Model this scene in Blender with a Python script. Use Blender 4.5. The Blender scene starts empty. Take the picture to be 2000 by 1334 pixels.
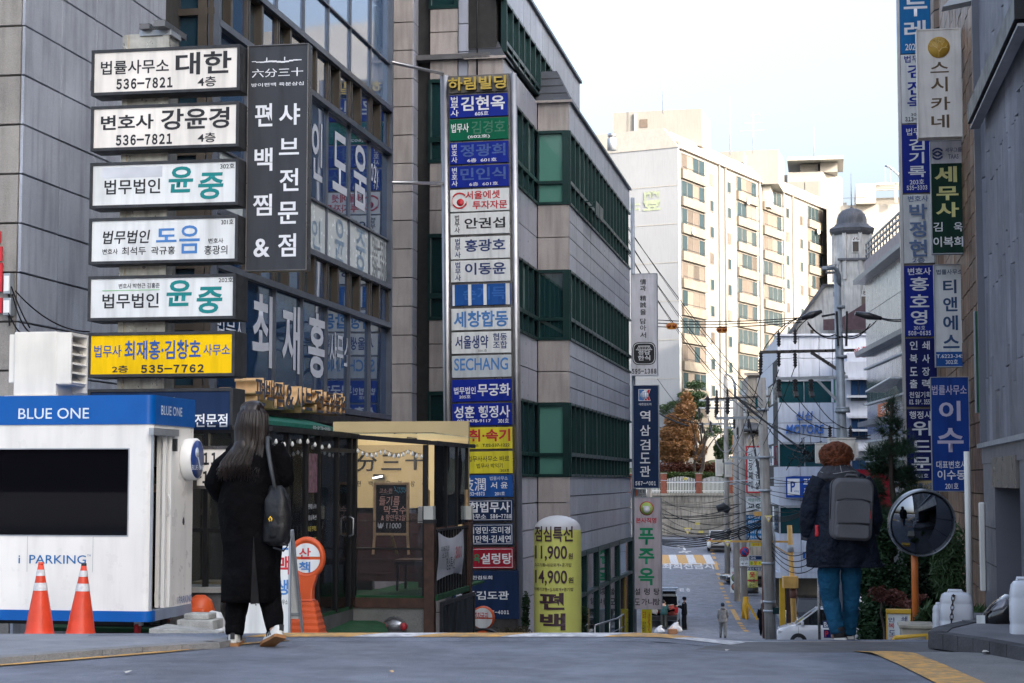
import bpy, math, random
from mathutils import Matrix, Vector
from math import cos, sin, pi as PI
Tr, Ro, I4 = Matrix.Translation, Matrix.Rotation, Matrix.Identity(4)
random.seed(7)
sc = bpy.context.scene
rad = math.radians
# ---------------------------------------------------------------- camera, sky, sun, exposure
F = 3500.0; CZ = 1.12; TH = math.atan(270 / F)
cam = bpy.data.objects.new('camera', bpy.data.cameras.new('camera')); sc.collection.objects.link(cam)
cam.location = (0, 0, CZ); cam.rotation_euler = (PI / 2 + TH, 0, 0)
cam.data.sensor_width = 36; cam.data.lens = 36 * F / 2000; cam.data.clip_start = .1; cam.data.clip_end = 3000
sc.camera = cam
SUN_EL = 25; SUN_AZ = 128          # compass style: degrees clockwise from +Y (the view direction)
w = bpy.data.worlds.new('World'); sc.world = w; w.use_nodes = True
nt = w.node_tree; bg = nt.nodes['Background']
sky = nt.nodes.new('ShaderNodeTexSky'); sky.sky_type = 'NISHITA'; sky.sun_disc = False
sky.sun_elevation = rad(SUN_EL); sky.sun_rotation = rad(SUN_AZ); sky.air_density = 1.0; sky.dust_density = 10; sky.ozone_density = 2.6
hs = nt.nodes.new('ShaderNodeHueSaturation'); hs.inputs['Saturation'].default_value = 0.7
nt.links.new(sky.outputs[0], hs.inputs['Color']); nt.links.new(hs.outputs[0], bg.inputs[0]); bg.inputs[1].default_value = 0.15
sun = bpy.data.objects.new('sun', bpy.data.lights.new('sun', 'SUN')); sc.collection.objects.link(sun)
sun.data.energy = 2.0; sun.data.angle = rad(.6); sun.data.color = (1, .89, .76)
sd = Vector((sin(rad(SUN_AZ)) * cos(rad(SUN_EL)), cos(rad(SUN_AZ)) * cos(rad(SUN_EL)), sin(rad(SUN_EL))))
sun.rotation_euler = sd.to_track_quat('Z', 'Y').to_euler()
sc.view_settings.view_transform = 'Standard'; sc.view_settings.look = 'None'
sc.view_settings.exposure = 2.43; sc.view_settings.gamma = 1; sc.view_settings.use_curve_mapping = False
sc.cycles.max_bounces = 7; sc.cycles.diffuse_bounces = 3; sc.cycles.glossy_bounces = 4; sc.cycles.transparent_max_bounces = 12
sc.cycles.use_denoising = True
# ---------------------------------------------------------------- helpers
PHI = math.atan(.1743)
SX = Vector((cos(PHI), -sin(PHI), 0)); UY = Vector((sin(PHI), cos(PHI), 0))
_c, _s = cos(TH), sin(TH)
def ray(px, py):
 v = (667 - py) / F; h = (px - 1000) / F
 y = _c - v * _s; z = _s + v * _c
 return Vector((h, y, z))
def P(px, py, d):
 r = ray(px, py); k = d / r.y
 return Vector((r.x * k, d, CZ + r.z * k))
GP = [(-80, -.9), (-20, -1.12), (12.6, -1.12), (13.0, -1.13), (14, -1.235), (17.2, -1.515), (24, -2.16), (36, -3.32), (60, -5.62), (80, -7.38), (86, -7.78), (92, -7.86), (100, -7.52),
   (140, -6.1), (165, -5.25), (185, -5.0), (186, -1.4), (230, 2.5), (400, 6), (2500, 6)]
def g(y):
 for (a, za), (b, zb) in zip(GP, GP[1:]):
  if y <= b: return CZ + za + (zb - za) * max(0, (y - a)) / (b - a)
 return CZ + GP[-1][1]
def cross(x, y):
 a = max(0, min(1, (x - .9) / .9)); b = max(0, min(1, (y - 11.7) / .9, (13.55 - y) / .5)); return -.07 * a * a * (3 - 2 * a) * b
class Pl:
 """a vertical frame: x along it, y into it (the viewer's side is -y), z up"""
 def __init__(s, O, ang): s.O = Vector(O); s.a = ang; s.M = Tr(s.O) @ Ro(ang, 4, 'Z'); s.I = s.M.inverted()
 def hit(s, px, py, y=0):
  o = s.I @ Vector((0, 0, CZ)); r = s.I.to_3x3() @ ray(px, py)
  k = (y - o.y) / r.y; q = o + r * k
  return q.x, q.z
 def box(s, b, y=0):
  px0, py0, px1, py1 = b; mx = (px0 + px1) / 2; my = (py0 + py1) / 2
  return s.hit(px0, my, y)[0], s.hit(mx, py1, y)[1], s.hit(px1, my, y)[0], s.hit(mx, py0, y)[1]
 def off(s, x=0, y=0, z=0): return Pl(s.M @ Vector((x, y, z)), s.a)
 def turn(s, x=0, y=0, z=0, a=0): return Pl(s.M @ Vector((x, y, z)), s.a + a)
def front(px, py, d): return Pl(P(px, py, d), -PHI)              # faces the camera, square to the street
def side(px, py, d): return Pl(P(px, py, d), PI / 2 - PHI)   # wall left of the street, x runs away
def sideR(px, py, d): return Pl(P(px, py, d), -PI / 2 - PHI) # wall right of the street, x runs towards us
class B:
 def __init__(s): s.v = []; s.f = []; s.sm = []
 def add(s, vs, fs, sm=False):
  n = len(s.v); s.v += [tuple(v) for v in vs]
  for f in fs: s.f.append([n + i for i in f]); s.sm.append(sm)
  return s
 def box(s, x0, x1, y0, y1, z0, z1):
  return s.add([(x0, y0, z0), (x1, y0, z0), (x1, y1, z0), (x0, y1, z0), (x0, y0, z1), (x1, y0, z1), (x1, y1, z1), (x0, y1, z1)],
      [(0, 3, 2, 1), (4, 5, 6, 7), (0, 1, 5, 4), (1, 2, 6, 5), (2, 3, 7, 6), (3, 0, 4, 7)])
 def bar(s, p, q, w, h=None):
  p, q = Vector(p), Vector(q); h = h or w; d = (q - p).normalized()
  up = Vector((0, 0, 1)) if abs(d.z) < .9 else Vector((0, 1, 0))
  a = d.cross(up).normalized() * w / 2; b = a.cross(d).normalized() * h / 2
  vs = [c + i * a + j * b for c in (p, q) for i, j in ((-1, -1), (1, -1), (1, 1), (-1, 1))]
  return s.add(vs, [(0, 1, 2, 3), (7, 6, 5, 4), (0, 4, 5, 1), (1, 5, 6, 2), (2, 6, 7, 3), (3, 7, 4, 0)])
 def rings(s, rs, cap=True, sm=True, closed=False):
  n = len(rs[0]); m = len(rs); vs = [v for r in rs for v in r]; fs = []
  for i in range(m if closed else m - 1):
   for j in range(n):
    a = i * n; b = ((i + 1) % m) * n; k = (j + 1) % n
    fs.append((a + j, a + k, b + k, b + j))
  s.add(vs, fs, sm); n0 = len(s.v) - len(vs)
  if cap and not closed:
   s.f.append([n0 + n - 1 - j for j in range(n)]); s.sm.append(False)
   s.f.append([n0 + (m - 1) * n + j for j in range(n)]); s.sm.append(False)
  return s
 def tube(s, pts, r, seg=8, cap=True):
  pts = [Vector(p) for p in pts]; rr = r if isinstance(r, (list, tuple)) else [r] * len(pts); out = []; pa = None
  for i, p in enumerate(pts):
   d = (pts[min(i + 1, len(pts) - 1)] - pts[max(i - 1, 0)]).normalized()
   if pa is None: pa = d.cross(Vector((0, 0, 1)) if abs(d.z) < .9 else Vector((0, 1, 0))).normalized()
   else: pa = (pa - d * pa.dot(d)).normalized()
   b = d.cross(pa)
   out.append([p + (pa * cos(t) + b * sin(t)) * rr[i] for t in [2 * PI * k / seg for k in range(seg)]])
  return s.rings(out, cap)
 def lathe(s, prof, c=(0, 0, 0), seg=20, axis='z', cap=True):
  out = []
  for r, h in prof:
   ring = []
   for k in range(seg):
    t = 2 * PI * k / seg; a, b = r * cos(t), r * sin(t)
    ring.append((c[0] + a, c[1] + b, c[2] + h) if axis == 'z' else (c[0] + b, c[1] + h, c[2] + a) if axis == 'y' else (c[0] + h, c[1] + a, c[2] + b))
   out.append(ring)
  return s.rings(out, cap)
 def poly(s, pts, y0, y1):
  """outline in x,z swept along y"""
  n = len(pts); vs = [(x, y0, z) for x, z in pts] + [(x, y1, z) for x, z in pts]
  return s.add(vs, [tuple(range(n))] + [tuple(range(2 * n - 1, n - 1, -1))] + [(i + n, (i + 1) % n + n, (i + 1) % n, i) for i in range(n)])
 def polyz(s, pts, z0, z1):
  n = len(pts); vs = [(x, y, z0) for x, y in pts] + [(x, y, z1) for x, y in pts]
  return s.add(vs, [tuple(range(n - 1, -1, -1)), tuple(range(n, 2 * n))] + [(i, (i + 1) % n, (i + 1) % n + n, i + n) for i in range(n)])
 def mesh(s, name='m'):
  m = bpy.data.meshes.new(name); m.from_pydata(s.v, [], s.f)
  if any(s.sm): m.polygons.foreach_set('use_smooth', s.sm)
  m.update(); return m
W = {}
LNK = sc.collection.objects.link
def ob(name, b, mat, parent=None, pl=None, M=None, label=None, bevel=0, kind=None, sub=0):
 me = b if isinstance(b, bpy.types.Mesh) else b.mesh(name)
 o = bpy.data.objects.new(name, me); LNK(o)
 if mat and not me.materials: me.materials.append(mat)
 wm = (pl.M if pl else M if M is not None else (W[parent.name] if parent else I4))
 W[o.name] = wm
 if parent: o.parent = parent; o.matrix_basis = W[parent.name].inverted() @ wm
 else: o.matrix_basis = wm
 if bevel:
  md = o.modifiers.new('bevel', 'BEVEL'); md.width = bevel; md.segments = 2; md.limit_method = 'ANGLE'; md.angle_limit = rad(50)
 if sub: md = o.modifiers.new('sub', 'SUBSURF'); md.levels = sub; md.render_levels = sub
 if label: o['label'] = label
 if kind: o['kind'] = kind
 return o
def tag(o, label, cat, group=None):
 o['label'] = label; o['category'] = cat
 if group: o['group'] = group
 return o
def thing(name, label, cat, pl=None, M=None, group=None):
 o = bpy.data.objects.new(name, None); LNK(o); o.empty_display_size = .2
 wm = pl.M if pl else M if M is not None else I4
 W[o.name] = wm; o.matrix_basis = wm
 return tag(o, label, cat, group)
_tm = {}
def tmesh(s, bold, ext, sp=1.0, ls=1.0):
 k = (s, bold, ext, sp, ls)
 if k in _tm: return _tm[k]
 c = bpy.data.curves.new('lettering', 'FONT'); c.body = s; c.size = 1; c.offset = bold * .5; c.resolution_u = 3; c.extrude = ext
 c.align_x = 'CENTER'; c.space_character = sp; c.space_line = ls
 o = bpy.data.objects.new('t', c); m = bpy.data.meshes.new_from_object(o); bpy.data.objects.remove(o)
 xs = [v.co.x for v in m.vertices]; ys = [v.co.y for v in m.vertices]
 _tm[k] = (m, min(xs), max(xs), min(ys), max(ys)); return _tm[k]
def text(s, mat, parent, pl, bx, y=-.004, bold=.02, ext=0, shear=0, rot=0, px=True, sp=1.0, ls=1.0, mirror=False, sidemat=None):
 """lettering fitted into a box on the frame (photo pixels when px)"""
 if all(q in '0123456789-. ' for q in s): s = s.translate({**{48 + i: 0xff10 + i for i in range(10)}, 45: 0xff0d, 46: 0xff0e, 32: 0x3000}); sp = .6; bold += .05
 m, a, b, c, d = tmesh(s, bold, ext, sp, ls)
 x0, z0, x1, z1 = pl.box(bx, y) if px else bx
 me = bpy.data.meshes.new('lettering'); kx = (x1 - x0) / (b - a); kz = (z1 - z0) / (d - c)
 T = Matrix(((kx, kz * shear, 0, x0 - kx * a - kz * shear * c), (0, 0, -1, y), (0, kz, 0, z0 - kz * c), (0, 0, 0, 1)))
 me = m.copy(); me.transform(T); me.materials.clear(); me.materials.append(mat)
 if kx * kz < 0: me.flip_normals()
 if ext and sidemat:
  me.materials.append(sidemat)
  for p in me.polygons:
   if abs(p.normal.y) < .5: p.material_index = 1
 MM = None
 if rot:
  cx, cz = (x0 + x1) / 2, (z0 + z1) / 2
  me.transform(Tr((cx, 0, cz)) @ Ro(rad(rot), 4, 'Y') @ Tr((-cx, 0, -cz)))
 return ob('lettering', me, None, parent, pl)
# ---------------------------------------------------------------- materials
MT = {}
def srgb(r, g_, b): return tuple(((c / 255) / 12.92 if c / 255 <= .04045 else ((c / 255 + .055) / 1.055) ** 2.4) for c in (r, g_, b))
def M_(name, col, rough=.6, metal=0, var=.12, scale=3, bump=0, bscale=60, rnd=0, speck=0, stain=0, spec=.5, coat=0, ior=1.45, sheen=0, mottle=None, bd=.01):
 if name in MT: return MT[name]
 m = bpy.data.materials.new(name); m.use_nodes = True; n = m.node_tree; N = n.nodes; L = n.links
 p = N['Principled BSDF']; p.inputs['Roughness'].default_value = rough; p.inputs['Metallic'].default_value = metal
 p.inputs['IOR'].default_value = ior; p.inputs['Specular IOR Level'].default_value = spec; p.inputs['Coat Weight'].default_value = coat
 if sheen: p.inputs['Sheen Weight'].default_value = sheen
 geo = N.new('ShaderNodeNewGeometry'); pos = geo.outputs['Position']
 cur = None
 def noise(sc_, det=4, vec=None):
  t = N.new('ShaderNodeTexNoise'); t.inputs['Scale'].default_value = sc_; t.inputs['Detail'].default_value = det
  L.new(vec or pos, t.inputs['Vector']); return t.outputs['Fac']
 def ramp(f, a, b, c0, c1):
  r = N.new('ShaderNodeMapRange'); r.inputs['From Min'].default_value = a; r.inputs['From Max'].default_value = b
  r.inputs['To Min'].default_value = c0; r.inputs['To Max'].default_value = c1; L.new(f, r.inputs['Value']); return r.outputs[0]
 def mul(a, b):
  t = N.new('ShaderNodeMath'); t.operation = 'MULTIPLY'; L.new(a, t.inputs[0]); L.new(b, t.inputs[1]); return t.outputs[0]
 fac = None
 if var: fac = ramp(noise(scale), .3, .7, 1 - var, 1 + var)
 if speck:
  f2 = ramp(noise(220, 2), .35, .65, 1 - speck, 1 + speck); fac = mul(fac, f2) if fac else f2
 if stain:
  mp = N.new('ShaderNodeMapping'); mp.inputs['Scale'].default_value = (3.5, 3.5, .35); L.new(pos, mp.inputs[0])
  f3 = ramp(noise(2.2, 6, mp.outputs[0]), .45, .75, 1, 1 - stain); fac = mul(fac, f3) if fac else f3
 if rnd:
  oi = N.new('ShaderNodeObjectInfo'); f4 = ramp(oi.outputs['Random'], 0, 1, 1 - rnd, 1 + rnd); fac = mul(fac, f4) if fac else f4
 base = N.new('ShaderNodeRGB'); base.outputs[0].default_value = (*col, 1); bo = base.outputs[0]
 if mottle:
  mx = N.new('ShaderNodeMix'); mx.data_type = 'RGBA'; L.new(ramp(noise(mottle[1]), .4, .62, 0, 1), mx.inputs[0]); L.new(bo, mx.inputs[6]); mx.inputs[7].default_value = (*mottle[0], 1); bo = mx.outputs[2]
 if fac:
  vm = N.new('ShaderNodeVectorMath'); vm.operation = 'SCALE'; L.new(bo, vm.inputs[0]); L.new(fac, vm.inputs['Scale']); bo = vm.outputs[0]
 L.new(bo, p.inputs['Base Color'])
 if rough > .12: L.new(ramp(noise(7), .3, .7, rough * .85, min(1, rough * 1.15)), p.inputs['Roughness'])
 if bump:
  bp = N.new('ShaderNodeBump'); bp.inputs['Strength'].default_value = bump; bp.inputs['Distance'].default_value = bd
  L.new(noise(bscale, 5), bp.inputs['Height']); L.new(bp.outputs[0], p.inputs['Normal'])
 MT[name] = m; return m
def GL(name, tint=(.9, .95, .95), dens=.0, ior=1.5, dark=(.02, .03, .03), rough=.02, wob=0):
 """thin glass: fresnel mirror over a partly clear pane"""
 m = bpy.data.materials.new(name); m.use_nodes = True; n = m.node_tree; N = n.nodes; L = n.links; N.remove(N['Principled BSDF'])
 out = N['Material Output']; tr = N.new('ShaderNodeBsdfTransparent'); tr.inputs[0].default_value = (*tint, 1)
 df = N.new('ShaderNodeBsdfDiffuse'); df.inputs[0].default_value = (*dark, 1); gl = N.new('ShaderNodeBsdfGlossy'); gl.inputs['Roughness'].default_value = rough
 gl.inputs[0].default_value = (.9, .95, 1, 1)
 mx = N.new('ShaderNodeMixShader'); mx.inputs[0].default_value = dens; L.new(tr.outputs[0], mx.inputs[1]); L.new(df.outputs[0], mx.inputs[2])
 fr = N.new('ShaderNodeFresnel'); fr.inputs[0].default_value = ior; m2 = N.new('ShaderNodeMixShader')
 L.new(fr.outputs[0], m2.inputs[0]); L.new(mx.outputs[0], m2.inputs[1]); L.new(gl.outputs[0], m2.inputs[2]); L.new(m2.outputs[0], out.inputs[0])
 if wob:
  geo = N.new('ShaderNodeNewGeometry'); t = N.new('ShaderNodeTexNoise'); t.inputs['Scale'].default_value = .8; L.new(geo.outputs['Position'], t.inputs['Vector'])
  bp = N.new('ShaderNodeBump'); bp.inputs['Strength'].default_value = wob; bp.inputs['Distance'].default_value = .05; L.new(t.outputs[0], bp.inputs['Height'])
  L.new(bp.outputs[0], gl.inputs['Normal'])
 return m
def C8(*c): return srgb(*c)
asphalt = M_('asphalt', (.15, .168, .21), .6, var=.2, scale=1.3, bump=1.0, bscale=110, speck=.6, spec=.6, stain=.12, mottle=((.115, .128, .16), 2.3))
asphalt_old = M_('asphalt_old', (.2, .2, .2), .85, var=.15, scale=2, bump=1.0, bscale=60, speck=.35)
concrete = M_('concrete', (.3, .295, .28), .85, var=.18, scale=1.6, bump=.4, bscale=50, speck=.12, stain=.3)
kerb_dk = M_('kerb_dark', (.065, .065, .07), .85, var=.3, scale=3, bump=.8, bscale=40, speck=.3)
concrete_dk = M_('concrete_dark', (.11, .11, .115), .85, var=.25, scale=2, bump=.5, bscale=50, speck=.15)
paint_y = M_('road_yellow', (.62, .33, .08), .75, var=.14, scale=6, bump=.3, bscale=120, speck=.1, mottle=((.35, .24, .12), 14))
paint_w = M_('road_white', (.62, .62, .62), .75, var=.14, scale=6, bump=.3, bscale=120, speck=.1, mottle=((.4, .4, .42), 14))
white = M_('white_paint', (.78, .78, .76), .4, var=.04, scale=2, stain=.1)
cream = M_('cream_paint', (.72, .70, .64), .45, var=.06, scale=3, stain=.15)
black = M_('black_metal', (.012, .013, .015), .42, var=.3, scale=8)
blackf = M_('black_frame', (.028, .03, .034), .5, var=.35, scale=9, stain=.3)
steel = M_('steel', (.42, .42, .43), .42, 1, var=.1, scale=2, stain=.15)
steel_dk = M_('steel_dark', (.16, .15, .145), .3, .9, var=.3, scale=3)
galv = M_('galvanised', (.36, .39, .42), .5, .55, var=.15, scale=4)
wood = M_('wood_pale', (.5, .33, .17), .6, var=.2, scale=12)
wood_dk = M_('wood_brown', (.06, .028, .018), .55, var=.3, scale=10, bump=.2)
cblk = M_('cable_black', (.008, .008, .01), .85, var=.1, spec=.2)
blk = M_('ink_black', (.016, .017, .02), .55, var=.1)
wht = M_('ink_white', (.74, .75, .77), .5, var=.05)
blu = M_('ink_blue', (.02, .085, .3), .5, var=.05)
lblu = M_('ink_light_blue', (.06, .2, .48), .5, var=.05)
teal = M_('ink_teal', (.0, .2, .2), .5, var=.05)
red = M_('ink_red', (.5, .02, .03), .5, var=.05)
grn = M_('ink_green', (.0, .23, .1), .5, var=.05)
yel = M_('ink_yellow', (.75, .6, .12), .5, var=.05)
mar = M_('ink_maroon', (.085, .045, .055), .5, var=.05)
def face(name, col, rough=.5): return M_(name, col, rough, var=.07, scale=2.5, stain=.28, spec=.2)
f_white = face('sign_white', (.72, .74, .73)); f_warm = face('sign_warm', (.8, .76, .70)); f_grey = face('sign_grey', (.68, .68, .72)); f_blue = face('sign_blue', (.006, .022, .27), .4)
f_navy = face('sign_navy', (.012, .03, .085)); f_char = face('sign_charcoal', (.05, .054, .062), .5); f_yel = face('sign_yellow', (.9, .56, .0)); f_lem = face('sign_lemon', (.72, .63, .04))
f_green = face('sign_green', (.0, .12, .06)); f_red = face('sign_red', (.33, .012, .03)); f_navy2 = face('sign_deep_blue', (.006, .012, .11), .4); f_mid = face('sign_mid_blue', (.015, .09, .33))
def slab_grid(parent, name, pl, xs, zs, mat, y=0, t=.03, gap=.012, skip=None, jit=.003, rndm=None):
 """stone slabs standing proud of a backing wall, one object each, meshes shared by size"""
 cache = {}
 for i in range(len(xs) - 1):
  for j in range(len(zs) - 1):
   a, b, c, d = xs[i], xs[i + 1], zs[j], zs[j + 1]
   if skip and skip((a + b) / 2, (c + d) / 2): continue
   k = (round(b - a, 3), round(d - c, 3))
   if k not in cache:
    hw, hh = (b - a - gap) / 2, (d - c - gap) / 2; e = min(.006, hw * .2)
    bb = B(); bb.add([(-hw, 0, -hh), (hw, 0, -hh), (hw, 0, hh), (-hw, 0, hh), (-hw + e, -t, -hh + e), (hw - e, -t, -hh + e), (hw - e, -t, hh - e), (-hw + e, -t, hh - e), ],
     [(4, 5, 6, 7), (0, 1, 5, 4), (1, 2, 6, 5), (2, 3, 7, 6), (3, 0, 4, 7)])
    cache[k] = bb.mesh(name); cache[k].materials.append(mat)
   ob(name, cache[k], None, parent, pl.off((a + b) / 2, y + random.uniform(-jit, jit), (c + d) / 2))
def lin(a, b, n): return [a + (b - a) * i / n for i in range(n + 1)]
def steps(a, b, s, o=0):
 r = [a]; x = a + (o or s)
 while x < b - .02: r.append(x); x += s
 return r + [b]
# ---------------------------------------------------------------- ground, road, pavements, markings
def ghill(x, y):
 return g(y)
ys = sorted(set([-80, -40, -20, 0, 6, 9] + [10 + .5 * i for i in range(20)] + [20 + 2 * i for i in range(30)] + [80 + 3 * i for i in range(12)] + [120, 130, 140, 150, 160, 165, 186, 187, 200, 230, 300, 400, 800, 2500]))
def sheet(edges, dz, mat, name, zf=None, nx=1, **kw):
 """edges: (y, x left, x right) rows; follows the slope of the street"""
 b = B(); vs = []
 E_ = []
 for (a, b_) in zip(edges, edges[1:]):
  yy = [a[0]] + [y for y in ys if a[0] < y < b_[0]]
  for y in yy:
   t = (y - a[0]) / (b_[0] - a[0]); E_.append((y, a[1] + t * (b_[1] - a[1]), a[2] + t * (b_[2] - a[2])))
 E_.append(edges[-1])
 n = nx + 1
 for y, x0, x1 in E_:
  for i in range(n):
   x = x0 + (x1 - x0) * i / nx; vs.append((x, y, (zf(x, y) if zf else g(y)) + dz))
 fs = [(r * n + i, r * n + i + 1, (r + 1) * n + i + 1, (r + 1) * n + i) for r in range(len(E_) - 1) for i in range(nx)]
 b.add(vs, fs, True); return ob(name, b, mat, **kw)
sheet([(-80, -300, 300), (2500, -1500, 1500)], -.03, concrete_dk, 'ground', kind='structure', nx=2)
sheet([(-80, -30, 8), (-20, -22, 4.5), (10.5, -12, 3.6), (12.6, -3.4, 3.3), (13.2, -3.1, 3.2), (30, 0, 5.8), (60, 5.0, 11.5), (85, 7.0, 14.5), (150, 12.2, 19.5), (165, 12, 21)], 0, asphalt, 'road', zf=lambda x, y: g(y) + cross(x, y), kind='structure', nx=32)
sheet([(150, -30, 60), (164.9, -30, 60)], .008, asphalt, 'cross_road', kind='structure', nx=2)
# left pavement with kerb
def gs(x, y): return g(y)
kb = [P(-420, 1336, 9.85), P(0, 1293, 11.0), P(200, 1277, 11.52), P(430, 1262, 12.06), P(480, 1258, 12.4)]
def lift(y): return .04 * max(0, min(1, (15.5 - y) / 3))
b = B()
for i in range(len(kb) - 1):
 p, q = kb[i], kb[i + 1]; d = Vector((q.x - p.x, q.y - p.y, 0)).normalized(); nrm = Vector((-d.y, d.x, 0)) * .14
 n = 3
 for k in range(n):
  a = p.lerp(q, k / n); c = p.lerp(q, (k + 1) / n - .006)
  vs = []
  for o_ in (Vector((0, 0, 0)), nrm):
   for v in (a, c):
    w_ = v + o_; vs += [(w_.x, w_.y, g(w_.y) - .02), (w_.x, w_.y, g(w_.y) + .042)]
  b.add(vs, [(0, 2, 3, 1), (4, 5, 7, 6), (1, 3, 7, 5), (0, 1, 5, 4), (2, 6, 7, 3)])
ob('kerb_left', b, asphalt_old, kind='structure')
b = B(); nr = 16
for r in range(nr + 1):
 y = 9.6 + r * .9
 # kerb line x at this y
 if y <= 11: xr = kb[0].x + (kb[1].x - kb[0].x) * (y - 9.85) / 1.15
 elif y <= 12.06: xr = kb[1].x + (kb[3].x - kb[1].x) * (y - 11) / 1.06
 else: xr = -1.96 + (y - 12.06) * .12
 xr -= .14 if y < 12.06 else 0.0
 for x in (-14, xr): b.v.append((x, y, g(y) + lift(y)))
for r in range(nr): b.f.append([2 * r, 2 * r + 1, 2 * r + 3, 2 * r + 2]); b.sm.append(False)
pave_blue = M_('pavement', (.2, .215, .24), .8, var=.15, scale=3, bump=.9, bscale=35, speck=.2)
ob('pavement_left', b, pave_blue, kind='structure')
# pale gutter and the yellow line on the left
def strip(name, pts, wid, mat, dz=.006, kind='structure', parent=None):
 b = B(); prev = None
 for i, p in enumerate(pts):
  a = pts[max(i - 1, 0)]; c = pts[min(i + 1, len(pts) - 1)]; d = Vector((c[0] - a[0], c[1] - a[1], 0)).normalized(); n = Vector((-d.y, d.x, 0)) * wid / 2
  for s_ in (-1, 1): q = Vector((p[0], p[1], 0)) + n * s_; b.v.append((q.x, q.y, g(q.y) + dz + cross(q.x, q.y)))
 for i in range(len(pts) - 1): b.f.append([2 * i, 2 * i + 1, 2 * i + 3, 2 * i + 2]); b.sm.append(False)
 return ob(name, b, mat, parent, kind=kind)
def rp(px, py):   # a photo point on the flat near road
 r = ray(px, py); k = -CZ / r.z; return (r.x * k, r.y * k)
L1 = [rp(-300, 1324), rp(0, 1301), rp(200, 1285), rp(330, 1274), rp(430, 1263)]
def rsp(pts, n=6):
 out = []
 for a, c in zip(pts, pts[1:]): out += [(a[0] + (c[0] - a[0]) * i / n, a[1] + (c[1] - a[1]) * i / n) for i in range(n)]
 return out + [pts[-1]]
strip('gutter_left', rsp([(x, y + .16) for x, y in L1]), .3, asphalt_old, .004)
strip('yellow_line_left', rsp(L1 + [(-1.45, 12.75)]), .075, paint_y, .008)
# right: rough old asphalt, yellow line, kerb, raised pavement
b = B()
pts = [(3.6, 8.0), (7.5, 8.0), (7.5, 14.5), (4.6, 14.5), (3.1, 13.4), (2.55, 12.6), (2.5, 11.8), (2.62, 10.8)]
L2 = [rp(1990, 1400), rp(1905, 1350), rp(1800, 1300), rp(1740, 1275), rp(1690, 1258)]
R2 = [(a[0] + .05, a[1]) for a in L2]
vs = []; n = len(R2)
for (x, y) in R2: vs.append((x, y, g(y) + .004 + cross(x, y))); vs.append((x + 3.4, y, g(y) + .004 + cross(x + 3.4, y)))
b.add(vs, [(2 * i, 2 * i + 1, 2 * i + 3, 2 * i + 2) for i in range(n - 1)])
ob('old_asphalt_right', b, asphalt_old, kind='structure')
strip('yellow_line_right', rsp(L2), .27, paint_y, .008)
kr = [rp(2260, 1345), rp(2000, 1292), rp(1900, 1272), rp(1813, 1259)]; kr.append((2.98, 12.75)); kr.append((3.3, 13.3))
b = B()
for i in range(len(kr) - 1):
 p = Vector((*kr[i], 0)); q = Vector((*kr[i + 1], 0)); d = (q - p).normalized(); nr_ = Vector((d.y, -d.x, 0)) * .12
 for k in range(3):
  a = p.lerp(q, k / 3); c = p.lerp(q, (k + 1) / 3 - .012); vs = []
  for o_ in (Vector(), nr_):
   for v in (a, c): w_ = v + o_; zz = 0.085 + CZ - 1.12; vs += [(w_.x, w_.y, -.02), (w_.x, w_.y, zz)]
  b.add(vs, [(0, 1, 3, 2), (4, 6, 7, 5), (1, 5, 7, 3), (0, 4, 5, 1), (2, 3, 7, 6)])
ob('kerb_right', b, kerb_dk, kind='structure')
b = B(); b.polyz([(kr[0][0] + .1, kr[0][1] - .3), (kr[0][0] + 8, kr[0][1] - .3), (12, 14.2), (3.35, 14.2), (3.36, 13.3), (kr[4][0] + .12, kr[4][1]), (kr[3][0] + .12, kr[3][1]), (kr[2][0] + .12, kr[2][1] + .0), (kr[1][0] + .12, kr[1][1])][::-1], -.5, .078)
ob('pavement_right', b, M_('pavement_grey', (.15, .15, .16), .85, var=.25, scale=2, bump=.5, speck=.2), kind='structure')
# speed hump with its painted blocks at the crest
def hz(y): return g(y) + .03 * max(0, 1 - ((y - 12.98) / .42) ** 2)
HX = [-3.0, 0, .8] + [1 + .12 * i for i in range(10)] + [3.1]
b = B(); yy = [12.56 + .07 * i for i in range(13)]
vs = [(x, y, hz(y) + .001 + cross(x, y)) for y in yy for x in HX]
nH = len(HX); b.add(vs, [(nH * i + j, nH * i + j + 1, nH * i + nH + j + 1, nH * i + nH + j) for i in range(12) for j in range(nH - 1)], True); ob('speed_hump', b, asphalt, kind='structure')
cuts = [(-1.9, 'y'), (-1.15, 'w'), (-.72, 'y'), (-.1, 'w'), (.28, 'w'), (.62, 'y'), (1.1, 'w'), (1.62, 'y'), (2.42, None)]
for (x0, c), (x1, _) in zip(cuts, cuts[1:]):
 b = B(); y2 = [12.72 + .06 * i for i in range(8)]
 xx = [x0 + (x1 - x0) * q / 5 for q in range(6)]
 vs = [(x + (y - 12.7) * .9, y, hz(y) + .005 + cross(x + (y - 12.7) * .9, y)) for y in y2 for x in xx]
 b.add(vs, [(6 * i + q, 6 * i + q + 1, 6 * i + q + 7, 6 * i + q + 6) for i in range(7) for q in range(5)]); ob('hump_marking', b, paint_y if c == 'y' else paint_w, kind='structure')
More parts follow.
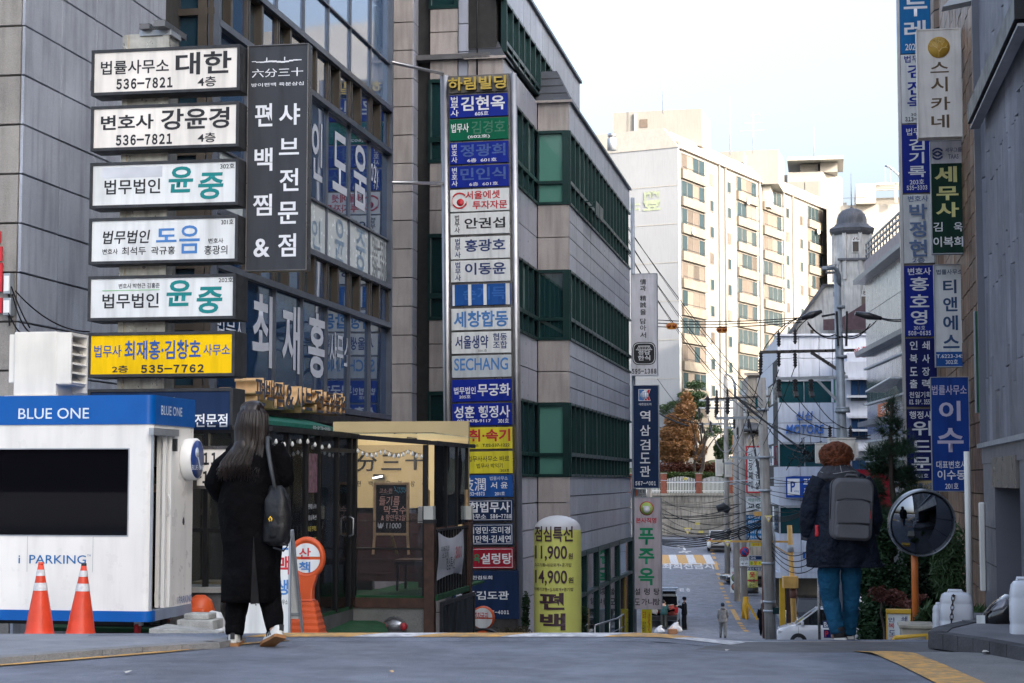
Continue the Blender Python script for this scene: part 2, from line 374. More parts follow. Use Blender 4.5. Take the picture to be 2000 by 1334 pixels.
# ---- markings of the far street
def farline(pts, wid, mat, name, dz=.012): strip(name, rsp(pts, 3), wid, mat, dz)
def fp(px, py):
 r = ray(px, py); lo, hi = 88.0, 164.0
 for _ in range(40):
  m = (lo + hi) / 2; z = CZ + r.z / r.y * m
  if z > g(m): lo = m
  else: hi = m
 return (r.x / r.y * lo, lo)
dash = [(1389.5, 1073, 1391, 1077), (1392, 1080, 1393, 1083), (1394, 1087, 1396, 1092), (1396, 1097, 1401, 1113), (1402, 1120, 1404, 1124), (1405, 1128, 1407, 1132), (1407, 1137, 1410, 1144), (1410, 1148, 1411, 1151), (1413, 1155, 1414, 1157),
  (1416, 1162, 1417, 1164), (1418, 1167, 1420, 1170), (1420, 1174, 1423, 1178), (1425, 1182, 1427, 1185), (1430, 1190, 1442, 1212), (1444, 1216, 1446, 1219), (1447, 1221, 1450, 1224), (1451, 1226, 1453, 1229), (1455, 1231, 1459, 1234)]
for a in dash:
 p, q = fp(a[0], a[3]), fp(a[2], a[3]); p = fp(a[0], a[1]); q = fp(a[2], a[3]); strip('yellow_dash', [q, p], .26, paint_y, .014)
# chequered hump
b1 = B(); b2 = B()
ya, yb = fp(1340, 1103)[1], fp(1340, 1084)[1]
xa, xb = fp(1286, 1094)[0] - .6, fp(1389, 1094)[0]
def fz(x, y): return g(y) + .016
b1.add([(xa, ya, g(ya) + .014), (xb + .2, ya, g(ya) + .014), (xb - .3, yb, g(yb) + .014), (xa, yb, g(yb) + .014)], [(0, 1, 2, 3)])
ob('chequered_hump', b1, paint_y, kind='structure')
for k in range(3):
 x = xa + 1.3 + k * 1.35
 b2.add([(x - .1, ya + .2, g(ya) + .03), (x + .5, ya + .2, g(ya) + .03), (x + 1.1, yb - .2, g(yb) + .03), (x + .5, yb - .2, g(yb) + .03)], [(0, 1, 2, 3)])
ob('hump_stripes', b2, paint_w, kind='structure')
def road_text(s, bx, name, bold=.05, mat=None):
 m, a, b_, c, d = tmesh(s, bold, 0); me = m.copy(); y0 = fp((bx[0] + bx[2]) / 2, bx[3])[1]; y1 = fp((bx[0] + bx[2]) / 2, bx[1])[1]; x0 = fp(bx[0], bx[3])[0]; x1 = fp(bx[2], bx[3])[0]
 for v in me.vertices:
  t = (v.co.y - c) / (d - c); y = y0 + (y1 - y0) * t; v.co = (x0 + (x1 - x0) * (v.co.x - a) / (b_ - a) + (y - y0) * .08, y, g(y) + .014)
 me.materials.clear(); me.materials.append(mat or paint_w); return ob(name, me, None, kind='structure')
road_text('좌회전금지', (1294, 1100, 1395, 1112), 'road_lettering')
road_text('ㅌㅎ', (1328, 1149, 1349, 1156), 'road_lettering')
# left-turn arrow
def fpoly(pts, name, mat):
 q = [fp(*p) for p in pts]; b = B(); b.add([(x, y, g(y) + .014) for x, y in q], [tuple(range(len(q)))]); return ob(name, b, mat, kind='structure')
fpoly([(1318, 1068), (1327, 1064.5), (1327, 1066.5), (1336, 1066.5), (1340, 1075), (1335.5, 1075), (1333, 1069), (1327, 1069), (1328, 1071)], 'turn_arrow', paint_w)
fpoly([(1325, 1078), (1350, 1076.5), (1350, 1078), (1326, 1080)], 'turn_cross', paint_w); fpoly([(1331, 1076), (1335, 1076), (1346, 1081), (1341, 1081)], 'turn_cross', paint_w)
# far pavement right with kerb
e = [(62, 11.8, 30), (85, 14.2, 30), (95, 14.4, 30), (120, 15.9, 34), (150, 18.6, 40)]
sheet(e, .12, concrete, 'pavement_far', kind='structure')
b = B()
for (y0, x0, _), (y1, x1, _) in zip(e, e[1:]):
 b.add([(x0, y0, g(y0) - .02), (x1, y1, g(y1) - .02), (x1, y1, g(y1) + .125), (x0, y0, g(y0) + .125)], [(0, 1, 2, 3)])
ob('kerb_far', b, concrete, kind='structure')
# ---------------------------------------------------------------- retaining wall, fence with brick piers at the end of the street
conc_wall = M_('retaining_concrete', (.3, .28, .24), .9, var=.3, scale=.5, bump=.5, bscale=20, stain=.55, speck=.1)
WD = 166.0
rw = Pl((0, WD, 0), 0)
zt = P(1340, 968, WD).z; zb = g(WD)
t = thing('retaining_wall', 'stained pale stone retaining wall at the end of the far street below the white fence', 'wall', rw)
ob('wall', B().box(-20, 60, .3, 1.5, zb - 1, zt + .0), conc_wall, t)
slab_grid(t, 'stone_block', rw, steps(5, 30, 1.25), lin(zb, zt, 6), conc_wall, .3, .05, .05, jit=.02)
ob('coping', B().box(-20, 60, .1, 1.6, zt, zt + .2), conc_wall, t)
brick = M_('brick_red', (.22, .07, .045), .85, var=.25, scale=5, bump=.4)
t = thing('fence', 'white picket railing between red brick piers on top of the stone retaining wall', 'fence', rw.off(0, .6, zt + .2))
fpl = rw.off(0, .6, zt + .2); H = 1.35
pier_px = [1232, 1296, 1365, 1425]
xs = [fpl.hit(p, 940)[0] for p in pier_px]
for x in xs: ob('brick_pier', B().box(x - .27, x + .27, -.2, .3, 0, H + .45), brick, t); ob('cap', B().box(x - .33, x + .33, -.26, .36, H + .45, H + .55), conc_wall, t)
for a, c in zip(xs, xs[1:]):
 ob('rail', B().box(a + .27, c - .27, 0, .05, .2, .27), white, t); ob('rail', B().box(a + .27, c - .27, 0, .05, H * .72, H * .72 + .07), white, t)
 n = 18
 for i in range(n):
  x = a + .4 + (c - a - .8) * i / (n - 1); hh = H * (1 + .16 * sin(PI * i / (n - 1)))
  ob('picket', B().box(-.026, .026, -.02, .0, .02, hh), white, t, fpl.off(x, 0, 0))
# planted bank above the wall
bank = M_('hedge_ground', (.035, .05, .02), .9, var=.4, scale=1)
b = B(); b.add([(-20, WD + 1.3, zt + .1), (60, WD + 1.3, zt + .1), (60, 186, zt + 3.5), (-20, 186, zt + 3.5), (60, 260, zt + 7), (-20, 260, zt + 7)], [(0, 1, 2, 3), (3, 2, 4, 5)])
ob('planted_bank', b, bank, kind='structure')
# ---------------------------------------------------------------- left: granite building
def z0(pl): return Pl((pl.O.x, pl.O.y, 0), pl.a)
gran = M_('granite_grey', (.33, .36, .42), .55, var=.14, scale=1.2, speck=.25, rnd=.07, stain=.35, bump=.12, bscale=90)
gran_t = M_('granite_tan', (.27, .255, .235), .7, var=.12, scale=2, speck=.3, rnd=.06, stain=.3, bump=.5, bscale=60)
joint = M_('joint_dark', (.035, .035, .035), .9, var=.1)
s1 = z0(side(34, 500, 21)); f1 = z0(front(34, 500, 21))
t = thing('granite_building', 'grey granite slab building at the far left edge behind the stacked law office signs', 'building', f1.off(0, 0, g(21)))
zc = [f1.hit(34, y)[1] for y in [628 - 96.3 * i for i in range(16)]]; zc = [zc[0] - .578 * k for k in range(9, 0, -1)] + zc
xs1 = [0] + [s1.hit(p, 300)[0] for p in (112, 180)] + [4.6]
ob('wall', B().box(-9, 0, .035, 6, zc[0], zc[-1]), joint, t, f1)
slab_grid(t, 'stone_slab', s1, [.0] + xs1[1:], zc, gran, 0, .034, .014)
slab_grid(t, 'stone_slab', f1, [-1.8, -.9, 0], zc, gran_t, .034, .034, .016)
# red vertical lettering strips and meter boxes
t2 = thing('red_sign', 'red letters on the granite corner, cut by the left edge of the photo', 'sign', f1.off(0, -.03, 0))
for y0, y1 in ((452, 475), (482, 510), (514, 570), (582, 612)):
 x_, z_ = f1.hit(6, y1, -.02); _, zz = f1.hit(3, y0, -.02); ob('letter', B().box(x_ - .12, x_ - .0 if y1 != 475 else x_ - .02, -.05, -.03, z_, zz), red, t2, f1)
for (bx, lb) in (((8, 534, 21, 574), 'upper grey meter box with coiled wires on the granite corner at the left edge'), ((7, 582, 22, 616), 'lower grey meter box under the other one on the granite corner')):
 x0, za, x1, zb_ = f1.box(bx, -.1); t2 = thing('meter_box', lb, 'meter box', f1.off((x0 + x1) / 2, -.04, za))
 ob('case', B().box(x0, x1, -.12, .0, za, zb_), galv, t2, f1, bevel=.006); ob('cover', B().box(x0 + .012, x1 - .012, -.13, -.12, za + .03, zb_ - .03), white, t2, f1); ob('conduit', B().tube([((x0 + x1) / 2, -.06, za), ((x0 + x1) / 2 + .01, -.05, za - .12)], .012), black, t2, f1)
def cable_pts(p, q, sag, n=14):
 p, q = Vector(p), Vector(q); return [p.lerp(q, i / n) - Vector((0, 0, sag * 4 * (i / n) * (1 - i / n))) for i in range(n + 1)]
def cable(p, q, sag, r, label, group=None, mat=None, name='cable', seg=5):
 o = ob(name, B().tube(cable_pts(p, q, sag), r, seg), mat or cblk, M=I4); return tag(o, label, 'cable', group)
for i, (a, c, s_) in enumerate([((22, 560), (58, 640), .03), ((24, 575), (62, 650), .1), ((16, 610), (48, 655), .05), ((30, 568), (175, 648), .12)]):
 cable(P(a[0], a[1], 20.9), P(c[0], c[1], 20.6), s_, .009, ('short black wire curling down from the upper meter box', 'black wire running from the upper meter box down right', 'short black wire under the lower meter box', 'long thin wire running from the meter boxes towards the booth roof')[i])
# ---------------------------------------------------------------- left: glass building
Pn = P(415, 500, 26.05)
s2 = z0(Pl(Pn, PI / 2 - PHI)); f2 = z0(Pl(Pn, -PHI))
mull = M_('mullion', (.10, .115, .145), .35, .5, var=.15, scale=3)
mull_b = M_('mullion_brown', (.075, .062, .05), .4, .4, var=.15, scale=3)
gblue = GL('glass_blue', dens=1.0, dark=(.012, .035, .09), ior=1.8, rough=.015, wob=.05)
gspan = GL('glass_spandrel', dens=1.0, dark=(.10, .16, .27), ior=2.7, rough=.05, wob=.05)
gteal = GL('glass_teal', dens=1.0, dark=(.012, .035, .055), ior=1.7, wob=.05)
room = M_('room_dark', (.02, .02, .022), .9, var=.2)
t = thing('glass_building', 'blue glass curtain wall law office building with white lettering on its windows', 'building', f2.off(0, 0, g(26)))
Sx = [s2.hit(p, 400)[0] for p in (759.5,)][0]; bay = 1.545; sx = [Sx - bay * i for i in range(7)][::-1]; sx = [0] + [x for x in sx if x > .4]
def zf_(py): return s2.hit(759.5, py)[1]
lv = {k: zf_(k) for k in (-560, -300, -190, -40, 124, 215, 298, 470, 561, 637, 816)}
ob('wall', B().box(.2, Sx, .12, 5, lv[816] - .4, 22), room, t, s2)
ob('wall', B().box(.2, Sx, .25, 5, g(30) - 1, lv[816] - .4), concrete_dk, t, s2)
def panes(za, zb_, mat, nm='glass_pane', y=0.03, inset=.025):
 for a, c in zip(sx, sx[1:]): ob(nm, B().box(a + inset, c - inset, y, y + .04, za + inset, zb_ - inset), mat, t, s2)
panes(lv[637] + .06, 22, gspan) if False else None
pitch = lv[215] - lv[561]
panes(lv[816], lv[637], gblue); panes(lv[470], lv[561] if False else lv[298], gblue)
wpanel = M_('window_film', (.50, .56, .58), .25, var=.06)
panes(lv[561], lv[470], wpanel, 'letter_panel'); panes(lv[215], lv[124], gspan, 'spandrel_panel'); panes(lv[124], lv[124] + 1.9, gspan, 'spandrel_panel'); panes(lv[124] + 1.9, lv[298] + pitch * 1.0 - 0, gspan, 'spandrel_panel') if lv[298] + pitch > lv[124] + 1.9 else None
for k in (1, 2): panes(lv[298] + pitch * k, lv[215] + pitch * (k + 1) - 1.0 + .0, gspan, 'spandrel_panel')
def wstrip(za, zb_):
 for i, (a, c) in enumerate(zip(sx, sx[1:])):
  m = a + (c - a) * .42; wd = ob('window', B().box(a + .03, a + .09, -.02, .1, za, zb_).box(c - .09, c - .03, -.02, .1, za, zb_).box(m - .05, m + .05, -.04, .1, za, zb_).box(a + .09, c - .09, -.02, .1, za, za + .07).box(a + .09, c - .09, -.02, .1, zb_ - .07, zb_), mull_b, t, s2)
  ob('pane', B().box(a + .09, m - .05, .085, .1, za + .07, zb_ - .07), gteal, wd, s2); ob('pane', B().box(m + .05, c - .09, .02, .04, za + .07, zb_ - .07), gblue, wd, s2)
wstrip(lv[561] - (lv[561] - lv[637]), lv[561]); wstrip(lv[298], lv[215]); wstrip(lv[298] + pitch, lv[215] + pitch)
fr = B()
for x in sx: fr.box(x - .018, x + .018, -.03, .05, lv[816] - .1, lv[637]); fr.box(x - .012, x + .012, -.012, .05, lv[561], 22)
fr.box(sx[-1] - .05, sx[-1] + .06, -.07, .1, lv[816] - .3, 22); fr.box(-.04, .06, -.07, .1, lv[816] - .3, 22)
for z in (lv[816], lv[637], lv[561], lv[298], lv[215], lv[298] + pitch, lv[215] + pitch): fr.box(0, Sx, -.08, .05, z - .05, z + .05)
for z in (lv[470], lv[124], lv[124] + 1.9): fr.box(0, Sx, -.02, .05, z - .015, z + .015)
ob('mullion_grid', fr, mull, t, s2)
ob('soffit', B().box(-.1, Sx + .1, -.25, .3, lv[816] - .28, lv[816] - .1), black, t, s2)
lt = M_('vinyl_white', (.50, .54, .62), .4, var=.03)
for s_, bx in (('도', (650, 262, 678, 376)), ('움', (691, 284, 716, 408)), ('인', (609, 236, 630, 352))): text(s_, lt, t, s2, bx, .02, .03)
text('02)', lt, t, s2, (724, 322, 738, 368), .02, .01)
tb = M_('vinyl_slate', (.16, .24, .34), .4, var=.03)
for s_, bx in (('인', (609, 428, 626, 486)), ('윤', (654, 428, 673, 514)), ('중', (695, 447, 714, 530))): text(s_, tb, t, s2, bx, .025, .02)
text('599-5301', M_('vinyl_grey', (.08, .09, .11), .4), t, s2, (727, 470, 756, 506), .025, .01); text('596-3900', MT['vinyl_grey'], t, s2, (727, 508, 756, 546), .025, .01)
for s_, bx in (('최', (493, 574, 532, 716)), ('재', (551, 595, 586, 728)), ('홍', (602, 612, 636, 738))): text(s_, lt, t, s2, bx, .02, .045)
text('사무소', lt, t, s2, (644, 652, 684, 722), .02, .02); text('법무사', lt, t, s2, (422, 622, 480, 658), .02, .02)
# its narrow front towards the camera
cols = [-2.4, f2.hit(240, 50)[0], f2.hit(262, 50)[0], f2.hit(398, 50)[0], 0]
ob('wall', B().box(-2.4, -.13, .14, 2, g(27) - 1, 22), room, t, f2)
fr = B()
for x, w_ in ((cols[1], .1), (cols[2], .1), (cols[3], .14), (-.05, .06)): fr.box(x - w_ / 2, x + w_ / 2, -.06, .1, g(27), 22)
zl = [f2.hit(300, y)[1] for y in (1000, 860, 760, 640, 520, 420, 300, 180, 28, -120, -300)]
for z in zl: fr.box(-2.4, 0, -.045, .1, z - .05, z + .05)
ob('mullion_grid', fr, mull_b, t, f2)
for a, c in zip(cols, cols[1:]):
 for za, zb_ in zip(zl, zl[1:]): ob('glass_pane', B().box(a + .02, c - .02, .05, .08, za + .02, zb_ - .02), gteal, t, f2)
# wooden channel letters along the restaurant front
wl = Pl(s2.M @ Vector((-1.9, -.55, 0)), s2.a)
tw = thing('wooden_letter_sign', 'pale wooden block letters mounted in a row above the green awning of the restaurant', 'sign', Pl(wl.hit and P(475, 790, wl.O.y + .0), wl.a))
lface = M_('letter_face', (.05, .055, .075), .5); wside = M_('letter_wood', (.62, .40, .2), .55, var=.15, scale=8)
for s_, bx in (('편', (478, 737, 498, 792)), ('백', (499, 742, 516, 796)), ('찜', (517, 746, 536, 800)), ('&', (538, 752, 555, 800)), ('샤', (557, 754, 575, 806)), ('브', (577, 758, 592, 802)), ('샤', (594, 760, 609, 808)), ('브', (610, 764, 624, 806)), ('전', (626, 770, 636, 808)), ('문', (637, 772, 646, 809)), ('점', (647, 774, 657, 810))):
 if s_ in '샤브' and bx[0] > 590: continue
 o = text(s_, lface, tw, wl, bx, -.0, .028, .16, sidemat=wside)
for s_, bx in (('전', (596, 762, 612, 808)), ('문', (614, 766, 632, 810)), ('점', (635, 770, 654, 812))): pass
text('전문점', lface, tw, wl, (598, 764, 656, 809), 0, .028, .14, sidemat=wside)
ob('mounting_rail', B().box(wl.hit(476, 770)[0], wl.hit(657, 790)[0], .17, .22, wl.hit(560, 790)[1] - .02, wl.hit(560, 790)[1] + .03), black, tw, wl)
# ---------------------------------------------------------------- left: mauve and green office building
D41 = 41.0
cP = lambda d: (.66 + .1743 * (d - 46))
x41 = cP(D41)
Oc = Vector((x41, D41, 0)); f3 = Pl(Oc, -PHI); s3 = Pl(Oc, PI / 2 - PHI)
mauve = M_('granite_mauve', (.34, .36, .43), .32, var=.12, scale=1.0, rnd=.1, stain=.25)
taupe = M_('granite_taupe', (.39, .35, .33), .6, var=.12, scale=1.4, speck=.2, rnd=.06, stain=.3, bump=.2, bscale=80)
green_f = M_('frame_green', (.006, .032, .031), .35, .2, var=.15, scale=2)
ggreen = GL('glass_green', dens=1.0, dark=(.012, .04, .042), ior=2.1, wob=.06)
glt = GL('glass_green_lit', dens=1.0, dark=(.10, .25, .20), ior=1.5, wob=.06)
slate_t = M_('slate_cap', (.05, .055, .065), .6, var=.2, scale=3, bump=.3)
t = thing('office_building', 'mauve granite office building with green framed window bands left of the street', 'building', f3.off(0, 0, g(41)))
def zE(py): return CZ + (937 - py) / 3500 * 46 * 1.0
# exact height from a photo row at the corner of the pier (px 1109, depth 46)
sE = s3.off((46 - D41) / cos(PHI) - 0, -.83, 0)     # E facade plane starts at its corner
EX = 0
def zE(py): return sE.hit(1111, py)[1]
F3 = zE(254) - zE(526 if False else 522)
zt_ = {k: zE(k) for k in (196, 254, 398, 526, 663, 786, 931, 1085)}
L = sE.hit(1231, 600)[0]
core = lambda a, b_, z1, z2, y=.14: B().box(a, b_, y, 9, z1, z2)
ob('wall', B().box(.3, (46 - D41) / cos(PHI) + L, .16, 9, g(41) - 3, zt_[196]), joint, t, s3)
ob('wall', B().box(.25, L, .12, .95, g(46) - 3, zt_[196]), joint, t, sE)
def clad(pl, x0, x1, za, zb_, mat, wx, n, nm='stone_slab', y=.1, t_=.03):
 slab_grid(t, nm, pl, steps(x0, x1, wx), lin(za, zb_, n), mat, y, t_ + .06, .016, jit=.0012)
def wband(pl, x0, x1, za, zb_, n, trans=.30, open_=None, gm=None):
 """one object per bay of the window band: frame with two panes"""
 dx = (x1 - x0) / n
 zt2 = za + (zb_ - za) * trans
 fm = B().box(0, .05, -.04, .1, za, zb_).box(0.05, dx, -.03, .1, za, za + .06).box(0.05, dx, -.03, .1, zb_ - .06, zb_).box(.05, dx, -.035, .1, zt2 - .05, zt2 + .05).mesh('window'); fm.materials.append(green_f)
 pu = B().box(.05, dx, .05, .07, zt2 + .05, zb_ - .06).mesh('pane'); pu.materials.append(gm or ggreen)
 plw = B().box(.05, dx, .05, .07, za + .06, zt2 - .05).mesh('pane'); plw.materials.append(gm or ggreen)
 pb2 = pu.copy(); pb2.materials.clear(); pb2.materials.append(M_('blind_pale', (.16, .22, .22), .35, rnd=.5, coat=.6)); rb = random.Random(int(za * 7) + n)
 for i in range(n):
  w_ = ob('window', fm, None, t, pl.off(x0 + dx * i, 0, 0)); ob('pane', pb2 if rb.random() < .22 else pu, None, w_, pl.off(x0 + dx * i, 0, 0))
  if open_ and i in open_:
   bb = B().box(.06, dx - .01, -.36, -.33, za + .1, zt2 - .1); ob('open_sash', bb, green_f, w_, pl.off(x0 + dx * i, 0, .02)); ob('stay', B().bar((.1, .05, zt2 - .1), (.1, -.34, zt2 - .1), .03), green_f, w_, pl.off(x0 + dx * i, 0, 0))
  else: ob('pane', plw, None, w_, pl.off(x0 + dx * i, 0, 0))
NB = 17
clad(sE, 0, L, zt_[254], zt_[196], mauve, 1.1, 1)
for a, b_, n in ((526, 398, 4), (786, 663, 4), (1085, 931, 4)): clad(sE, 0, L, zt_[a], zt_[b_], mauve, 1.45, n)
for a, b_, op in ((398, 254, (3, 4)), (663, 526, None), (931, 786, None)): wband(sE, 0, L, zt_[a], zt_[b_], NB, open_=op)
ob('coping', B().box(-.05, L + .05, -.06, .4, zt_[196], zt_[196] + .07), mull, t, sE)
# shop front on the ground floor
zgf = g(46) - .3
x_ = 0.0; xsf = [0.6, 3.0, 5.6, 8.2, 10.8, L]
for a, c in zip(xsf, xsf[1:]):
 w_ = ob('shop_window', B().box(a, a + .14, -.05, .12, g(60) + .2, zt_[1085]).box(c - .1, c, -.05, .12, g(60) + .2, zt_[1085]).box(a + .14, c - .1, -.04, .12, zt_[1085] - .12, zt_[1085]).box(a + .14, c - .1, -.04, .12, zt_[1085] - 1.2, zt_[1085] - 1.1), green_f, t, sE)
 ob('pane', B().box(a + .14, c - .1, .03, .05, g(60) + .3, zt_[1085] - 1.2), GL('glass_shop', dens=.55, dark=(.03, .05, .06), ior=1.6) if 'glass_shop' not in bpy.data.materials else bpy.data.materials['glass_shop'], w_, sE)
 ob('pane', B().box(a + .14, c - .1, .03, .05, zt_[1085] - 1.1, zt_[1085] - .12), bpy.data.materials['glass_shop'], w_, sE)
for s_, bx in (('푸', (1204, 1074, 1226, 1092)), ('주', (1204, 1106, 1226, 1130))): pass
# pier D, square to the camera
fD = Pl(sE.O, -PHI); wD = .83
def pier(fp_, x0, x1, name=''):
 for a, b_ in ((526, 398), (786, 663), (1085, 931), (254, 196)):
  n = 1 if b_ == 196 else 2 if a != 1085 else 3
  slab_grid(t, 'stone_slab', fp_, [x0, x1], lin(zt_[a], zt_[b_], n), taupe, .1, .1, .012)
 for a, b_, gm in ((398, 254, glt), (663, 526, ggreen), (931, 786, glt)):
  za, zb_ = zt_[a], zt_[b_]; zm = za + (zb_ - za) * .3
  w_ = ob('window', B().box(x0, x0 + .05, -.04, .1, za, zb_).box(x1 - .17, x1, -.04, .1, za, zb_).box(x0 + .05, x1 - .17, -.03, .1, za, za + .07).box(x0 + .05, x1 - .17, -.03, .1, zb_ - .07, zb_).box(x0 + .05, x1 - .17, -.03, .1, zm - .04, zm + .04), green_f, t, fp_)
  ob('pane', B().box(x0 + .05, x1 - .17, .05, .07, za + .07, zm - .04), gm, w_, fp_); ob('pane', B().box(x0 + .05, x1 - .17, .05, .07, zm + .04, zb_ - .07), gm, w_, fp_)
pier(fD, -wD, 0)
ob('wall', B().box(-wD, -.15, .11, .5, g(46) - 2, zt_[196]), joint, t, fD)
slab_grid(t, 'stone_slab', fD, [-wD, 0], lin(g(46) - .5, zt_[1085], 3), taupe, .1, .1, .012)
# C facade between the corner and pier D
Lc = (46 - D41) / cos(PHI)
clad(s3, 0, Lc, zt_[254], zt_[196], mauve, 1.2, 1)
for a, b_, n in ((526, 398, 2), (786, 663, 2), (1085, 931, 3)): clad(s3, 0, Lc, zt_[a], zt_[b_], mauve, 1.25, n)
for a, b_ in ((398, 254), (663, 526), (931, 786)): wband(s3, 0, Lc, zt_[a], zt_[b_], 6, gm=gteal)
slab_grid(t, 'stone_slab', s3, steps(0, Lc, 1.25), lin(g(41) - 1, zt_[1085], 3), mauve, .1, .09, .012)
# front of the building
a_, b2, c_, d_ = [f3.hit(p, 500)[0] for p in (700, 836, 893, 913)]
ztop = zt_[196] + 2.6
ob('wall', B().box(a_ - 2, -.2, .2, 5, g(41) - 1, ztop), joint, t, f3)
zr = []; z = g(41) - .2
while z < ztop: zr.append(z); z += .665
slab_grid(t, 'stone_slab', f3, [a_ - 2, a_ - .8, a_, a_ + (b2 - a_) * .82], zr, taupe, -.28, .05, .012)
slab_grid(t, 'stone_slab', Pl(f3.M @ Vector((a_ + (b2 - a_) * .82, -.33, 0)), s3.a), [0, .5], zr, mauve, .02, .03, .012)
ob('wall', B().box(a_ - 2, a_ + (b2 - a_) * .8, -.28, .2, g(41) - 1, ztop), joint, t, f3)
for k, (a, b_) in enumerate(((1085, 931), (786, 663), (526, 398), (254, 134))):
 pass
wz = [(f3.hit(850, b)[1], f3.hit(850, a)[1]) for a, b in ((-148, 17), (155, 318), (457, 625), (765, 930))]
prev = ztop
for lo, hi in wz:
 slab_grid(t, 'stone_slab', f3, [b2 + .02, c_], lin(hi, min(prev, ztop), 3 if prev - hi < 2.2 else 5), taupe, .1, .08, .012)
 zm = lo + (hi - lo) * .28
 if hi > lo:
  w_ = ob('window', B().box(b2, b2 + .05, -.0, .15, lo, hi).box(c_ - .1, c_, -.0, .15, lo, hi).box(b2 + .05, c_ - .1, 0, .15, lo, lo + .08).box(b2 + .05, c_ - .1, 0, .15, hi - .08, hi).box(b2 + .05, c_ - .1, 0, .15, zm - .06, zm + .06), green_f, t, f3)
  ob('pane', B().box(b2 + .05, c_ - .1, .07, .09, lo + .08, zm - .06), ggreen, w_, f3); ob('pane', B().box(b2 + .05, c_ - .1, .07, .09, zm + .06, hi - .08), ggreen, w_, f3)
 prev = lo
slab_grid(t, 'stone_slab', f3, [b2 + .02, c_], lin(g(41), prev, 5), taupe, .1, .08, .012)
slab_grid(t, 'stone_slab', f3, [c_, d_], zr, mauve, .1, .06, .012)
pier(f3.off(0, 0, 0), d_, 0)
slab_grid(t, 'stone_slab', f3, [d_, 0], lin(g(41), zt_[1085], 4), taupe, .1, .1, .012)
# set back top floor and the slate caps over the piers
zs = zt_[196] + .07; zu = s3.hit(1133, 163)[1]; Lu = s3.hit(1133, 200)[0]
ob('roof', B().box(-.1, Lu + 6, .3, 9, zs - .1, zs + .02), concrete_dk, t, s3)
ob('wall', B().box(.25, Lu, .2, 7, zs, zu), joint, t, s3)
zw1 = zs + (zu - zs) * .60
wband(s3, .3, Lu - .4, zs + .12, zw1, 15, trans=.18)
slab_grid(t, 'metal_panel', s3, steps(0, Lu, 1.0), [zw1, zu], mauve, .1, .09, .012)
ob('coping', B().box(-.05, Lu + .06, -.06, .4, zu, zu + .08), mull, t, s3)
for fr_, x0, x1, dz in ((fD, -wD, 0, 0), (f3, d_, 0, 0)):
 zc0 = zt_[196]; h = 1.0
 bb = B().add([(x0 - .05, -.06, zc0), (x1 + .05, -.06, zc0), (x1 + .05, 1.4, zc0), (x0 - .5, 1.4, zc0), (x0 - .25, .9, zc0 + h), (x1 - .45, .9, zc0 + h), (x1 - .45, 1.4, zc0 + h), (x0 - .5, 1.4, zc0 + h)],
  [(0, 1, 5, 4), (1, 2, 6, 5), (4, 5, 6, 7), (3, 0, 4, 7)])
 ob('slate_cap', bb, slate_t, t, fr_)
 for k in range(1, 4):
  q = k / 4; ob('slate_course', B().bar((x0 - .05 - .2 * q, -.06 + .96 * q - .01, zc0 + h * q), (x1 + .05 - .5 * q, -.06 + .96 * q - .01, zc0 + h * q), .03, .02), slate_t, t, fr_)
 ob('cap_flashing', B().box(x0 - .08, x1 + .08, -.1, .0, zc0 - .05, zc0 + .01), taupe, t, fr_)
ob('gutter_stack', B().tube([(d_ + .25, .1, zs + 3), (d_ + .22, .0, zs + 1.1), (d_ + .24, -.1, zs - 2.6)], .022), black, t, f3)
# ---------------------------------------------------------------- left: the stack of light boxes and the hanging signs
def lightbox(name, label, cat, pb, d, depth, face_m, texts=(), group=None, fmat=None, rim=.035, mk=None, ang=None, lean=0, bevel=.004):
 p0 = Pl(P(pb[0], pb[3], d), -PHI if ang is None else ang); x0, za, x1, zb_ = p0.box(pb); pl = p0.off((x0 + x1) / 2, 0, za)
 if lean: pl.M = pl.M @ Ro(lean, 4, 'Y'); pl.I = pl.M.inverted(); pl.off = lambda x=0, y=0, z=0: pl
 w_, h = x1 - x0, zb_ - za; t = thing(name, label, cat, pl, group=group); fmat = fmat or blackf
 ob('case', B().box(-w_ / 2, w_ / 2, .012, depth, 0, h), fmat, t, pl, bevel=bevel)
 b = B().box(-w_ / 2, w_ / 2, -.012, .012, 0, rim).box(-w_ / 2, w_ / 2, -.012, .012, h - rim, h).box(-w_ / 2, -w_ / 2 + rim, -.012, .012, rim, h - rim).box(w_ / 2 - rim, w_ / 2, -.012, .012, rim, h - rim)
 ob('rim', b, fmat, t, pl, bevel=bevel * .5)
 ob('face', B().box(-w_ / 2 + rim, w_ / 2 - rim, 0, .01, rim, h - rim), face_m, t, pl)
 for a in texts:
  s_, m, bx = a[:3]; kw = a[3] if len(a) > 3 else {}
  text(s_, m, t, pl, bx, kw.get('y', -.003), kw.get('bold', .02), kw.get('ext', 0), kw.get('shear', 0), sidemat=kw.get('sm'))
 if mk: mk(t, pl, w_, h)
 return t, pl, w_, h
GS = 'law office light boxes stacked on the steel post'
SD = 20.3
def bar_px(t, pl, px, m, y=-.003, name='band'):
 x0, za, x1, zb_ = pl.box(px, y); ob(name, B().box(x0, x1, y, y + .002, za, zb_), m, t, pl)
bd = {'bold': .045}; b3 = {'bold': .03}
lightbox('sign_box', 'white light box reading 대한 536-7821, topmost of the stacked signs', 'sign', (179, 92.5, 469, 182), SD, .3, f_warm,
 [('법률사무소', blk, (197, 117, 330, 144), b3), ('대한', blk, (343, 101, 452, 145), bd), ('536-7821', blk, (227, 152, 337, 173), b3), ('4층', blk, (386, 149, 422, 169), b3)], GS)
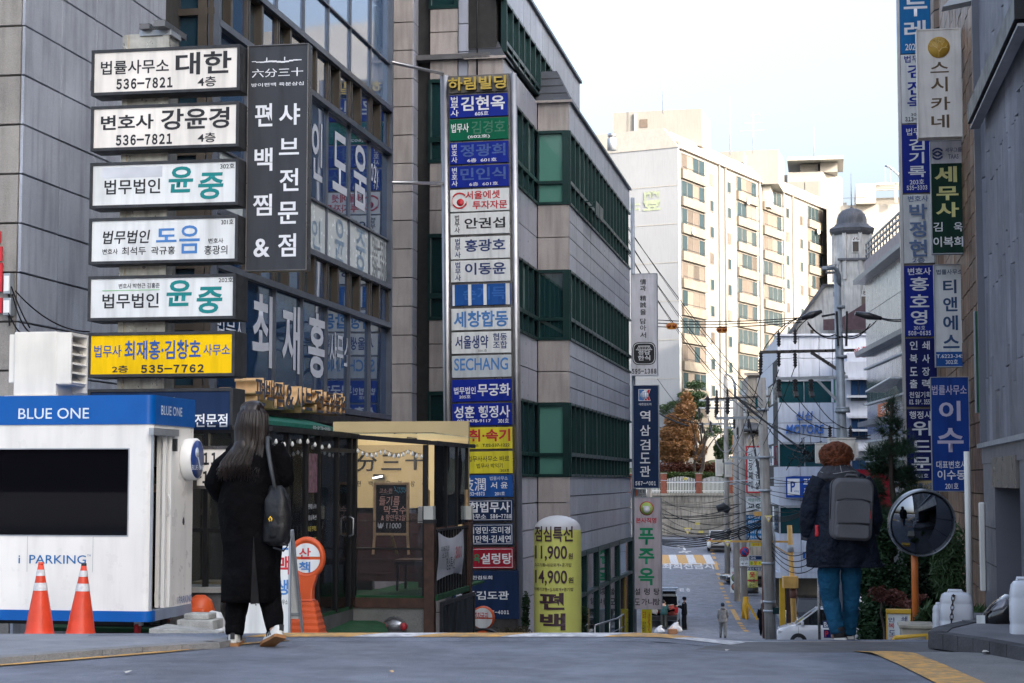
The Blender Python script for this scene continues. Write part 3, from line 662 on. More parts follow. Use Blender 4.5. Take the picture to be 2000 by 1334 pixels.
lightbox('sign_box', 'white light box reading 강윤경 536-7821, second from the top of the stacked signs', 'sign', (178, 203, 467, 291), SD, .3, f_warm,
 [('변호사', blk, (197, 224, 300, 253), bd), ('강윤경', blk, (314, 211, 448, 252), bd), ('536-7821', blk, (226, 262, 336, 283), b3), ('4층', blk, (386, 259, 421, 278), b3)], GS)
lightbox('sign_box', 'pale light box with teal lettering and 302호 in its corner', 'sign', (176, 314, 466, 404), SD, .3, f_white,
 [('302호', blk, (430, 319, 458, 329)), ('법무법인', blk, (204, 350, 313, 379), b3), ('윤', teal, (328, 325, 376, 376), {'bold': .05, 'shear': .06}), ('중', teal, (384, 337, 433, 389), {'bold': .05, 'shear': .12})], GS,
 mk=lambda t, pl, w_, h: bar_px(t, pl, (200, 326, 317, 347), M_('sticker', (.58, .6, .64), .4), -.002, 'blank_sticker'))
lightbox('sign_box', 'white light box with black brush lettering and a blue 도움, marked 301호', 'sign', (174, 423, 465, 514), SD, .3, f_white,
 [('301호', blk, (432, 428, 456, 438)), ('법무법인', blk, (199, 450, 290, 476), {'bold': .035, 'shear': .15}), ('도', lblu, (305, 446, 345, 473), {'bold': .06}), ('음', lblu, (350, 440, 390, 495), {'bold': .02}),
  ('변호사', blk, (200, 486, 230, 497)), ('최석두', blk, (238, 482, 285, 498)), ('곽규홍', blk, (295, 481, 342, 497)), ('변호사', blk, (407, 465, 436, 475)), ('홍광의', blk, (399, 479, 444, 497))], GS)
lightbox('sign_box', 'pale light box with teal lettering under a thin green line, marked 202호', 'sign', (172, 537, 461, 625), SD, .42, f_white,
 [('202호', blk, (427, 542, 455, 551)), ('변호사 박현근 김흥준', blk, (232, 553, 312, 563)), ('법무법인', blk, (200, 573, 310, 602), b3), ('윤', teal, (324, 547, 373, 598), {'bold': .05, 'shear': .06}), ('중', teal, (381, 560, 431, 612), {'bold': .05, 'shear': .12})], GS,
 mk=lambda t, pl, w_, h: bar_px(t, pl, (200, 566, 312, 567.6), M_('line_green', (.25, .5, .25), .4)))
lightbox('sign_box', 'bright yellow light box with blue names and 535-7762', 'sign', (172, 648, 459, 736), SD, .42, f_yel,
 [('법무사', blu, (184, 674, 237, 698), b3), ('최재홍·김창호', blu, (243, 664, 392, 702), {'bold': .04}), ('사무소', blu, (397, 672, 449, 694), b3), ('2층', blk, (219, 714, 250, 728), b3), ('535-7762', blk, (275, 712, 398, 728), b3)], GS)
lightbox('sign_box', 'black light box reading 전문점 behind the roof of the white booth', 'sign', (171, 759, 455, 848), SD, .42, f_navy,
 [('편백찜 &', wht, (262, 776, 373, 797), b3), ('전문점', wht, (380, 808, 444, 834), b3)], GS)
lightbox('sign_box', 'white light box reading 111 and -11 half hidden behind the booth and the woman', 'sign', (379, 871, 475, 955), 19.35, .12, f_warm,
 [('111', blk, (381, 884, 424, 908), {'bold': .03}), ('-11', blk, (377, 920, 424, 944), {'bold': .03})], GS, fmat=steel_dk)
# the post behind them
pp = front(286, 900, SD + .12); x0, _, x1, _ = pp.box((242, 70, 331, 90)); zt = pp.hit(286, 66)[1]
tin = M_('tin_cladding', (.45, .42, .36), .3, .65, var=.3, scale=6, stain=.5, bump=.3, bscale=8)
t = thing('sign_post', 'square tin clad post carrying the stacked law office signs', 'post', pp.off(0, 0, g(SD) - pp.O.z))
ob('post_cladding', B().box(x0, x1, 0, .3, g(SD) - pp.O.z, zt), tin, t, pp)
ob('edge_trim', B().box(x0 - .005, x0 + .06, -.02, .0, g(SD) - pp.O.z, zt - .02), tin, t, pp); ob('edge_trim', B().box(x1 - .075, x1 + .005, -.02, .0, g(SD) - pp.O.z, zt - .02), tin, t, pp)
ob('cap', B().box(x0 + .2, x1 + .03, -.03, .3, zt - .03, zt + .03), galv, t, pp)
ob('stay_beam', B().box(x1 - .12, x1 + .02, -.2, .5, zt + .03, zt + .1).box(x1 - .32, x1 - .2, -.12, .5, zt + .03, zt + .09), steel_dk, t, pp)
ob('wall_bracket', B().box(x0 - .45, x0, .1, .17, zt - .62, zt - .5), steel_dk, t, pp)
# tall charcoal sign
def brushline(t, pl, w_, h):
 x0, z_, x1, z1 = pl.box((492, 115, 589, 122), -.003); b = B()
 n = 12
 for i in range(n):
  a = x0 + (x1 - x0) * i / n; c = x0 + (x1 - x0) * (i + 1) / n; k = sin(PI * i / n); zz = (z_ + z1) / 2 - .006 * sin(i * 1.1) - .012 * sin(PI * i / n); b.box(a, c, -.004, -.002, zz - .004 - .006 * k, zz + .004 + .006 * k)
 for q in (.3, .66): xx = x0 + (x1 - x0) * q; b.box(xx - .006, xx + .006, -.004, -.002, (z_ + z1) / 2, z1 + .02)
 ob('brush_line', b, wht, t, pl)
lightbox('hanging_sign', 'tall charcoal sign with white vertical lettering 편백찜 & 샤브전문점', 'sign', (481.5, 87, 601, 529), SD - .1, .16, f_char,
 [('六分三十', wht, (492, 133, 592, 150), {'bold': .01}), ('방이편백 육분삼십', wht, (491, 161, 593, 168), {'bold': .02})] +
 [(s_, wht, bx, {'bold': .035}) for s_, bx in (('편', (498, 202, 532, 247)), ('백', (497, 289, 532, 334)), ('찜', (494, 379, 531, 421)), ('&', (495, 466, 527, 502)), ('샤', (545, 202, 586, 244)), ('브', (545, 270, 584, 302)), ('전', (546, 329, 583, 373)), ('문', (543, 394, 582, 437)), ('점', (543, 456, 578, 501)))],
 fmat=steel_dk, rim=.012, mk=brushline)
# ---------------------------------------------------------------- pillar of tenant signs
PD = 39.0
p0 = Pl(P(866, 1240, PD), -PHI); xl, _, xr, _ = p0.box((880, 1200, 1019, 1210))
pl = p0.off((xl + xr) / 2, 0, 0); pl.M = pl.M @ Ro(rad(-.75), 4, 'Y'); pl.I = pl.M.inverted()
pl.off = lambda x=0, y=0, z=0: Pl3(pl.M @ Tr((x, y, z)))
class Pl3(Pl):
 def __init__(s, M): s.M = M; s.I = M.inverted(); s.O = M.translation; s.a = 0
 def off(s, x=0, y=0, z=0): return Pl3(s.M @ Tr((x, y, z)))
pl = Pl3(pl.M)
t = thing('sign_pillar', 'tall steel sign pillar of stacked tenant signs headed 하림빌딩', 'sign pillar', pl)
xa = pl.hit(876, 160)[0]; xb = pl.hit(992, 160)[0]; zt = pl.hit(930, 145)[1]
ob('frame', B().box(xa - .02, xb + .03, .06, .36, -1.2, zt), steel_dk, t, pl, bevel=.01)
ob('post', B().tube([(xa - .11, .1, -1.2), (xa - .11, .1, zt + .02)], .1, 16), steel, t, pl); ob('post', B().tube([(xb + .09, .12, -1.2), (xb + .09, .12, zt + .0)], .085, 16), steel, t, pl)
hd = M_('head_stone', (.14, .13, .11), .3, var=.3, scale=4)
def panel(y0, y1, m, txs, label=None, border=None, xo=(0, 0)):
 zb_, za = pl.hit(935, y0)[1], pl.hit(935, y1)[1]; w0, w1 = xa + .01 + xo[0], xb - .01 + xo[1]
 p = ob('sign_panel', B().box(w0, w1, .0, .058, za, zb_), m, t, pl, label=label, bevel=.006)
 for a in txs:
  s_, mm, (u0, v0, u1, v1) = a[:3]; kw = a[3] if len(a) > 3 else {}
  W_, H_ = w1 - w0, zb_ - za; bx = (w0 + W_ * u0, zb_ - H_ * v1, w0 + W_ * u1, zb_ - H_ * v0)
  text(s_, mm, p, pl, bx, kw.get('y', -.004), kw.get('bold', .03), kw.get('ext', 0), px=False, sidemat=kw.get('sm'))
 if border:
  e = .025; b = B(); W2 = (w0 + e, w1 - e, za + e, zb_ - e)
  for q in ((W2[0], W2[1], W2[2], W2[2] + .01), (W2[0], W2[1], W2[3] - .01, W2[3]), (W2[0], W2[0] + .01, W2[2], W2[3]), (W2[1] - .01, W2[1], W2[2], W2[3])): b.box(q[0], q[1], -.004, 0, q[2], q[3])
  ob('border', b, border, p, pl)
 return p, w0, w1, za, zb_
gold = M_('gold_letter', (.5, .36, .08), .35, .4, var=.1)
panel(148, 180, hd, [('하림빌딩', gold, (.0, .1, .99, .9), {'bold': .05, 'ext': .08, 'y': -.03, 'sm': M_('gold_dark', (.12, .09, .03), .4)})], 'grey head plate with raised gold letters')
B4 = {'bold': .045}; ghost = M_('ghost_blue', (.05, .1, .3), .5, var=.3, scale=20); ghostg = M_('ghost_green', (.05, .17, .11), .5, var=.3, scale=20)
def occ(s_, m=wht): return (s_, m, (.03, .05, .17, .95), {'bold': .03})
panel(184, 228, f_blue, [('법\n무\n사', wht, (.02, .06, .16, .94)), ('김현옥', wht, (.2, .08, .95, .72), B4), ('605호', wht, (.44, .76, .67, .94))], 'blue panel reading 김현옥')
panel(231, 273, f_green, [('법무사', wht, (.03, .2, .33, .62)), ('김경호', ghostg, (.38, .12, .95, .72), {'bold': .02}), ('(602호)', wht, (.31, .76, .69, .94), {'bold': .04})], 'green panel with faded name')
panel(277, 319, f_blue, [('변\n호\n사', wht, (.03, .06, .13, .94), {'bold': .02}), ('정광희', ghost, (.18, .1, .95, .68), B4), ('6층  601호', wht, (.3, .76, .8, .94))], 'faded blue panel with peeled lettering, upper one')
panel(323, 365, f_blue, [('변\n호\n사', wht, (.03, .06, .13, .94), {'bold': .02}), ('민인식', ghost, (.18, .1, .95, .68), B4), ('6층  601호', wht, (.33, .78, .82, .95), {'bold': .01})], 'faded blue panel with peeled lettering, lower one')
p, w0, w1, za, zb_ = panel(369, 412, f_white, [('서울에셋', red, (.26, .08, .85, .46), B4), ('투자자문', red, (.38, .54, .97, .92), B4)], 'white panel with red lettering and round red emblem')
cx, cz, r = w0 + .16 * (w1 - w0), (za + zb_) / 2, .17 * (zb_ - za) * 2
b = B()
for k in range(20):
 a = rad(40 + 15.5 * k); b.bar((cx + r * cos(a), -.006, cz + r * sin(a)), (cx + r * cos(a + .3), -.006, cz + r * sin(a + .3)), .006, .035)
b.lathe([(0.0, -.003), (r * .5, -.003), (r * .5, 0.0)], (cx + .02, 0, cz - .04), 16, 'y'); ob('emblem', b, red, p, pl)
panel(415, 457, f_white, [('법\n무\n사', blk, (.07, .08, .16, .92)), ('안권섭', blk, (.24, .24, .93, .74), B4)], 'white panel reading 안권섭')
nb = M_('ink_navy', (.02, .04, .15), .5)
panel(462, 505, f_white, [('법\n무\n사', nb, (.07, .06, .17, .94)), ('홍광호', nb, (.24, .12, .93, .68), B4)], 'white panel reading 홍광호')
panel(508, 550, f_white, [('법\n무\n사', nb, (.07, .06, .17, .94)), ('이동윤', nb, (.24, .12, .93, .68), B4)], 'white panel reading 이동윤')
p, w0, w1, za, zb_ = panel(555, 596, f_mid, [('손지득', M_('ghost_mid', (.02, .12, .42), .5), (.2, .12, .92, .75), B4)], 'blue panel crossed by white vertical strips')
ob('masking_strips', B().box(w0 + .03, w0 + .08, -.006, -.001, za, zb_).box(w0 + .38, w0 + .45, -.006, -.001, za, zb_).box(w0 + .72, w0 + .79, -.006, -.001, za, zb_).box(w1 - .1, w1 - .01, -.006, -.001, za, zb_), f_white, p, pl)
panel(602, 644, f_white, [('세창합동', lblu, (.04, .12, .96, .88), {'bold': .055})], 'white panel reading 세창합동')
panel(648, 690, f_white, [('서울생약', nb, (.06, .16, .62, .78), B4), ('협동\n조합', nb, (.7, .08, .94, .8)), ('501호', blk, (.45, .82, .6, .93), {'bold': 0})], 'white panel reading 서울생약 협동조합')
panel(694, 737, face('sign_pale', (.5, .54, .56)), [('SECHANG', lblu, (.04, .12, .95, .68), {'bold': .03})], 'pale panel reading SECHANG')
panel(741, 784, f_blue, [('법무법인', wht, (.03, .33, .4, .66)), ('무궁화', wht, (.43, .2, .98, .76), B4), ('205호', wht, (.12, .7, .31, .85))], 'blue panel reading 무궁화')
panel(788, 831, f_blue, [('성훈 행정사', wht, (.03, .1, .97, .66), {'bold': .04}), ('02) 3478-9117', wht, (.08, .72, .65, .9)), ('301호', wht, (.77, .7, .95, .9))], 'blue panel reading 성훈 행정사')
panel(835, 877, f_lem, [('청취·속기', red, (.05, .08, .97, .66), {'bold': .06}), ('속기사무소', blk, (.15, .76, .44, .9)), ('T.02-537-1222', blk, (.5, .76, .96, .9))], 'yellow panel with heavy red lettering')
panel(882, 925, f_lem, [('법무사사무소 바로', blk, (.25, .2, .95, .46), {'bold': .01}), ('법무사 박익기', blk, (.4, .54, .84, .76), {'bold': .01}), ('203호', blk, (.8, .8, .95, .93))], 'yellow panel with black handwriting')
panel(928, 971, f_mid, [('技潤', wht, (.15, .12, .55, .72), {'bold': .01}), ('법률사무소', wht, (.62, .07, .92, .24), {'bold': 0}), ('서 윤', wht, (.63, .32, .92, .62)), ('952-6973', wht, (.25, .76, .53, .93)), ('201호', wht, (.7, .76, .87, .93))], 'mid blue panel with large 潤')
panel(976, 1018, f_navy, [('종합법무사', wht, (.1, .1, .95, .6), B4), ('사무소', wht, (.27, .66, .55, .9)), ('586-7788', wht, (.62, .68, .97, .88))], 'navy panel with rounded white border, upper one', wht)
panel(1023, 1065, f_navy, [('최영민·조미경', wht, (.25, .14, .95, .46)), ('임만혁·김세연', wht, (.25, .54, .96, .88))], 'navy panel of four names', wht)
panel(1070, 1111, f_red, [('푸주옥', grn, (.1, .3, .44, .72), B4), ('설렁탕', wht, (.45, .26, .97, .78), B4)], 'red panel reading 설렁탕', wht)
panel(1115, 1209, f_navy, [('대한검도회', wht, (.22, .1, .6, .18)), ('역삼검도관', wht, (.02, .42, .85, .6), B4), ('567-4001', wht, (.5, .82, .85, .9))], 'large dark blue bottom panel', xo=(-.02, .1))
for py, px in ((122, 762), (357, 762)):
 a = s2.M @ Vector((s2.hit(759.5, py)[0], -.05, s2.hit(759.5, py)[1])); 
 q = pl.hit(862, py + (20 if py < 200 else 0)); c = pl.M @ Vector((xa - .15, .1, q[1])); o = ob('stay_tube', B().tube([a, c], .035, 8), steel, t, M=I4)
# ---------------------------------------------------------------- hanging signs further down the left side
def vsign(label, pb, d, m, texts, mk=None, depth=.25, fm=None, rim=.02, group=None, name='hanging_sign'):
 return lightbox(name, label, 'sign', pb, d, depth, m, texts, group, fmat=fm or galv, rim=rim, mk=mk)
def chars(s_, m, cx, w_, y0, y1, gap=.25, bold=.04):
 n = len(s_); h = (y1 - y0) / (n + (n - 1) * gap); return [(c, m, (cx - w_ / 2, y0 + i * h * (1 + gap), cx + w_ / 2, y0 + i * h * (1 + gap) + h), {'bold': bold}) for i, c in enumerate(s_) if c != ' ']
def jd(t, pl, w_, h):
 x0, za, x1, zb_ = pl.box((1235, 668, 1281, 713), -.004); cx, cz = (x0 + x1) / 2, (za + zb_) / 2; a, c = (x1 - x0) / 2, (zb_ - za) / 2
 def rr(k): return [(cx + k * a * math.copysign(abs(cos(q)) ** .5, cos(q)), cz + k * c * math.copysign(abs(sin(q)) ** .5, sin(q))) for q in [2 * PI * i / 28 for i in range(28)]]
 ob('emblem_plate', B().poly(rr(1), -.006, -.002), blk, t, pl); ob('emblem_line', B().poly(rr(.93), -.008, -.006), wht, t, pl); ob('emblem_field', B().poly(rr(.88), -.010, -.008), blk, t, pl)
 b = B()
 for i in range(9):
  q = (i - 4) / 4; b.bar((cx + q * a * .45, -.012, cz + c * .62), (cx + q * a * .62, -.012, cz + c * .36), .012, .018)
 b.box(cx - a * .5, cx + a * .5, -.013, -.011, cz + c * .62, cz + c * .68); b.box(cx - a * .7, cx + a * .7, -.013, -.011, cz + c * .3, cz + c * .35); ob('roof_emblem', b, wht, t, pl)
 text('정담', wht, t, pl, (1246, 684, 1270, 693), -.012, .04); text('한식', wht, t, pl, (1246, 694, 1270, 704), -.012, .04)
vsign('grey hanging sign with small black vertical lettering and a round roof emblem, 595-1388', (1233, 534, 1284, 734), 60.5, f_grey,
 [(c, blk, (1250, y, 1262, y + 11), {'bold': .03}) for c, y in (('情', 545), ('과', 557.5), ('精', 577), ('誠', 590), ('을', 604), ('담', 622), ('아', 635), ('서', 649))] + [('595-1388', blk, (1234, 720, 1282, 730), b3)], jd)
def kd(t, pl, w_, h):
 x0, za, x1, zb_ = pl.box((1247, 760, 1271, 783), -.004); cx, cz = (x0 + x1) / 2, (za + zb_) / 2; W_ = x1 - x0; H_ = zb_ - za
 ob('emblem_white', B().poly([(x0, za), (x1, za), (x1 - W_ * .2, cz), (x1, zb_), (x0, zb_)], -.004, -.002), wht, t, pl)
 ob('emblem_blue', B().poly([(x0 + .02, za + .02), (cx - .02, za + .02), (cx - .02, zb_ - .02), (x0 + .02, zb_ - .02)], -.006, -.004), lblu, t, pl)
 ob('emblem_red', B().poly([(cx + .04, cz), (x1 - .1, za + .02), (x1 - .02, za + .02), (x1 - W_ * .22, cz), (x1 - .02, zb_ - .02), (x1 - .1, zb_ - .02)], -.006, -.004).poly([(cx, za + .02), (x1 - .12, za + .02), (cx + .02, cz - .02)], -.006, -.004), red, t, pl)
 b = B(); ob('emblem_globe', b.lathe([(0, -.01), (H_ * .34, -.01), (H_ * .34, -.006)], (cx - .01, 0, cz), 20, 'y'), wht, t, pl)
 b = B()
 for k in (-.5, 0, .5): b.box(cx - .01 + k * H_ * .4 - .006, cx - .01 + k * H_ * .4 + .006, -.013, -.01, cz - H_ * .28, cz + H_ * .28).box(cx - H_ * .3, cx + H_ * .27, -.013, -.01, cz + k * H_ * .36 - .005, cz + k * H_ * .36 + .005)
 ob('emblem_lines', b, lblu, t, pl)
vsign('dark navy hanging sign reading 역삼검도관 567-4001', (1236, 752, 1287, 954), 60.6, f_navy,
 [('대한검도회', wht, (1248, 787, 1272, 792), {'bold': .02}), ('567-4001', wht, (1241, 940, 1281, 948), {'bold': .02})] + [(c, wht, (1250, y, 1270, y + 21), {'bold': .025}) for c, y in (('역', 802), ('삼', 830), ('검', 858), ('도', 884), ('관', 910))], kd)
def pj(t, pl, w_, h):
 x0, za, x1, zb_ = pl.box((1247, 977, 1279, 1009), -.004); cx, cz, r = (x0 + x1) / 2, (za + zb_) / 2, (x1 - x0) / 2
 # a plain round emblem stands where the shop's painted figure is
 ob('emblem_ring', B().lathe([(0, -.006), (r * .86, -.006), (r * .86, -.002)], (cx, 0, cz), 24, 'y'), red, t, pl); ob('emblem_field', B().lathe([(0, -.009), (r * .76, -.009), (r * .76, -.006)], (cx, 0, cz), 24, 'y'), M_('ink_lime', (.35, .5, .12), .5), t, pl)
 ob('emblem_bowl', B().lathe([(0, -.012), (r * .4, -.012), (r * .4, -.009)], (cx, 0, cz - .03), 20, 'y').box(cx - r * .45, cx + r * .45, -.012, -.009, cz + r * .1, cz + r * .3), wht, t, pl)
vsign('pale pink grey hanging sign with big green brush letters 푸주옥 and 설렁탕 도가니탕', (1239, 971, 1292, 1190), 58.5, face('sign_pinkgrey', (.47, .42, .45)),
 [('본사직영', red, (1242, 1011, 1282, 1022), {'bold': .05})] + [(c, grn, (1247, y, 1278, y + h), {'bold': .06}) for c, y, h in (('푸', 1031, 33), ('주', 1071, 31), ('옥', 1109, 34))] +
 [(c, blk, (x, y, x + 11, y + 13), {'bold': .03}) for c, x, y in (('설', 1239.5, 1149), ('렁', 1258, 1149), ('탕', 1277, 1149), ('도', 1239, 1169), ('가', 1253, 1169), ('니', 1266, 1169), ('탕', 1278, 1169))], pj)
for px_, lb in ((1240, 'grey steel pole holding the hanging signs at the end of the office building'),):
 p = front(1238, 900, 60.9); tt = ob('sign_pole', B().tube([(0, 0, g(60) - p.O.z), (0, 0, 9)], .07, 10), galv, pl=p); tag(tt, lb, 'pole')
# big lemon inflatable column
p = front(1083, 1240, 33.0); gz = g(33)
x0, _, x1, _ = p.box((1036, 1150, 1129, 1160)); r = (x1 - x0) / 2; cx = (x0 + x1) / 2; zt = p.hit(1083, 1007)[1]
pi_ = p.off(cx, r, gz - p.O.z); Hh = P(1083, 1007, 33.2).z - gz
t = thing('inflatable_column', 'yellow inflatable advertising column with a white dome top and brown menu prices', 'inflatable', pi_)
lem2 = M_('vinyl_lemon', (.8, .8, .2), .4, var=.05, scale=2, bump=.15, bscale=4)
dh = .26; hb = Hh - dh
ob('body', B().lathe([(r * .97, 0)] + [(r * (1 + .006 * sin(k * 2.1)), hb * k / 16) for k in range(1, 16)] + [(r * .985, hb)], seg=36, cap=False), lem2, t, pi_)
wv = M_('vinyl_white_top', (.62, .62, .62), .4, var=.04, bump=.15, bscale=6)
ob('dome', B().lathe([(r * .985 * cos(a) if a < 1.5 else .001, hb + dh * sin(a)) for a in [i * PI / 16 for i in range(9)]], seg=36, cap=False), wv, t, pi_)
def wrap_text(s_, m, bx, bold=.04):
 m0, a, b_, c, d = tmesh(s_, bold, 0); me = m0.copy()
 fpz = pi_.turn(0, -r, 0, 0); x0, za, x1, zb_ = fpz.box(bx)
 # subdivide so that the print follows the round body
 import bmesh
 bm = bmesh.new(); bm.from_mesh(me); bmesh.ops.subdivide_edges(bm, edges=[e for e in bm.edges if e.calc_length() > .25], cuts=2); bmesh.ops.triangulate(bm, faces=bm.faces); bm.to_mesh(me); bm.free()
 for v in me.vertices:
  X = x0 + (x1 - x0) * (v.co.x - a) / (b_ - a); Z = za + (zb_ - za) * (v.co.y - c) / (d - c)
  X = max(-r * .999, min(r * .999, X)); th = math.asin(X / (r + .012)); v.co = ((r + .012) * sin(th), -(r + .012) * cos(th), Z)
 me.materials.clear(); me.materials.append(m); ob('lettering', me, None, t, pi_)
wrap_text('점심특선', mar, (1041, 1028, 1117, 1058)); wrap_text('11,900', mar, (1042, 1066, 1107, 1096), .03); wrap_text('원', mar, (1109, 1081, 1117, 1092))
wrap_text('소고기찜+된장찌개+공기밥', mar, (1040, 1100, 1115, 1107), .02); wrap_text('14,900', mar, (1042, 1114, 1107, 1144), .03); wrap_text('원', mar, (1109, 1128, 1118, 1139)); wrap_text('이베리코찜+김치찌개+공기밥', mar, (1040, 1148, 1118, 1155), .02)
wrap_text('편', mar, (1052, 1158, 1102, 1191), .06); wrap_text('백', mar, (1053, 1198, 1104, 1231), .06); wrap_text('찜', mar, (1053, 1237, 1104, 1270), .06)
# ---------------------------------------------------------------- foliage
def leafmat(name, col, var=.5, rough=.6, sheenc=0):
 m = M_(name, col, rough, var=var, scale=2.5); N = m.node_tree.nodes; L = m.node_tree.links; p = N['Principled BSDF']
 tr = N.new('ShaderNodeBsdfTranslucent'); tr.inputs[0].default_value = (col[0] * 1.3, col[1] * 1.5, col[2], 1); mx = N.new('ShaderNodeMixShader'); mx.inputs[0].default_value = .25
 L.new(p.outputs[0], mx.inputs[1]); L.new(tr.outputs[0], mx.inputs[2]); L.new(mx.outputs[0], N['Material Output'].inputs[0]); return m
def leaves(clumps, n, size, kind='leaf', seed=1, aspect=.5):
 """many small leaf faces scattered in ellipsoid clumps: (x,y,z,rx,ry,rz)"""
 rnd = random.Random(seed); V = []; Fc = []; tot = sum(c[3] * c[4] * c[5] for c in clumps) or 1
 for c in clumps:
  k = max(8, int(n * c[3] * c[4] * c[5] / tot))
  for _ in range(k):
   d = Vector((rnd.gauss(0, 1), rnd.gauss(0, 1), rnd.gauss(0, 1))).normalized() * (rnd.random() ** .45)
   p = Vector((c[0] + d.x * c[3], c[1] + d.y * c[4], c[2] + d.z * c[5])); s = size * rnd.uniform(.6, 1.4)
   a = Vector((rnd.gauss(0, 1), rnd.gauss(0, 1), rnd.gauss(0, .6))).normalized()
   if kind == 'needle': a = (d * 1.2 + Vector((rnd.gauss(0, .5), rnd.gauss(0, .5), rnd.gauss(0.3, .5)))).normalized()
   if kind == 'blade': a = Vector((rnd.gauss(0, .6), rnd.gauss(0, .6), rnd.gauss(.2, .7))).normalized()
   b_ = a.cross(Vector((rnd.gauss(0, 1), rnd.gauss(0, 1), rnd.gauss(0, 1)))).normalized() * s * aspect
   i = len(V); a = a * s
   V += [p - a * .5, p + b_ * .5, p + a * .5, p - b_ * .5]; Fc.append((i, i + 1, i + 2, i + 3))
 b = B(); b.v = [tuple(v) for v in V]; b.f = [list(f) for f in Fc]; b.sm = [False] * len(Fc); return b
def tufts(clumps, n, L, seed=1, blades=14, wid=.006):
 """pine like tufts of needles"""
 rnd = random.Random(seed); b = B(); tot = sum(c[3] * c[4] * c[5] for c in clumps)
 for c in clumps:
  k = max(3, int(n * c[3] * c[4] * c[5] / tot))
  for _ in range(k):
   d = Vector((rnd.gauss(0, 1), rnd.gauss(0, 1), rnd.gauss(0, 1))).normalized() * rnd.random() ** .4; p = Vector((c[0] + d.x * c[3], c[1] + d.y * c[4], c[2] + d.z * c[5])); ax = (d + Vector((rnd.gauss(0, .3), rnd.gauss(0, .3), .5 + rnd.gauss(0, .2)))).normalized()
   for _ in range(blades):
    v = (ax + Vector((rnd.gauss(0, .55), rnd.gauss(0, .55), rnd.gauss(0, .55)))).normalized() * L * rnd.uniform(.7, 1.2); s = v.cross(Vector((rnd.gauss(0, 1), rnd.gauss(0, 1), 1))).normalized() * wid
    i = len(b.v); b.v += [tuple(p - s), tuple(p + s), tuple(p + v)]; b.f.append([i, i + 1, i + 2]); b.sm.append(False)
 return b
bark = M_('bark', (.06, .045, .035), .9, var=.35, scale=6, bump=.8, bscale=20)
def limb(b, p, q, r0, r1, wob=.08, seed=0):
 rnd = random.Random(seed); p, q = Vector(p), Vector(q); n = 6; L = (q - p).length
 pts = [p.lerp(q, i / n) + (Vector((rnd.gauss(0, 1), rnd.gauss(0, 1), rnd.gauss(0, .3))) * wob * L / 3 if 0 < i < n else Vector()) for i in range(n + 1)]
 b.tube(pts, [r0 + (r1 - r0) * i / n for i in range(n + 1)], 7); return b
def tree(name, label, M, trunk, limbs, clumps, n, size, mat, group=None, kind='leaf', cat='tree', aspect=.5, seed=3, bk=None):
 t = thing(name, label, cat, M=M, group=group); b = B(); limb(b, *trunk, seed=seed); ob('trunk', b, bk or bark, t)
 for i, l in enumerate(limbs): b = B(); limb(b, *l, seed=seed + i); ob('limb', b, bk or bark, t)
 ob('crown', leaves(clumps, n, size, kind, seed, aspect), mat, t); return t
# ---------------------------------------------------------------- parking booth
pb = front(291, 1215, 18.0); ps = Pl(pb.O, PI / 2 - PHI); BD = ps.hit(376, 1000)[0]
zz = lambda py: pb.hit(200, py)[1]
bw = M_('booth_white', (.76, .75, .72), .3, var=.06, scale=1.5, stain=.13); bb_ = M_('booth_blue', (.0, .09, .36), .35, var=.08); bg_ = M_('booth_base_grey', (.2, .25, .33), .45, var=.15)
t = thing('parking_booth', 'white parking attendant booth with blue roof band BLUE ONE and dark window', 'booth', pb)
R_ = .07
def plan(x0, r=R_, e=0): 
 c = [(x0, -e), (-r, -e)] + [(-r + (r + e) * sin(a), r - (r + e) * cos(a)) for a in [PI / 2 * i / 6 for i in range(1, 7)]]
 return c
zT, zB1, zB0, w0_, w1_ = zz(772), zz(829), zz(1193), zz(1048), zz(875)
xw = pb.hit(252, 960)[0]; d0, d1, d2 = [ps.hit(p, 1000)[0] for p in (297, 321, 332)]
dz0, dz1 = zz(1191), zz(850)
X0 = -2.3
wl_ = B()
wl_.polyz(plan(xw) + [(-.04, d0), (-.06, d0), (-.06, .08), (xw, .08)], zB0, zB1)
wl_.box(X0, xw, 0, .05, zB0, w0_); wl_.box(X0, xw, 0, .05, w1_, zB1)
wl_.box(-.05, 0, d2, BD, zB0, zB1); wl_.box(-.05, 0, d0, d2, dz1, zB1).box(X0, X0 + .05, .05, BD, zB0, zB1).box(X0, -.05, BD - .05, BD, zB0, zB1)
ob('wall', wl_, bw, t, pb)
ob('floor', B().box(X0, -.02, .05, BD, zB0 - .08, zB0 - .02), black, t, pb)
ob('roof_band', B().polyz(plan(X0, R_, .012) + [(.012, BD + .01), (X0, BD + .01)], zB1, zT), bb_, t, pb)
ob('base_band', B().polyz(plan(X0, R_, .01) + [(.01, .14), (X0, .14)], 0, zB0), bb_, t, pb)
ob('base_band', B().box(-.1, .008, .142, BD, .0, zB0 + .0), bg_, t, pb)
ob('window_pane', B().box(X0, xw - .012, .03, .04, w0_ + .012, w1_ - .012), GL('booth_glass', dens=.97, dark=(.004, .004, .006), ior=1.28), t, pb)
ob('window_frame', B().box(X0, xw, -.004, .02, w1_ - .012, w1_).box(X0, xw, -.004, .02, w0_, w0_ + .012).box(xw - .012, xw, -.004, .02, w0_ + .012, w1_ - .012), galv, t, pb)
for p_ in (53, 181): x_ = pb.hit(p_, 1100)[0]; ob('panel_joint', B().box(x_ - .002, x_ + .002, -.0015, .01, zz(1118), w0_), galv, t, pb)
ob('door_jamb', B().box(-.06, .01, d0 - .012, d0, dz0, dz1), galv, t, pb)
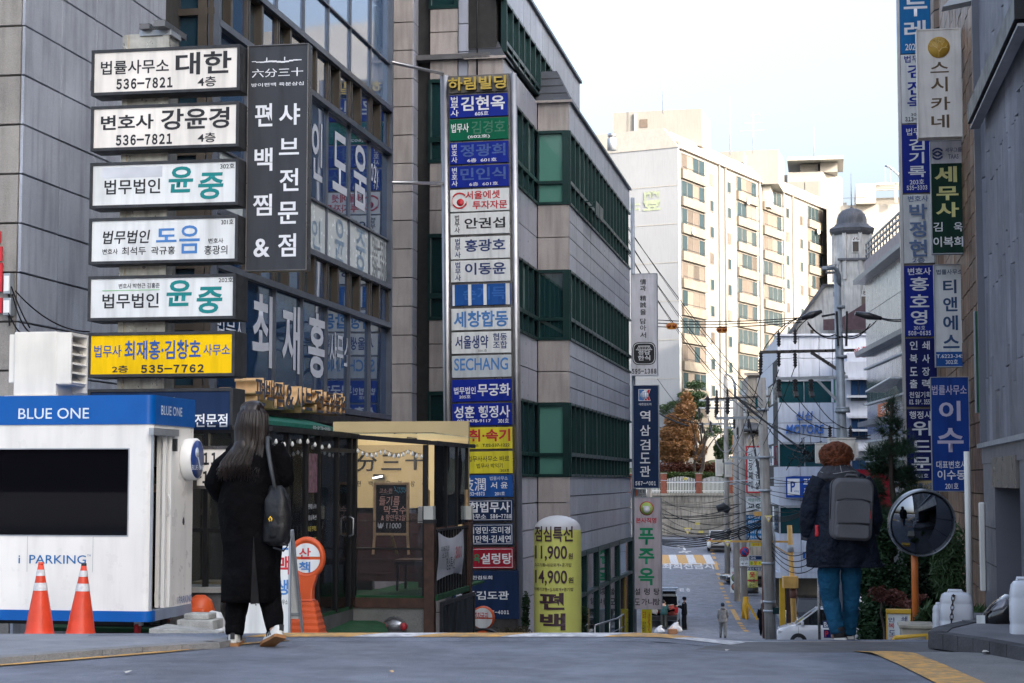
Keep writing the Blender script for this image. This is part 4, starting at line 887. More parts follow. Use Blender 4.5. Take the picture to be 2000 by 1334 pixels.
dr = ob('door', B().box(-.09, -.05, d1, d2 + .02, dz0, dz1), bw, t, pb); ob('door_frame', B().box(-.02, .014, d1 - .02, d1 + .02, dz0, dz1).box(-.02, .014, d2 - .02, d2 + .02, dz0, dz1), white, t, pb)
ob('handle', B().tube([(.01, d1 + .06, zz(1010)), (.04, d1 + .06, zz(1000)), (.04, d1 + .06, zz(975)), (.01, d1 + .06, zz(965))], .008), white, dr, pb)
ob('door_rail', B().box(0, .05, d0 - .12, d2 + .1, dz1, dz1 + .07), galv, t, pb); ob('door_closer', B().box(.015, .05, d2 + .0, d2 + .06, zz(880), zz(855)), black, t, pb)
white_l = M_('booth_letter', (.62, .7, .8), .4); bl_l = M_('booth_letter_blue', (.01, .12, .33), .4)
text('BLUE ONE', white_l, t, pb, (36, 797, 174, 818), -.016, .01); text('BLUE ONE', white_l, t, ps, (315, 794, 356, 812), -.016, .01)
text('i  PARKING', bl_l, t, pb, (36, 1084, 168, 1101), -.004, .012); text('TM', bl_l, t, pb, (170, 1083, 177, 1087), -.004, 0); text('i PARKING', bl_l, t, ps, (346, 1163, 375, 1177), -.004, .0)
sx_ = [ps.hit(p, 895)[0] for p in (349, 379)]; cxs, rs = sum(sx_) / 2, (sx_[1] - sx_[0]) / 2; czs = zz(895); rz = (zz(855) - zz(937)) / 2 * 1.05
rd = ob('round_sign', B().lathe([(rz * .97, .0), (rz, -.02), (rz, -.11), (rz * .96, -.12), (0.001, -.12)], (cxs, 0, czs), 28, 'y'), white, t, ps)
ob('sign_face', B().lathe([(rz * .9, -.12), (rz * .9, -.124), (.001, -.124)], (cxs, 0, czs), 28, 'y'), M_('booth_navy', (.02, .05, .2), .4), rd, ps)
text('BLUE ONE', white_l, rd, ps, (cxs - rz * .8, czs - rz * .5, cxs + rz * .8, czs - rz * .28), -.128, .0, px=False)
ob('emblem', B().lathe([(rz * .24, -.124), (rz * .24, -.127), (.001, -.127)], (cxs - rz * .1, 0, czs + rz * .32), 14, 'y').bar((cxs - rz * .02, -.126, czs + rz * .1), (cxs + rz * .35, -.126, czs - rz * .5), .02, .003), white_l, rd, ps)
cw = M_('caster_red', (.4, .02, .03), .5)
for (cx_, cy_) in ((pb.hit(247, 1220)[0], .3), (-1.9, .3), (-.2, BD - .2)):
 cs = ob('caster', B().box(cx_ - .03, cx_ + .05, cy_ - .03, cy_ + .03, -.06, .0), galv, t, pb); ob('wheel', B().lathe([(.055, -.02), (.055, .02)], (cx_, cy_, -.09), 14, 'x'), cw, cs, pb)
ob('underside_rail', B().box(X0, -.3, .3, .4, -.06, 0).box(X0, -.3, 1.0, 1.1, -.06, 0), black, t, pb)
# something dark and stored inside
ob('inner_shelf', B().box(-1.2, -.5, .5, BD - .1, zB0, zB0 + .7), black, t, pb)
# ventilation unit on the roof
pv = front(27, 773, 18.4); vx = lambda p: pv.hit(p, 700)[0]; vz = lambda p: pv.hit(60, p)[1]
vt = thing('ventilation_unit', 'cream rooftop ventilation unit with side louvres on the parking booth', 'ventilation unit', pv)
xa_, xb_ = vx(27), vx(110); zt_v = vz(648)
ob('housing', B().box(xa_, xb_, 0, .42, 0, zt_v), cream, vt, pv, bevel=.012); ob('intake_cover', B().box(vx(14), xa_, .04, .38, vz(747), vz(652)), cream, vt, pv, bevel=.008)
psv = Pl(pv.M @ Vector((xb_, 0, 0)), PI / 2 - PHI)
ob('louvre_housing', B().box(.0, .03, -.16, 0, vz(750), zt_v - .01).box(.40, .43, -.16, 0, vz(765), zt_v - .01).box(0.03, .4, -.16, 0, zt_v - .04, zt_v - .01).box(0.03, .4, -.15, 0, vz(752), vz(748)), cream, vt, psv)
for k in range(5):
 z_ = vz(748) + (zt_v - .05 - vz(748)) * (k + .5) / 5; ob('louvre', B().add([(.03, -.16, z_ - .05), (.4, -.16, z_ - .05), (.4, -.01, z_ + .03), (.03, -.01, z_ + .03), (.03, -.16, z_ - .042), (.4, -.16, z_ - .042), (.4, -.01, z_ + .038), (.03, -.01, z_ + .038)], [(0, 1, 2, 3), (7, 6, 5, 4), (0, 4, 5, 1), (1, 5, 6, 2), (2, 6, 7, 3), (3, 7, 4, 0)]), cream, vt, psv)
ob('base_plate', B().box(xa_ - .08, xb_ + .03, -.03, .45, -.025, 0), cream, vt, pv)
# ---------------------------------------------------------------- cones
orange = M_('cone_orange', (.62, .055, .02), .42, var=.12, scale=9, stain=.15); refl = M_('reflective', (.55, .55, .56), .35, var=.2, scale=30)
def cone(px, py, d, hpx, label, capm=None, lean=0):
 o = P(px, py, d); o.z = g(o.y); h = hpx / F * d; M = Tr(o) @ Ro(lean, 4, 'Y') @ Ro(.5, 4, 'Z')
 t = thing('traffic_cone', label, 'traffic cone', M=M, group='traffic cones in front of the booth'); r = lambda z: .125 * (1 - z / h) + .022
 R0 = .125
 ob('cone_body', B().lathe([(.155, .02), (.15, .045), (r(.07) + .004, .06), (r(.1), .1), (r(h * .3) * 1.02, h * .3), (r(h * .6), h * .6), (r(h * .8), h * .8), (r(h), h), (.001, h)], seg=26), orange, t)
 for a, c in ((.64, .74), (.83, .91)): ob('reflective_band', B().lathe([(r(h * a) + .003, h * a), (r(h * c) + .003, h * c)], seg=26, cap=False), refl, t)
 bb2 = B(); n = 16; pts = []
 for k in range(n): a = 2 * PI * k / n; q = .2 * (abs(cos(a)) ** 4 + abs(sin(a)) ** 4) ** -.25; pts.append((q * cos(a) * random.uniform(.96, 1.04), q * sin(a) * random.uniform(.96, 1.04)))
 bb2.polyz(pts, 0, .025); ob('base', bb2, orange, t)
 ob('collar', B().lathe([(r(h) + .004, h * .955), (r(h) + .003, h + .004), (.001, h + .004)], seg=18), capm or orange, t)
cone(77, 1245, 17.15, 148, 'left orange traffic cone with an orange tip and two silver bands'); cone(157, 1244, 17.2, 146, 'right orange traffic cone with a black tip, in front of the booth', black, .03)
# concrete block, broken paver, pipe elbow, orange barrel edge
p = front(291, 1256, 15.4); x1 = p.hit(413, 1240)[0]; b = B(); za, zt2 = p.hit(300, 1256)[1] - .05, p.hit(300, 1228)[1]
b.add([(0, 0, za), (x1 * .72, 0, za), (x1, .05, za), (0, .3, za), (x1, .32, za), (0, 0, zt2), (x1 * .72, -.0, zt2 * .86), (x1, .05, zt2 * .6), (.05, .3, zt2 * 1.15), (x1, .32, zt2 * .7)], [(0, 1, 6, 5), (1, 2, 7, 6), (2, 4, 9, 7), (5, 6, 8), (6, 7, 9, 8), (0, 5, 8, 3), (3, 8, 9, 4)])
rough_c = M_('rough_concrete', (.3, .3, .28), .95, var=.3, scale=7, bump=1.2, bscale=22, speck=.2)
tag(ob('concrete_block', b, rough_c, pl=p), 'broken grey concrete block lying under the corner of the booth', 'block')
p = front(345, 1226, 17.2); tag(ob('paving_stone', B().box(0, .36, 0, .3, -.02, .075).box(.05, .3, .05, .28, .076, .13), rough_c, pl=p, bevel=.01), 'pair of grey paving stones propping up the booth', 'paving stone')
p = front(418, 1243, 18.6); pvc = M_('pvc_white', (.62, .62, .6), .35)
t = thing('pipe_elbow', 'white plastic drain pipe elbow beside the booth', 'pipe', p)
ob('elbow', B().tube([(-.04, 0, .19), (-.02, 0, .21), (.03, 0, .2), (.06, 0, .14), (.06, 0, .02)], [.058, .058, .06, .06, .06], 14), pvc, t, p); ob('socket', B().tube([(.06, 0, .1), (.06, 0, .0)], .072, 16), pvc, t, p); ob('socket', B().tube([(-.06, 0, .16), (-.03, 0, .205)], .066, 14), pvc, t, p)
plastic_o = M_('barricade_orange', (.60, .09, .02), .42, var=.1, scale=6, stain=.15)
p = front(383, 1228, 19.3); t = thing('orange_barrier', 'orange plastic barrier peeking out behind the corner of the booth', 'barrier', p)
ob('shell', B().lathe([(.16, 0), (.165, .06), (.155, .2), (.12, .3), (.05, .35), (.001, .35)], (0, .12, 0), 18), plastic_o, t, p); ob('side_recess', B().box(-.11, .11, -.055, .0, .08, .22), plastic_o, t, p, bevel=.03)
p = front(380, 1215, 20.0); x1 = p.hit(436, 1180)[0]; zt2 = p.hit(400, 1150)[1]
t = thing('ledge', 'low grey stone ledge between the booth and the restaurant', 'ledge', p); ob('slab', B().box(-.3, x1, -.06, .5, zt2 - .04, zt2 + .02), concrete, t, p); ob('block', B().box(-.3, x1 - .04, 0, .5, -.6, zt2 - .04), concrete_dk, t, p)
# ---------------------------------------------------------------- restaurant terrace
ft = front(690, 1183, 23.5); st = Pl(ft.O, PI / 2 - PHI); FX = ft.hit(830, 1100)[0]; gT = g(23.5) - ft.O.z
clear = GL('glass_clear', tint=(.93, .95, .95), dens=.05, dark=(.05, .06, .07), ior=1.42, wob=.03); film = GL('plastic_film', tint=(.9, .9, .92), dens=.1, dark=(.12, .12, .13), ior=1.3, wob=.4)
frm = M_('terrace_frame', (.014, .014, .016), .4, .3, var=.2); carpet = M_('green_carpet', (.012, .075, .028), .95, var=.2, scale=5, bump=1.2, bscale=150); granl = M_('granite_speckled', (.17, .17, .16), .7, var=.12, speck=.5, bump=.3)
t = thing('restaurant_terrace', 'glass and dark frame restaurant terrace with a speckled granite base and green carpet', 'terrace', ft.off(0, 0, gT))
fz_ = lambda y: ft.hit(760, y)[1]; sxx = lambda p_: st.hit(p_, 1000)[0]
ztp = ft.hit(692, 857)[1]; ztp2 = ft.hit(830, 869)[1]; zfl = fz_(1163); zsil = fz_(1187)
xL = sxx(524); xf1 = sxx(598)
ob('base', B().box(.0, FX + .02, 0, .25, gT - .3, zsil), granl, t, ft); ob('base', B().box(xL, 0.0, 0, .2, -.9, zsil - .02), concrete_dk, t, st)
ob('sill_beam', B().box(-.02, FX, -.03, .22, zsil, zfl - .03), wood_dk, t, ft)
ob('carpet_floor', B().box(0, FX + .1, 0.0, 3.6, zfl - .03, zfl + .0).box(-2.7, .0, -3.9, 3.6, zsil - .02, zsil + .02), carpet, t, ft)
# front frame
ob('post', B().box(-.035, .03, -.03, .06, zsil, ztp), frm, t, ft); ob('post', B().box(FX - .03, FX + .03, -.02, .06, zfl, ztp2), frm, t, ft)
xm = ft.hit(765, 1000)[0]; zm1, zm2 = fz_(1072), fz_(1018)
ob('inner_post', B().box(xm - .0, xm + .05, 1.9, 1.95, zfl, ztp2), frm, t, ft); ob('rail', B().box(.03, FX - .03, 0, .04, zm1 - .012, zm1 + .012), frm, t, ft); ob('rail', B().box(.03, FX - .03, .01, .03, zm2 - .004, zm2 + .004), frm, t, ft)
ob('top_beam', B().add([(-.05, -.06, ztp), (FX + .05, -.06, ztp2), (FX + .05, .1, ztp2), (-.05, .1, ztp), (-.05, -.06, ztp + .06), (FX + .05, -.06, ztp2 + .06), (FX + .05, .1, ztp2 + .06), (-.05, .1, ztp + .06)], [(0, 3, 2, 1), (4, 5, 6, 7), (0, 1, 5, 4), (1, 2, 6, 5), (2, 3, 7, 6), (3, 0, 4, 7)]), frm, t, ft)
ob('film_pane', B().box(.03, FX - .03, .025, .03, zfl, ztp2), film, t, ft)
# side facade with the door
ztS = ztp
ob('top_beam', B().box(xL - .1, .0, -.07, .1, ztS, ztS + .06), frm, t, st)
xs_ = [xL, sxx(560), xf1, sxx(622), sxx(658), sxx(684), -.03]
for x in xs_[:-1]: ob('post', B().box(x - .025, x + .025, -.02, .05, zsil, ztS), frm, t, st)
zdr = fz_(882)
ob('transom', B().box(sxx(622), -.03, -.02, .04, zdr - .02, zdr + .03), frm, t, st)
for i, (a, c) in enumerate(zip(xs_, xs_[1:])): ob('glass_pane', B().box(a + .025, c - .025, .01, .02, zsil + .02, ztS), clear, t, st)
ob('door_handle', B().tube([(sxx(680), -.01, fz_(1047)), (sxx(680), -.07, fz_(1043)), (sxx(680), -.07, fz_(1012)), (sxx(680), -.01, fz_(1008))], .012), steel, t, st)
ob('door_handle', B().tube([(sxx(680), .02, fz_(1047)), (sxx(680), .09, fz_(1043)), (sxx(680), .09, fz_(1012)), (sxx(680), .02, fz_(1008))], .012), steel, t, st)
# left front part beside the booth
fl = Pl(st.M @ Vector((xL, 0, 0)), -PHI); xB = fl.hit(330, 1050)[0]
ob('base', B().box(xB - 1, 0, .0, .2, -1.2, zsil), concrete_dk, t, fl)
for x in (xB, fl.hit(402, 1050)[0], fl.hit(455, 1050)[0], -.03): ob('post', B().box(x - .025, x + .025, -.03, .04, zsil, ztS), frm, t, fl)
for z in (fl.hit(400, 1035)[1], ztS, zsil + .03): ob('rail', B().box(xB - 1, 0, -.025, .03, z - .02, z + .02), frm, t, fl)
ob('glass_pane', B().box(xB - 1, -.03, .005, .015, zsil, ztS), clear, t, fl)
for k in range(1): ob('storage_box', B().box(xB + .1 + k * .42, xB + .45 + k * .42, .5, .9, zsil, zsil + .5 + .25 * (k % 2)), M_('storage_tan', (.25, .19, .11), .6), t, fl)
roofm = GL('roof_sheet', tint=(.95, .96, .97), dens=.05, dark=(.3, .3, .3), ior=1.2)
ob('roof_sheet', B().box(-3.1, -.05, -3.9, 0, ztS + .062, ztS + .08), roofm, t, ft); ob('roof_sheet', B().box(-3.1, FX + .1, 0.02, 3.0, ztS + .062, ztS + .08), roofm, t, ft)
# back wall of the restaurant and dark wood interior
maroon = M_('wood_maroon', (.035, .014, .014), .45, var=.25, scale=4)
bk = ft.off(0, 3.3, 0)
ob('rear_wall', B().box(-3.2, -.6, 0, .1, zsil, ztS), black, t, bk); ob('bench_back', B().box(-1.2, .95, -.15, -.05, zfl, zfl + 1.0), maroon, t, bk)
for k in range(5): ob('bench_rail', B().box(-1.2, .95, -.17, -.15, zfl + .1 + .2 * k, zfl + .13 + .2 * k), maroon, t, bk)
# beige board with three ink characters
fb = front(650, 990, 26.8); x0, za, x1, zb_ = fb.box((650, 823, 915, 992)); beige = M_('board_beige', (.56, .43, .22), .6, var=.05, scale=2)
tb_ = thing('beige_board', 'beige restaurant board with black ink characters rising above the terrace roof', 'sign', fb)
ob('board', B().box(x0, x1, 0, .08, za - .0, zb_), beige, tb_, fb); ob('edge_column', B().box(x1 - .19, x1, -.03, -.0, za - .9, zb_ - .3), beige, tb_, fb)
for s_, bx in (('分', (697, 884, 736, 921)), ('三', (745, 888, 783, 918)), ('十', (792, 884, 829, 918))): text(s_, blk, tb_, fb, bx, -.03, .02, ext=.012)
for s_, x in (('방', 674), ('이', 685), ('편', 697), ('백', 720), ('육', 754), ('분', 777), ('삼', 802), ('십', 824)): text(s_, blk, tb_, fb, (x, 939, x + 8, 950), -.005, .02)
ob('ink_stroke', B().bar(fb.M.inverted() @ (fb.M @ Vector((fb.hit(768, 858)[0], -.01, fb.hit(768, 858)[1]))), (fb.hit(812, 860)[0], -.01, fb.hit(812, 860)[1]), .01, .02).bar((fb.hit(795, 861)[0], -.01, fb.hit(795, 861)[1]), (fb.hit(815, 858)[0], -.01, fb.hit(815, 858)[1]), .01, .035).bar((fb.hit(770, 852)[0], -.01, fb.hit(770, 852)[1]), (fb.hit(773, 860)[0], -.01, fb.hit(773, 860)[1]), .01, .05), blk, tb_, fb)
fluo = bpy.data.materials.new('lamp_light'); fluo.use_nodes = True; fluo.node_tree.nodes['Principled BSDF'].inputs['Emission Color'].default_value = (1, .95, .85, 1); fluo.node_tree.nodes['Principled BSDF'].inputs['Emission Strength'].default_value = .8
p = front(736, 934, 26.4); t2 = thing('tube_lamp', 'lit tube lamp glowing inside the terrace above the chalkboard', 'lamp', p); ob('lit_tube', B().tube([(-.06, 0, 0), (.09, -.03, .03)], .014), fluo, t2, p); ob('holder', B().box(-.06, .1, .02, .05, -.02, .06), black, t2, p)
il = bpy.data.objects.new('terrace_lamp', bpy.data.lights.new('terrace_lamp', 'POINT')); LNK(il); il.data.energy = 13; il.data.color = (1, .9, .75); il.data.shadow_soft_size = .15; il.location = P(725, 905, 25.2)
# green awning
aw = M_('awning_green', (.0, .10, .07), .6, var=.1); wa = Pl(s2.M @ Vector((-3.2, -.95, 0)), s2.a)
xa0, xa1 = wa.hit(500, 820)[0], wa.hit(652, 830)[0]; z0a, z1a = wa.hit(600, 838)[1], wa.hit(600, 812)[1]
t2 = thing('green_awning', 'dark green awning fascia below the wooden letters', 'awning', wa.off(xa0, 0, z0a))
ob('fascia', B().add([(xa0, 0, z0a), (xa1, 0, z0a), (xa1, 0.5, z1a), (xa0, .5, z1a), (xa0, .5, z0a), (xa1, .5, z0a), (xa0, 0, z0a + .07), (xa1, 0, z0a + .07)], [(0, 1, 7, 6), (6, 7, 2, 3), (1, 5, 2, 7), (0, 6, 3, 4), (0, 4, 5, 1)]), aw, t2, wa)
text('02-3478-0550', wht, t2, wa, (612, 833, 645, 840), -.01, 0)
# terrace right end: fence posts, slats, banner, poster case
pr = Pl(ft.M @ Vector((FX + .13, 0, 0)), PI / 2 - PHI); rx = lambda p_: pr.hit(p_, 1050)[0]
t3 = thing('terrace_fence', 'brown post fence of black slats at the right end of the terrace', 'fence', pr.off(0, 0, gT)); capm = M_('cap_light', (.55, .56, .52), .4)
for nm, fpl, b_, cap_ in (('a', ft.off(FX + .065, -.02, 0), None, None),):
 ob('post', B().box(-.06, .07, -.06, .07, gT - .2, ft.hit(840, 1022)[1]), wood_dk, t3, fpl); ob('post_cap', B().box(-.065, .06, -.07, .07, ft.hit(840, 1022)[1] + .05, ft.hit(840, 996)[1] + .05), capm, t3, fpl); ob('cap_base', B().box(-.06, .075, -.065, .075, ft.hit(840, 1022)[1], ft.hit(840, 1022)[1] + .05), black, t3, fpl)
zc1 = pr.hit(880, 1030)[1]; xe = rx(915)
ob('post', B().box(xe - .1, xe + .02, -.05, .07, gT - .5, zc1 + .04), wood_dk, t3, pr); ob('post_cap', B().box(xe - .1, xe + .02, -.06, .07, zc1 + .08, zc1 + .27), capm, t3, pr)
ob('post', B().box(xe - .55, xe - .43, .5, .6, gT, zc1 + .04), wood_dk, t3, pr); ob('post_cap', B().box(xe - .55, xe - .43, .49, .61, zc1 + .04, zc1 + .27), capm, t3, pr)
ob('batten', B().box(xe - .06, xe + .01, .0, .03, zc1 + .1, zc1 + .50), wood, t3, pr); ob('batten', B().box(xe - .53, xe - .45, .46, .49, zc1 + .1, zc1 + .50), wood, t3, pr)
zb0 = pr.hit(880, 1158)[1]
n = 12
for i in range(n): x = .12 + (xe - .25) * i / (n - 1); ob('slat', B().box(x - .035, x + .035, .0, .025, zb0, zc1), frm, t3, pr)
ob('fence_rail', B().box(.05, xe - .1, -.02, .0, zc1 - .03, zc1), frm, t3, pr)
ob('turf_edge', B().box(0.0, xe - .1, -.04, .12, zb0 - .04, zb0 + .03), carpet, t3, pr)
for i in range(3):
 a, c = .06 + i * (xe - .1) / 3, .06 + (i + 1) * (xe - .1) / 3; ob('film_pane', B().box(a, c, .02, .025, zc1 + .02, ztp2 - .0), film, t3, pr); ob('mullion', B().box(c - .015, c + .015, .0, .04, zc1, ztp2), frm, t3, pr)
ob('top_beam', B().box(-.1, xe + .2, -.06, .06, ztp2, ztp2 + .05), frm, t3, pr)
bx = pr.box((856, 1036, 905, 1128), -.05); b = B(); nu, nv = 16, 12
for j in range(nv + 1):
 for i in range(nu + 1):
  u, v = i / nu, j / nv; x = bx[0] + (bx[2] - bx[0]) * u; z = bx[3] - .10 * sin(PI * u) * (1 - v) - (bx[3] - bx[1]) * v * (1 - .08 * sin(PI * u)) ; y = -.05 - .05 * sin(PI * u) * sin(PI * v) - .02 * sin(6 * u + 5 * v) * v
  b.v.append((x, y, z))
for j in range(nv):
 for i in range(nu): a = j * (nu + 1) + i; b.f.append([a, a + nu + 1, a + nu + 2, a + 1]); b.sm.append(True)
fabric = M_('banner_cloth', (.52, .53, .56), .8, var=.08, bump=.3, bscale=12)
t4 = thing('sagging_banner', 'sagging white cloth banner tied to the slats of the terrace fence', 'banner', pr.off(.5, -.05, bx[1])); ob('cloth', b, fabric, t4, pr)
text('이베리코\n소고기', blk, t4, pr, (862, 1066, 878, 1090), -.1, .02); text('3000', red, t4, pr, (890, 1066, 902, 1090), -.115, .02); text('점심특선', blk, t4, pr, (872, 1088, 888, 1112), -.12, .02)
bx = pr.box((848, 1150, 922, 1240), -.08); t4 = thing('poster_case', 'glossy black poster case leaning at the foot of the terrace fence', 'poster case', pr.off(.8, -.08, gT))
gloss = M_('case_gloss', (.018, .02, .024), .06, var=.2, bump=.5, bscale=3)
zl0, zl1 = bx[1] - .1, pr.hit(885, 1165)[1]
ob('frame', B().box(.02, xe, -.1, -.06, zl1 - .05, zl1).box(.02, .07, -.1, -.06, gT - .4, zl1 - .05).box(xe - .05, xe, -.1, -.06, gT - .4, zl1 - .05), frm, t4, pr); ob('cover', B().box(.07, xe - .05, -.09, -.07, gT - .4, zl1 - .05), gloss, t4, pr)
for k in range(4): ob('bottle_picture', B().lathe([(.0, 0), (.06, 0), (.065, .25), (.03, .36), (.025, .45), (0, .45)], (.35 + k * .52, -.1, gT + .2), 8).mesh('p'), M_('picture_grey', (.13, .14, .16), .3), t4, M=pr.M @ Tr((0, -.0, 0)) @ Matrix.Diagonal((1, 1, 1, 1))) if False else None
# string of bulbs
t5 = thing('string_lights', 'string of small white bulbs hanging under the terrace roof edge', 'string lights', ft.off(0, -.08, ztp2 - .1)); wire = []
bulb = M_('bulb_white', (.8, .8, .76), .3); bm_ = B().lathe([(.001, -.03), (.018, -.02), (.02, 0), (.012, .018), (.006, .03), (.001, .03)], seg=8).mesh('bulb'); bm_.materials.append(bulb)
n = 15
for i in range(n):
 u = i / (n - 1); x = .06 + (FX - .1) * u; z = ztp2 - .06 + (ztp - ztp2) * (1 - u) * .2 - .06 * abs(sin(u * PI * 2.5)); wire.append((x, -.05, z)); ob('bulb', bm_, None, t5, ft.off(x, -.05, z - .03))
for i in range(8):
 u = i / 7; x = xL + .1 + (xf1 - xL + .7) * u; z = ztS - .08 - .03 * sin(u * 9); ob('bulb', bm_, None, t5, st.off(x, -.05, z - .03))
ob('wire', B().tube(wire, .004, 5), black, t5, ft)
# chalkboard on its easel
pc = front(764, 1083, 24.5); zc_ = lambda y: pc.hit(764, y)[1]; xc_ = lambda x: pc.hit(x, 1000)[0]
te = thing('chalkboard_easel', 'chalkboard menu on a pale wooden easel reading 들기름 막국수 ₩11000', 'chalkboard', pc)
xl_, xr_ = xc_(729.5), xc_(799); zt1, zb1 = zc_(942), zc_(1046)
ob('board', B().box(xl_, xr_, -.0, .015, zb1, zt1), M_('chalkboard', (.008, .008, .009), .7), te, pc)
ob('frame', B().box(xl_ - .0, xl_ + .035, -.02, .0, zb1, zt1).box(xr_ - .035, xr_, -.02, .0, zb1, zt1).box(xl_ + .035, xr_ - .035, -.02, .0, zt1 - .035, zt1).box(xl_ + .035, xr_ - .035, -.02, .0, zb1, zb1 + .035), wood, te, pc, bevel=.004)
for a, c in ((xl_ + .02, xl_), (xr_ - .02, xr_)): ob('leg', B().bar((a, -.005, zb1), (c, -.01, zc_(1083)), .035, .02), wood, te, pc)
ob('leg', B().bar(((xl_ + xr_) / 2, .03, zb1), ((xl_ + xr_) / 2, .35, zc_(1083)), .03, .02), wood, te, pc)
cp = M_('chalk_pink', (.75, .42, .33), .7); cb = M_('chalk_blue', (.1, .5, .65), .7); cwh = M_('chalk_white', (.7, .7, .68), .7)
for s_, m, bx in (('고소-한', cp, (741, 954, 766, 963)), ('들기름', cp, (740, 969, 780, 987)), ('막국수', cp, (749, 988, 793, 1004)), ('& 왕만두2알', cp, (744, 1005, 792, 1017)), ('₩ 11000', cwh, (737, 1021, 783, 1032)), ('기게 참여는', cb, (775, 951, 793, 957))): text(s_, m, te, pc, bx, -.003, .008, shear=.08)
zg_ = [(770, 950), (773, 956), (771, 958), (776, 959), (778, 963), (781, 958), (784, 963), (787, 958), (790, 962), (793, 957), (796, 960)]
ob('chalk_line', B().tube([(pc.hit(a, c)[0], -.003, pc.hit(a, c)[1]) for a, c in zg_], .004, 4), cb, te, pc); ob('chalk_line', B().bar((xc_(744), -.003, zc_(966)), (xc_(766), -.003, zc_(963.5)), .006, .002), cwh, te, pc)
# slatted bench table inside
pk = front(800, 1166, 24.3); tk = thing('slatted_table', 'low wooden slatted table with black frame behind the terrace glass', 'table', pk); x0, x1 = pk.hit(770, 1120)[0], pk.hit(829, 1120)[0]; zt3 = pk.hit(800, 1097)[1]
for k in range(6): ob('slat', B().box(x0, x1 + .3, k * .09, k * .09 + .075, zt3, zt3 + .025), wood_dk, tk, pk)
for x in (x0 + .02, x1 + .2):
 for y in (.02, .5): ob('leg', B().box(x, x + .03, y, y + .03, 0, zt3), frm, tk, pk)
ob('frame', B().box(x0, x1 + .3, .0, .03, zt3 - .05, zt3 - .002).box(x0, x1 + .3, .0, .03, .0, .03), frm, tk, pk)
# black poster in the door side window
xp0, xp1 = sxx(598) + .03, sxx(622) - .03; tp_ = thing('window_poster', 'narrow black menu poster in the restaurant window beside the door', 'poster', st.off((xp0 + xp1) / 2, 0, zsil)); ob('sheet', B().box(xp0, xp1, .022, .03, zsil + .1, fz_(905)), M_('poster_black', (.02, .018, .02), .35), tp_, st)
ob('picture', B().box(xp0 + .02, xp1 - .02, .004, .008, fz_(960), fz_(890)), M_('poster_pink', (.22, .12, .15), .4, var=.7, scale=16), tp_, st); ob('picture', B().box(xp0 + .1, xp1 - .1, .004, .008, fz_(1150), fz_(1090)), M_('poster_meat', (.25, .07, .08), .4, var=.8, scale=20), tp_, st)
for k, (s_, m) in enumerate((('편백찜 & 샤브', wht), ('점심특선', wht), ('모듬 편백찜', yel), ('소고기 편백찜', yel), ('20,000원', yel))): text(s_, m, tp_, st, (xp0 + .06, fz_(985 + k * 20) - .03, xp1 - .06, fz_(985 + k * 20) + .03), .0, .01, px=False)
# green carpet ramp, water inlet, notice plate
b = B(); q = [P(598, 1243, 21.6), P(762, 1243, 22.2), P(752, 1218, 23.2), P(735, 1212, 23.4), P(660, 1212, 23.3)]
b.add([(v.x, v.y, v.z) for v in q] + [(v.x, v.y, v.z - .5) for v in q], [(0, 1, 2, 3, 4)] + [(i, i + 5, (i + 1) % 5 + 5, (i + 1) % 5) for i in range(5)]); tag(ob('carpet_ramp', b, carpet, M=I4), 'green artificial grass ramp leading up to the restaurant door', 'ramp')
pi2 = front(773, 1222, 23.42); ti = thing('water_inlet', 'twin red capped fire water inlet wrapped in clear plastic on the granite base', 'fire inlet', pi2)
chrome = M_('chrome', (.5, .5, .5), .2, 1)
ob('flange', B().lathe([(.14, .05), (.14, .03), (.12, .02), (.001, .02)], (0, 0, .04), 20, 'y'), steel_dk, ti, pi2); ob('pipe_body', B().tube([(-.11, -.1, 0), (0, -.02, .02), (.11, -.1, .01)], [.045, .07, .045], 12), chrome, ti, pi2)
for x in (-.13, .13): ob('red_cap', B().lathe([(.001, -.03), (.045, -.03), (.05, .0), (.05, .03)], (x, -.13, 0), 14, 'y'), cw, ti, pi2)
b = B(); b.lathe([(.001, -.14)] + [(.15 * sin(a), -.14 * cos(a)) for a in [i * PI / 9 for i in range(1, 9)]] + [(.001, .14)], (0, -.08, -.02), 16); 
for i, v in enumerate(b.v): k = 1 + random.uniform(-.12, .12); b.v[i] = (v[0] * k, -.08 + (v[1] + .08) * k, v[2] * k)
ob('plastic_wrap', b, GL('wrap', tint=(.9, .9, .9), dens=.12, dark=(.5, .5, .5), ior=1.5, rough=.1, wob=.5), ti, pi2)
lightbox('notice_plate', 'small white notice plate with red print above the fire inlet', 'notice', (761, 1189, 798, 1201), 23.45, .02, f_white, [('송수압력 0.1~0.7Mpa', red, (763, 1192.5, 796, 1197.5), {'bold': .01})], rim=.003, fmat=red, bevel=0)
